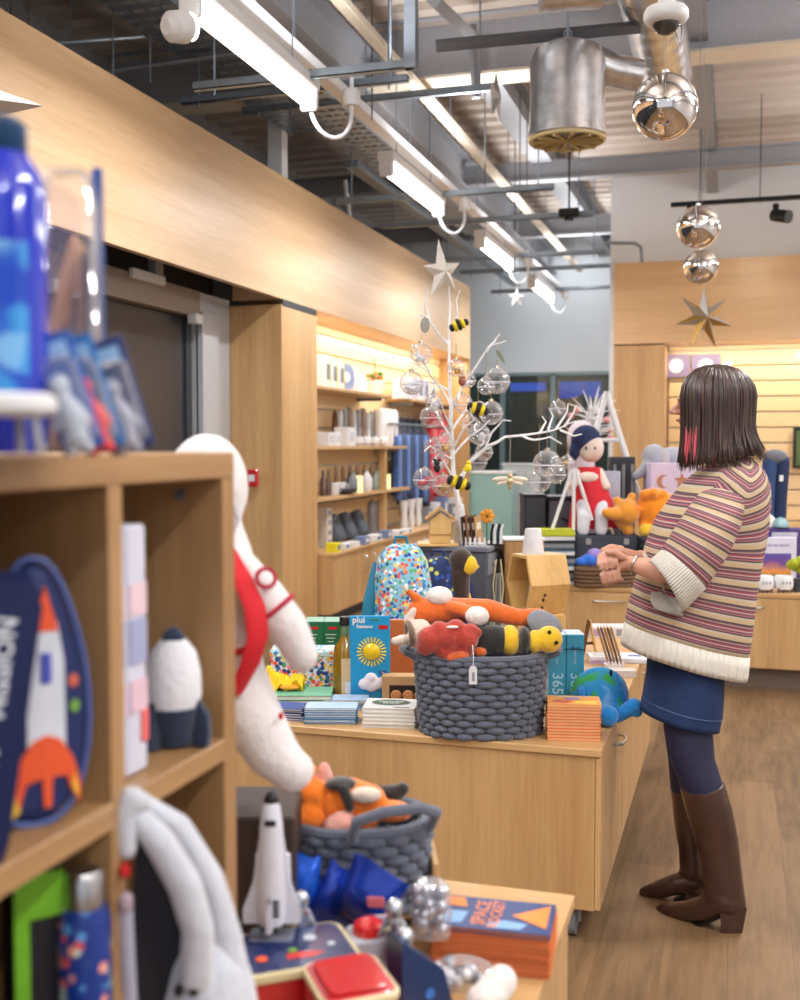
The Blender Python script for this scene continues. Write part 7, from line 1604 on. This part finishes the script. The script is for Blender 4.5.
chain(mb, [H(-.015, 0, -.06), H(-.035, 0, -.125), H(-.04, 0, -.17)], [.050, .050, .058], 16)
def tor(px, py, a, b_, dd=0):
    return ell(WM(px, py, dd), a, b_, fdir, ldir, n=24)
mb.loft([tor(726, 462, .05, .06), tor(727, 476, .07, .09), tor(724, 500, .085, .135), tor(716, 540, .09, .13), tor(708, 590, .085, .11), tor(698, 640, .08, .12), tor(686, 690, .075, .125), tor(684, 710, .06, .11)])
# legs
chain(mb, [WM(686, 690, -.08), WM(690, 740, -.09), WM(700, 790, -.12), WM(716, 835, -.13), WM(724, 880, -.15), WM(724, 896, -.15)], [.060, .055, .046, .046, .032, .030], 16)
chain(mb, [WM(712, 900, -.13), WM(676, 908, -.04)], [.020, .014], 12)
chain(mb, [WM(690, 690, .07), WM(688, 745, .07), WM(688, 780, .07), WM(688, 825, .065), WM(692, 870, .06)], [.060, .050, .040, .038, .030], 16)
chain(mb, [WM(690, 880, .06), WM(660, 889, .09)], [.020, .014], 12)
# arms: near (left) arm in the wide sleeve, far arm hidden behind; forearms reach forward
chain(mb, [WM(726, 508, -.13), WM(712, 532, -.18), WM(690, 570, -.21)], [.044, .042, .040], 14)
chain(mb, [WM(690, 570, -.22), WM(662, 571, -.19), WM(640, 566, -.15), WM(630, 563, -.13)], [.042, .038, .027, .022], 14)
chain(mb, [WM(724, 508, .12), WM(700, 532, .13), WM(676, 562, .10)], [.05, .044, .040], 12)
chain(mb, [WM(676, 562, .10), WM(652, 560, .04), WM(634, 558, -.03)], [.038, .032, .022], 12)
# hands clasped: near hand underneath, far hand's fingers folded over its front
def hand(wr, palm, fingers, thumb, pr):
    capsule(mb, wr, palm, .021, pr, 12); mb.sph(palm, (pr*1.2, pr*1.0, pr*.8), 12, 8)
    for f in fingers: chain(mb, f[:-1], f[-1], 10)
    chain(mb, thumb, [.0115, .0098, .0080], 10)
fr1 = [.0088, .0080, .0074, .0064]
nf = []
for k_ in range(4):                      # near hand: curled under, tips pointing back to the wrist
    x = 602+5.2*k_; y = 575-1.2*k_
    nf.append((WM(612+2*k_, 566, -.125), WM(x, y, -.150), WM(x+1.5, y+7, -.145), WM(x+5, y+9, -.125), fr1))
hand(WM(630, 563, -.13), WM(620, 563, -.120), nf, [WM(623, 557, -.150), WM(614, 552, -.165), WM(607, 552, -.160)], .024)
ff = []
for k_ in range(4):                      # far hand: laid over, fingers side by side with gaps
    x = 599+5.4*k_; top_ = 554-1.5*min(k_, 2)
    ff.append((WM(x+7, top_, -.095), WM(x+1, top_+2, -.140), WM(x, top_+10, -.160), WM(x+2, top_+17-1.5*abs(k_-1.5), -.158), fr1))
hand(WM(634, 557, -.03), WM(616, 554, -.075), ff, [WM(621, 549, -.07), WM(611, 547, -.10), WM(603, 550, -.12)], .025)
bm_ = blob(mb, .0034, 2, .5)
person = bm_.build('person', skin, label='woman with long bob, striped knitted jumper, denim skirt and brown boots, standing in profile', cat='person', ang=180)
def part(mb, name, m, **k): return mb.build(name, m, person, world=True, **k)
# face features
for q in (-1, 1):
    mb = MB(); m2 = MB(); m2.sph((0, 0, 0), (.009, .011, .008), 14, 10); mb.add(m2.v, m2.f, None, Matrix.Translation(H(.078, q*.030, .000)) @ rt_); part(mb, 'eye', P('eye white', (225, 222, 218), .2), ang=180)
    mb = MB(); m2 = MB(); m2.sph((0, 0, 0), (.003, .005, .005), 12, 8); mb.add(m2.v, m2.f, None, Matrix.Translation(H(.0860, q*.031, .000)) @ rt_); part(mb, 'iris', P('brown iris', (60, 40, 28), .2))
    mb = MB(); mb.tube([H(.090, q*.014, .020), H(.088, q*.030, .024), H(.074, q*.046, .018)], [.002, .003, .0015], 6); part(mb, 'eyebrow', P('brown hair strand', (66, 48, 40), .6))
mb = MB(); mb.tube([H(.092, -.020, -.051), H(.1035, 0, -.049), H(.092, .020, -.051)], [.002, .0045, .002], 8); part(mb, 'lips', P('lips', (182, 96, 88), .45))
# --- hair
def hairm(name, c1, c2):
    m, nt, b = newmat(name); N = nt.nodes; L = nt.links; tc = N.new('ShaderNodeTexCoord'); mp = N.new('ShaderNodeMapping'); mp.inputs['Scale'].default_value = (90, 90, 5)
    no = N.new('ShaderNodeTexNoise'); no.inputs['Scale'].default_value = 2; no.inputs['Detail'].default_value = 5; L.new(tc.outputs['Object'], mp.inputs[0]); L.new(mp.outputs[0], no.inputs['Vector'])
    cr = N.new('ShaderNodeValToRGB'); e = cr.color_ramp.elements; e[0].position = .35; e[0].color = hexc(*c1); e[1].position = .70; e[1].color = hexc(*c2); L.new(no.outputs[0], cr.inputs[0]); L.new(cr.outputs[0], b.inputs['Base Color'])
    bp = N.new('ShaderNodeBump'); bp.inputs['Strength'].default_value = .4; bp.inputs['Distance'].default_value = .004; L.new(no.outputs[0], bp.inputs['Height']); L.new(bp.outputs[0], b.inputs['Normal'])
    setp(b, Roughness=.32); b.inputs['Specular IOR Level'].default_value = .6; return m
hm1 = hairm('dark brown hair', (40, 28, 26), (92, 68, 60)); hm2 = P('pink streak', (226, 96, 112), .4)
rh = random.Random(12)
def hpt(a, u, off=0, flare=0, L_=.20):
    """a: angle round the head from the face, u: 0 crown .. 1 tip"""
    # crown -> down the dome -> straight fall
    if u < .45:
        t = u/.45*PI/2; rr = math.sin(t); z = .022+.100*math.cos(t)
    else:
        rr = 1.0-.03*math.sin((u-.45)/.55*PI); z = .022-(u-.45)/.55*L_
        rr += flare*max(0, (u-.75)/.25)**1.5
    fa = (.116 if math.cos(a) > 0 else .122)+off; la = .108+off
    return H(-.006+rr*fa*math.cos(a)*(1.0 if math.cos(a) < 0 else 1.0), rr*la*math.sin(a), z)
mb = MB(); cols = []
A0, A1 = math.radians(42), math.radians(318); NA = 60; NU = 16
rings = []
for i in range(NA+1):
    a = A0+(A1-A0)*i/NA; back = max(0, -math.cos(a)); L_ = .205-.035*back+.004*math.sin(i*2.1)
    rings.append([hpt(a, j/NU, 0, .04+.15*back, L_) for j in range(NU+1)])
mb.loft(rings, cap=False, closed=False)
hr = part(mb, 'hair', hm1, ang=180)
md = hr.modifiers.new('s', 'SOLIDIFY'); md.thickness = .014; md.offset = -1
mb = MB()
for k_ in range(300):
    a = A0-.10+(A1-A0+.20)*rh.random(); back = max(0, -math.cos(a)); L_ = .212-.03*back+rh.uniform(-.02, .022); fl_ = .02+.20*back+rh.uniform(-.06, .10)
    off = rh.uniform(.000, .005); a2 = a+rh.uniform(-.06, .06)
    mb.tube([hpt(a+(a2-a)*j/10, .08+.92*j/10, off, fl_, L_) for j in range(11)], [.002]+[.0042]*8+[.003, .0008], 5, flat=.5)
part(mb, 'hair_strands', hm1, ang=180)
mb = MB()
for k_ in range(40):                    # strands falling in front of the ear, framing the face
    a = math.radians(rh.choice([1, -1])*rh.uniform(37, 55)); L_ = .215+rh.uniform(-.015, .02)
    mb.tube([hpt(a, .10+.9*j/10, .001, rh.uniform(-.02, .08), L_) for j in range(11)], [.002]+[.004]*8+[.003, .0008], 5, flat=.5)
part(mb, 'front_hair', hm1, ang=180)
for k_ in range(7):
    a = math.radians(50+3.2*k_+rh.uniform(-1, 1)); mb = MB(); mb.tube([hpt(a, .70+.03*(k_ % 3)+(.26-.02*(k_ % 2))*j/5, .0062, .03, .20) for j in range(6)], [.0006, .0018, .0024, .0022, .0018, .0006], 5, flat=.5); part(mb, 'pink_streak', hm2, ang=180)
# --- jumper
def RG(pl_, pr_, b_, n=72, wob=0, ph=0, k=9, dd=0, z2=0):
    L0 = WM(pl_[0], pl_[1], dd); R0 = WM(pr_[0], pr_[1], dd); c = (L0+R0)/2; ax = (R0-L0)/2
    out = []
    for i in range(n):
        t = 2*PI*i/n+PI/2; w = 1+wob*math.sin(k*t+ph); cs, sn = math.cos(t), math.sin(t)
        out.append(c + ax*(w*cs) + F_*(b_*w*sn))
    return out
body = [((626, 624), (747, 655), .19, .010), ((631, 604), (750, 634), .195, .018), ((637, 582), (754, 608), .195, .022), ((643, 562), (757, 580), .195, .020), ((648, 543), (761, 556), .20, .018), ((657, 520), (765, 530), .205, .014), ((673, 498), (767, 503), .205, .010), ((688, 481), (766, 485), .19, .006), ((701, 469), (761, 471), .155, .002), ((712, 462), (755, 463), .11, 0), ((718, 456), (749, 457), .078, 0)]
def dense(L_, f=3):
    out = []
    for i in range(len(L_)-1):
        for q in range(f):
            u = q/f; a, b_ = L_[i], L_[i+1]
            out.append(tuple((tuple(x+(y-x)*u for x, y in zip(a[j], b_[j])) if isinstance(a[j], tuple) else a[j]+(b_[j]-a[j])*u) for j in range(len(a))))
    return out+[L_[-1]]
mb = MB(); bd = dense(body)
mb.loft([RG(a, b_, c_, wob=w, ph=i*.13, k=7) for i, (a, b_, c_, w) in enumerate(bd)], cap=False)
vmax = max(v for q in mb.fuv for _, v in q)
def chev(u, v):                         # the yoke is knitted in a V
    g = max(0, min(1, (v-.45*vmax)/(.35*vmax))); return (u, v-g*.55*min(.13, abs(u-.52)))
mb.fuv = [[chev(u, v) for u, v in q] for q in mb.fuv]
sw = part(mb, 'jumper', KN, ang=180); md = sw.modifiers.new('s', 'SOLIDIFY'); md.thickness = .006; md.offset = -1
mb = MB(); mb.loft([RG((623, 646), (745, 678), .192, wob=.012, k=7), RG((622, 640), (746, 673), .196, wob=.010, k=7), RG((624, 632), (747, 664), .196, wob=.010, k=7), RG((626, 623), (747.5, 654), .191, wob=.010, k=7)], cap=False)
o = part(mb, 'jumper_hem', RB, ang=180); md = o.modifiers.new('s', 'SOLIDIFY'); md.thickness = .008; md.offset = -1
def sleeve(name, rs, dd, cuff):
    mb = MB(); mb.loft([RG(a, b_, c_, 56, wob=.02, ph=i*.4, k=5, dd=d_) for i, (a, b_, c_, d_) in enumerate(dense(rs))], cap=False)
    o = part(mb, name, KN, ang=180); md = o.modifiers.new('s', 'SOLIDIFY'); md.thickness = .006; md.offset = -1
    mb = MB(); mb.loft([RG(a, b_, c_, 56, wob=.012, k=5, dd=d_) for a, b_, c_, d_ in dense(cuff, 2)], cap=False)
    o = part(mb, 'cuff', RB, ang=180); md = o.modifiers.new('s', 'SOLIDIFY'); md.thickness = .008; md.offset = -1
sleeve('sleeve', [((712, 486), (747, 492), .06, -.12), ((700, 494), (744, 508), .085, -.15), ((689, 508), (738, 528), .10, -.18), ((678, 524), (728, 550), .105, -.20), ((670, 538), (716, 570), .10, -.21), ((663, 550), (704, 589), .095, -.21)], 0, [((664, 549), (704, 589), .097, -.21), ((656, 556), (692, 602), .09, -.21), ((650, 561), (681, 613), .085, -.21)])
sleeve('sleeve', [((706, 490), (738, 500), .06, .12), ((690, 510), (725, 530), .08, .15), ((672, 535), (705, 565), .08, .12), ((662, 548), (690, 585), .075, .08)], 0, [((662, 548), (690, 586), .077, .08), ((650, 556), (672, 596), .07, .03), ((640, 550), (660, 580), .055, .0)])
# rolled lining of the near cuff, hanging below the forearm
mb = MB(); mb.loft([RG((651, 592), (668, 588), .030, 40, wob=.03, k=6, dd=-.10), RG((650, 600), (676, 600), .04, 40, dd=-.12), RG((654, 608), (682, 612), .04, 40, dd=-.15), RG((664, 612), (684, 616), .02, 40, dd=-.17)]); part(mb, 'cuff_fold', RB, ang=180)
# neckline band in red and violet
mb = MB(); mb.tube([WM(722, 457, -.068), WM(729, 463, -.085), WM(738, 462, -.07), WM(747, 457, -.03)], .005, 6); part(mb, 'neckband', P('plum knit', (140, 44, 84), .9))
vn = [P('red knit', (206, 66, 76), .9), P('violet knit', (84, 50, 130), .9), P('red knit', (206, 66, 76), .9)]
# --- skirt
mb = MB(); sk = [((650, 640), (722, 665), .165, 0), ((648, 672), (721, 690), .17, .006), ((644, 696), (720, 710), .172, .01), ((641, 710), (717, 726), .172, .01)]
dn_ = P('dark denim cloth', (30, 52, 94), .8, bump=.3, scale=160, var=.2)
mb.loft([RG(a, b_, c_, 56, wob=w, k=6) for a, b_, c_, w in dense(sk)], cap=False); o = part(mb, 'skirt', dn_, ang=180); md = o.modifiers.new('s', 'SOLIDIFY'); md.thickness = .005; md.offset = -1
mb = MB(); rr = RG((644, 698), (720, 713), .1735, 56, wob=.010, k=6); mb.tube(rr+[rr[0]], .0016, 5, False); part(mb, 'hem_stitching', P('pale denim seam', (84, 110, 150), .8))
mb = MB(); mb.tube([WM(703, 668, -.15), WM(704, 690, -.16), WM(703, 722, -.16)], .0016, 5); part(mb, 'side_seam', P('pale denim seam', (84, 110, 150), .8))
# --- tights
tg_ = P('navy tights', (34, 34, 62), .65, var=.1)
def limb(rs, n=28, cap=False):
    mb = MB(); mb.loft([RG(a, b_, c_, n, dd=d_) for a, b_, c_, d_ in dense(rs)], cap=cap); return mb
o = part(limb([((664, 695), (712, 698), .070, -.080), ((664, 728), (712, 732), .074, -.085), ((668, 755), (714, 757), .070, -.10), ((680, 785), (722, 783), .062, -.12), ((684, 800), (727, 800), .06, -.12)]), 'tights', tg_, ang=180)
o = part(limb([((664, 700), (708, 705), .07, .075), ((666, 735), (708, 738), .075, .075), ((669, 765), (706, 765), .06, .07), ((671, 790), (704, 790), .056, .07)]), 'tights', tg_, ang=180)
# --- boots
lea = P('dark brown leather', (66, 42, 34), .30, var=.3, scale=16, bump=.5, coat=.3); solem = P('black sole', (26, 22, 20), .5)
def boot(shaft, foot, heel, sole_pts, label=None):
    mb = MB(); rings = [RG(a, b_, c_, 28, dd=d_) for a, b_, c_, d_ in dense(shaft, 2)]
    mb.loft(rings, cap=True)
    for i in range(len(foot)-1):
        capsule(mb, WM(*foot[i][:3]), WM(*foot[i+1][:3]), foot[i][3], foot[i+1][3], 14)
    b3 = blob(mb, .006, 5); bt = part(b3, 'boot', lea, ang=180)
    mb = MB(); mb.loft([[WM(*p) for p in ring] for ring in heel]); m2 = MB(); m2.v = mb.v; m2.f = mb.f; m2.fm = mb.fm; m2.fuv = mb.fuv; FR[bt] = FR[person]; m2.build('heel', lea, bt, world=True, ang=40)
    mb = MB(); mb.tube([WM(*p[:3]) for p in sole_pts], [p[3] for p in sole_pts], 10, flat=.28); mb.build('sole', solem, bt, world=True)
    return bt
boot([((680, 789), (724, 781), .062, -.12), ((686, 812), (732, 808), .062, -.125), ((694, 838), (738, 838), .056, -.13), ((700, 862), (741, 866), .050, -.14), ((703, 884), (744, 890), .047, -.145), ((706, 902), (747, 908), .042, -.15)],
     [(728, 900, -.15, .046), (722, 898, -.15, .046), (706, 908, -.12, .040), (688, 911, -.08, .033), (670, 911, -.03, .028), (661, 912, .0, .022)],
     [[(720, 908, -.18), (747, 908, -.18), (747, 906, -.12), (720, 905, -.12)], [(721, 938, -.175), (741, 940, -.175), (741, 936, -.125), (721, 935, -.125)]],
     [(722, 914, -.15, .034), (704, 922, -.11, .034), (684, 923, -.05, .034), (662, 918, .0, .022)])
boot([((669, 762), (706, 762), .056, .07), ((671, 790), (706, 790), .056, .07), ((674, 820), (704, 822), .050, .065), ((679, 850), (704, 852), .044, .06), ((680, 872), (706, 876), .043, .055)],
     [(700, 878, .05, .038), (694, 882, .055, .042), (676, 884, .07, .034), (658, 890, .09, .028), (645, 893, .11, .021)],
     [[(684, 886, .03), (706, 886, .03), (706, 884, .08), (684, 884, .08)], [(687, 914, .03), (704, 914, .03), (704, 908, .08), (687, 908, .08)]],
     [(694, 892, .055, .03), (676, 900, .08, .032), (658, 903, .10, .03), (643, 900, .11, .02)])
# bracelet
ringtorus(WM(634, 564, -.14), (WM(640, 566, -.15)-WM(630, 563, -.13)), .027, .003, person, 'bracelet', brushed) if False else None
mb = MB(); c = WM(636, 565, -.145); q = (WM(640, 566, -.15)-WM(630, 563, -.13)).to_track_quat('Z', 'Y').to_matrix().to_4x4(); m2 = MB(); m2.torus((0, 0, 0), .027, .0028, 24, 6); mb.add(m2.v, m2.f, None, Matrix.Translation(c) @ q); part(mb, 'bracelet', brushed)
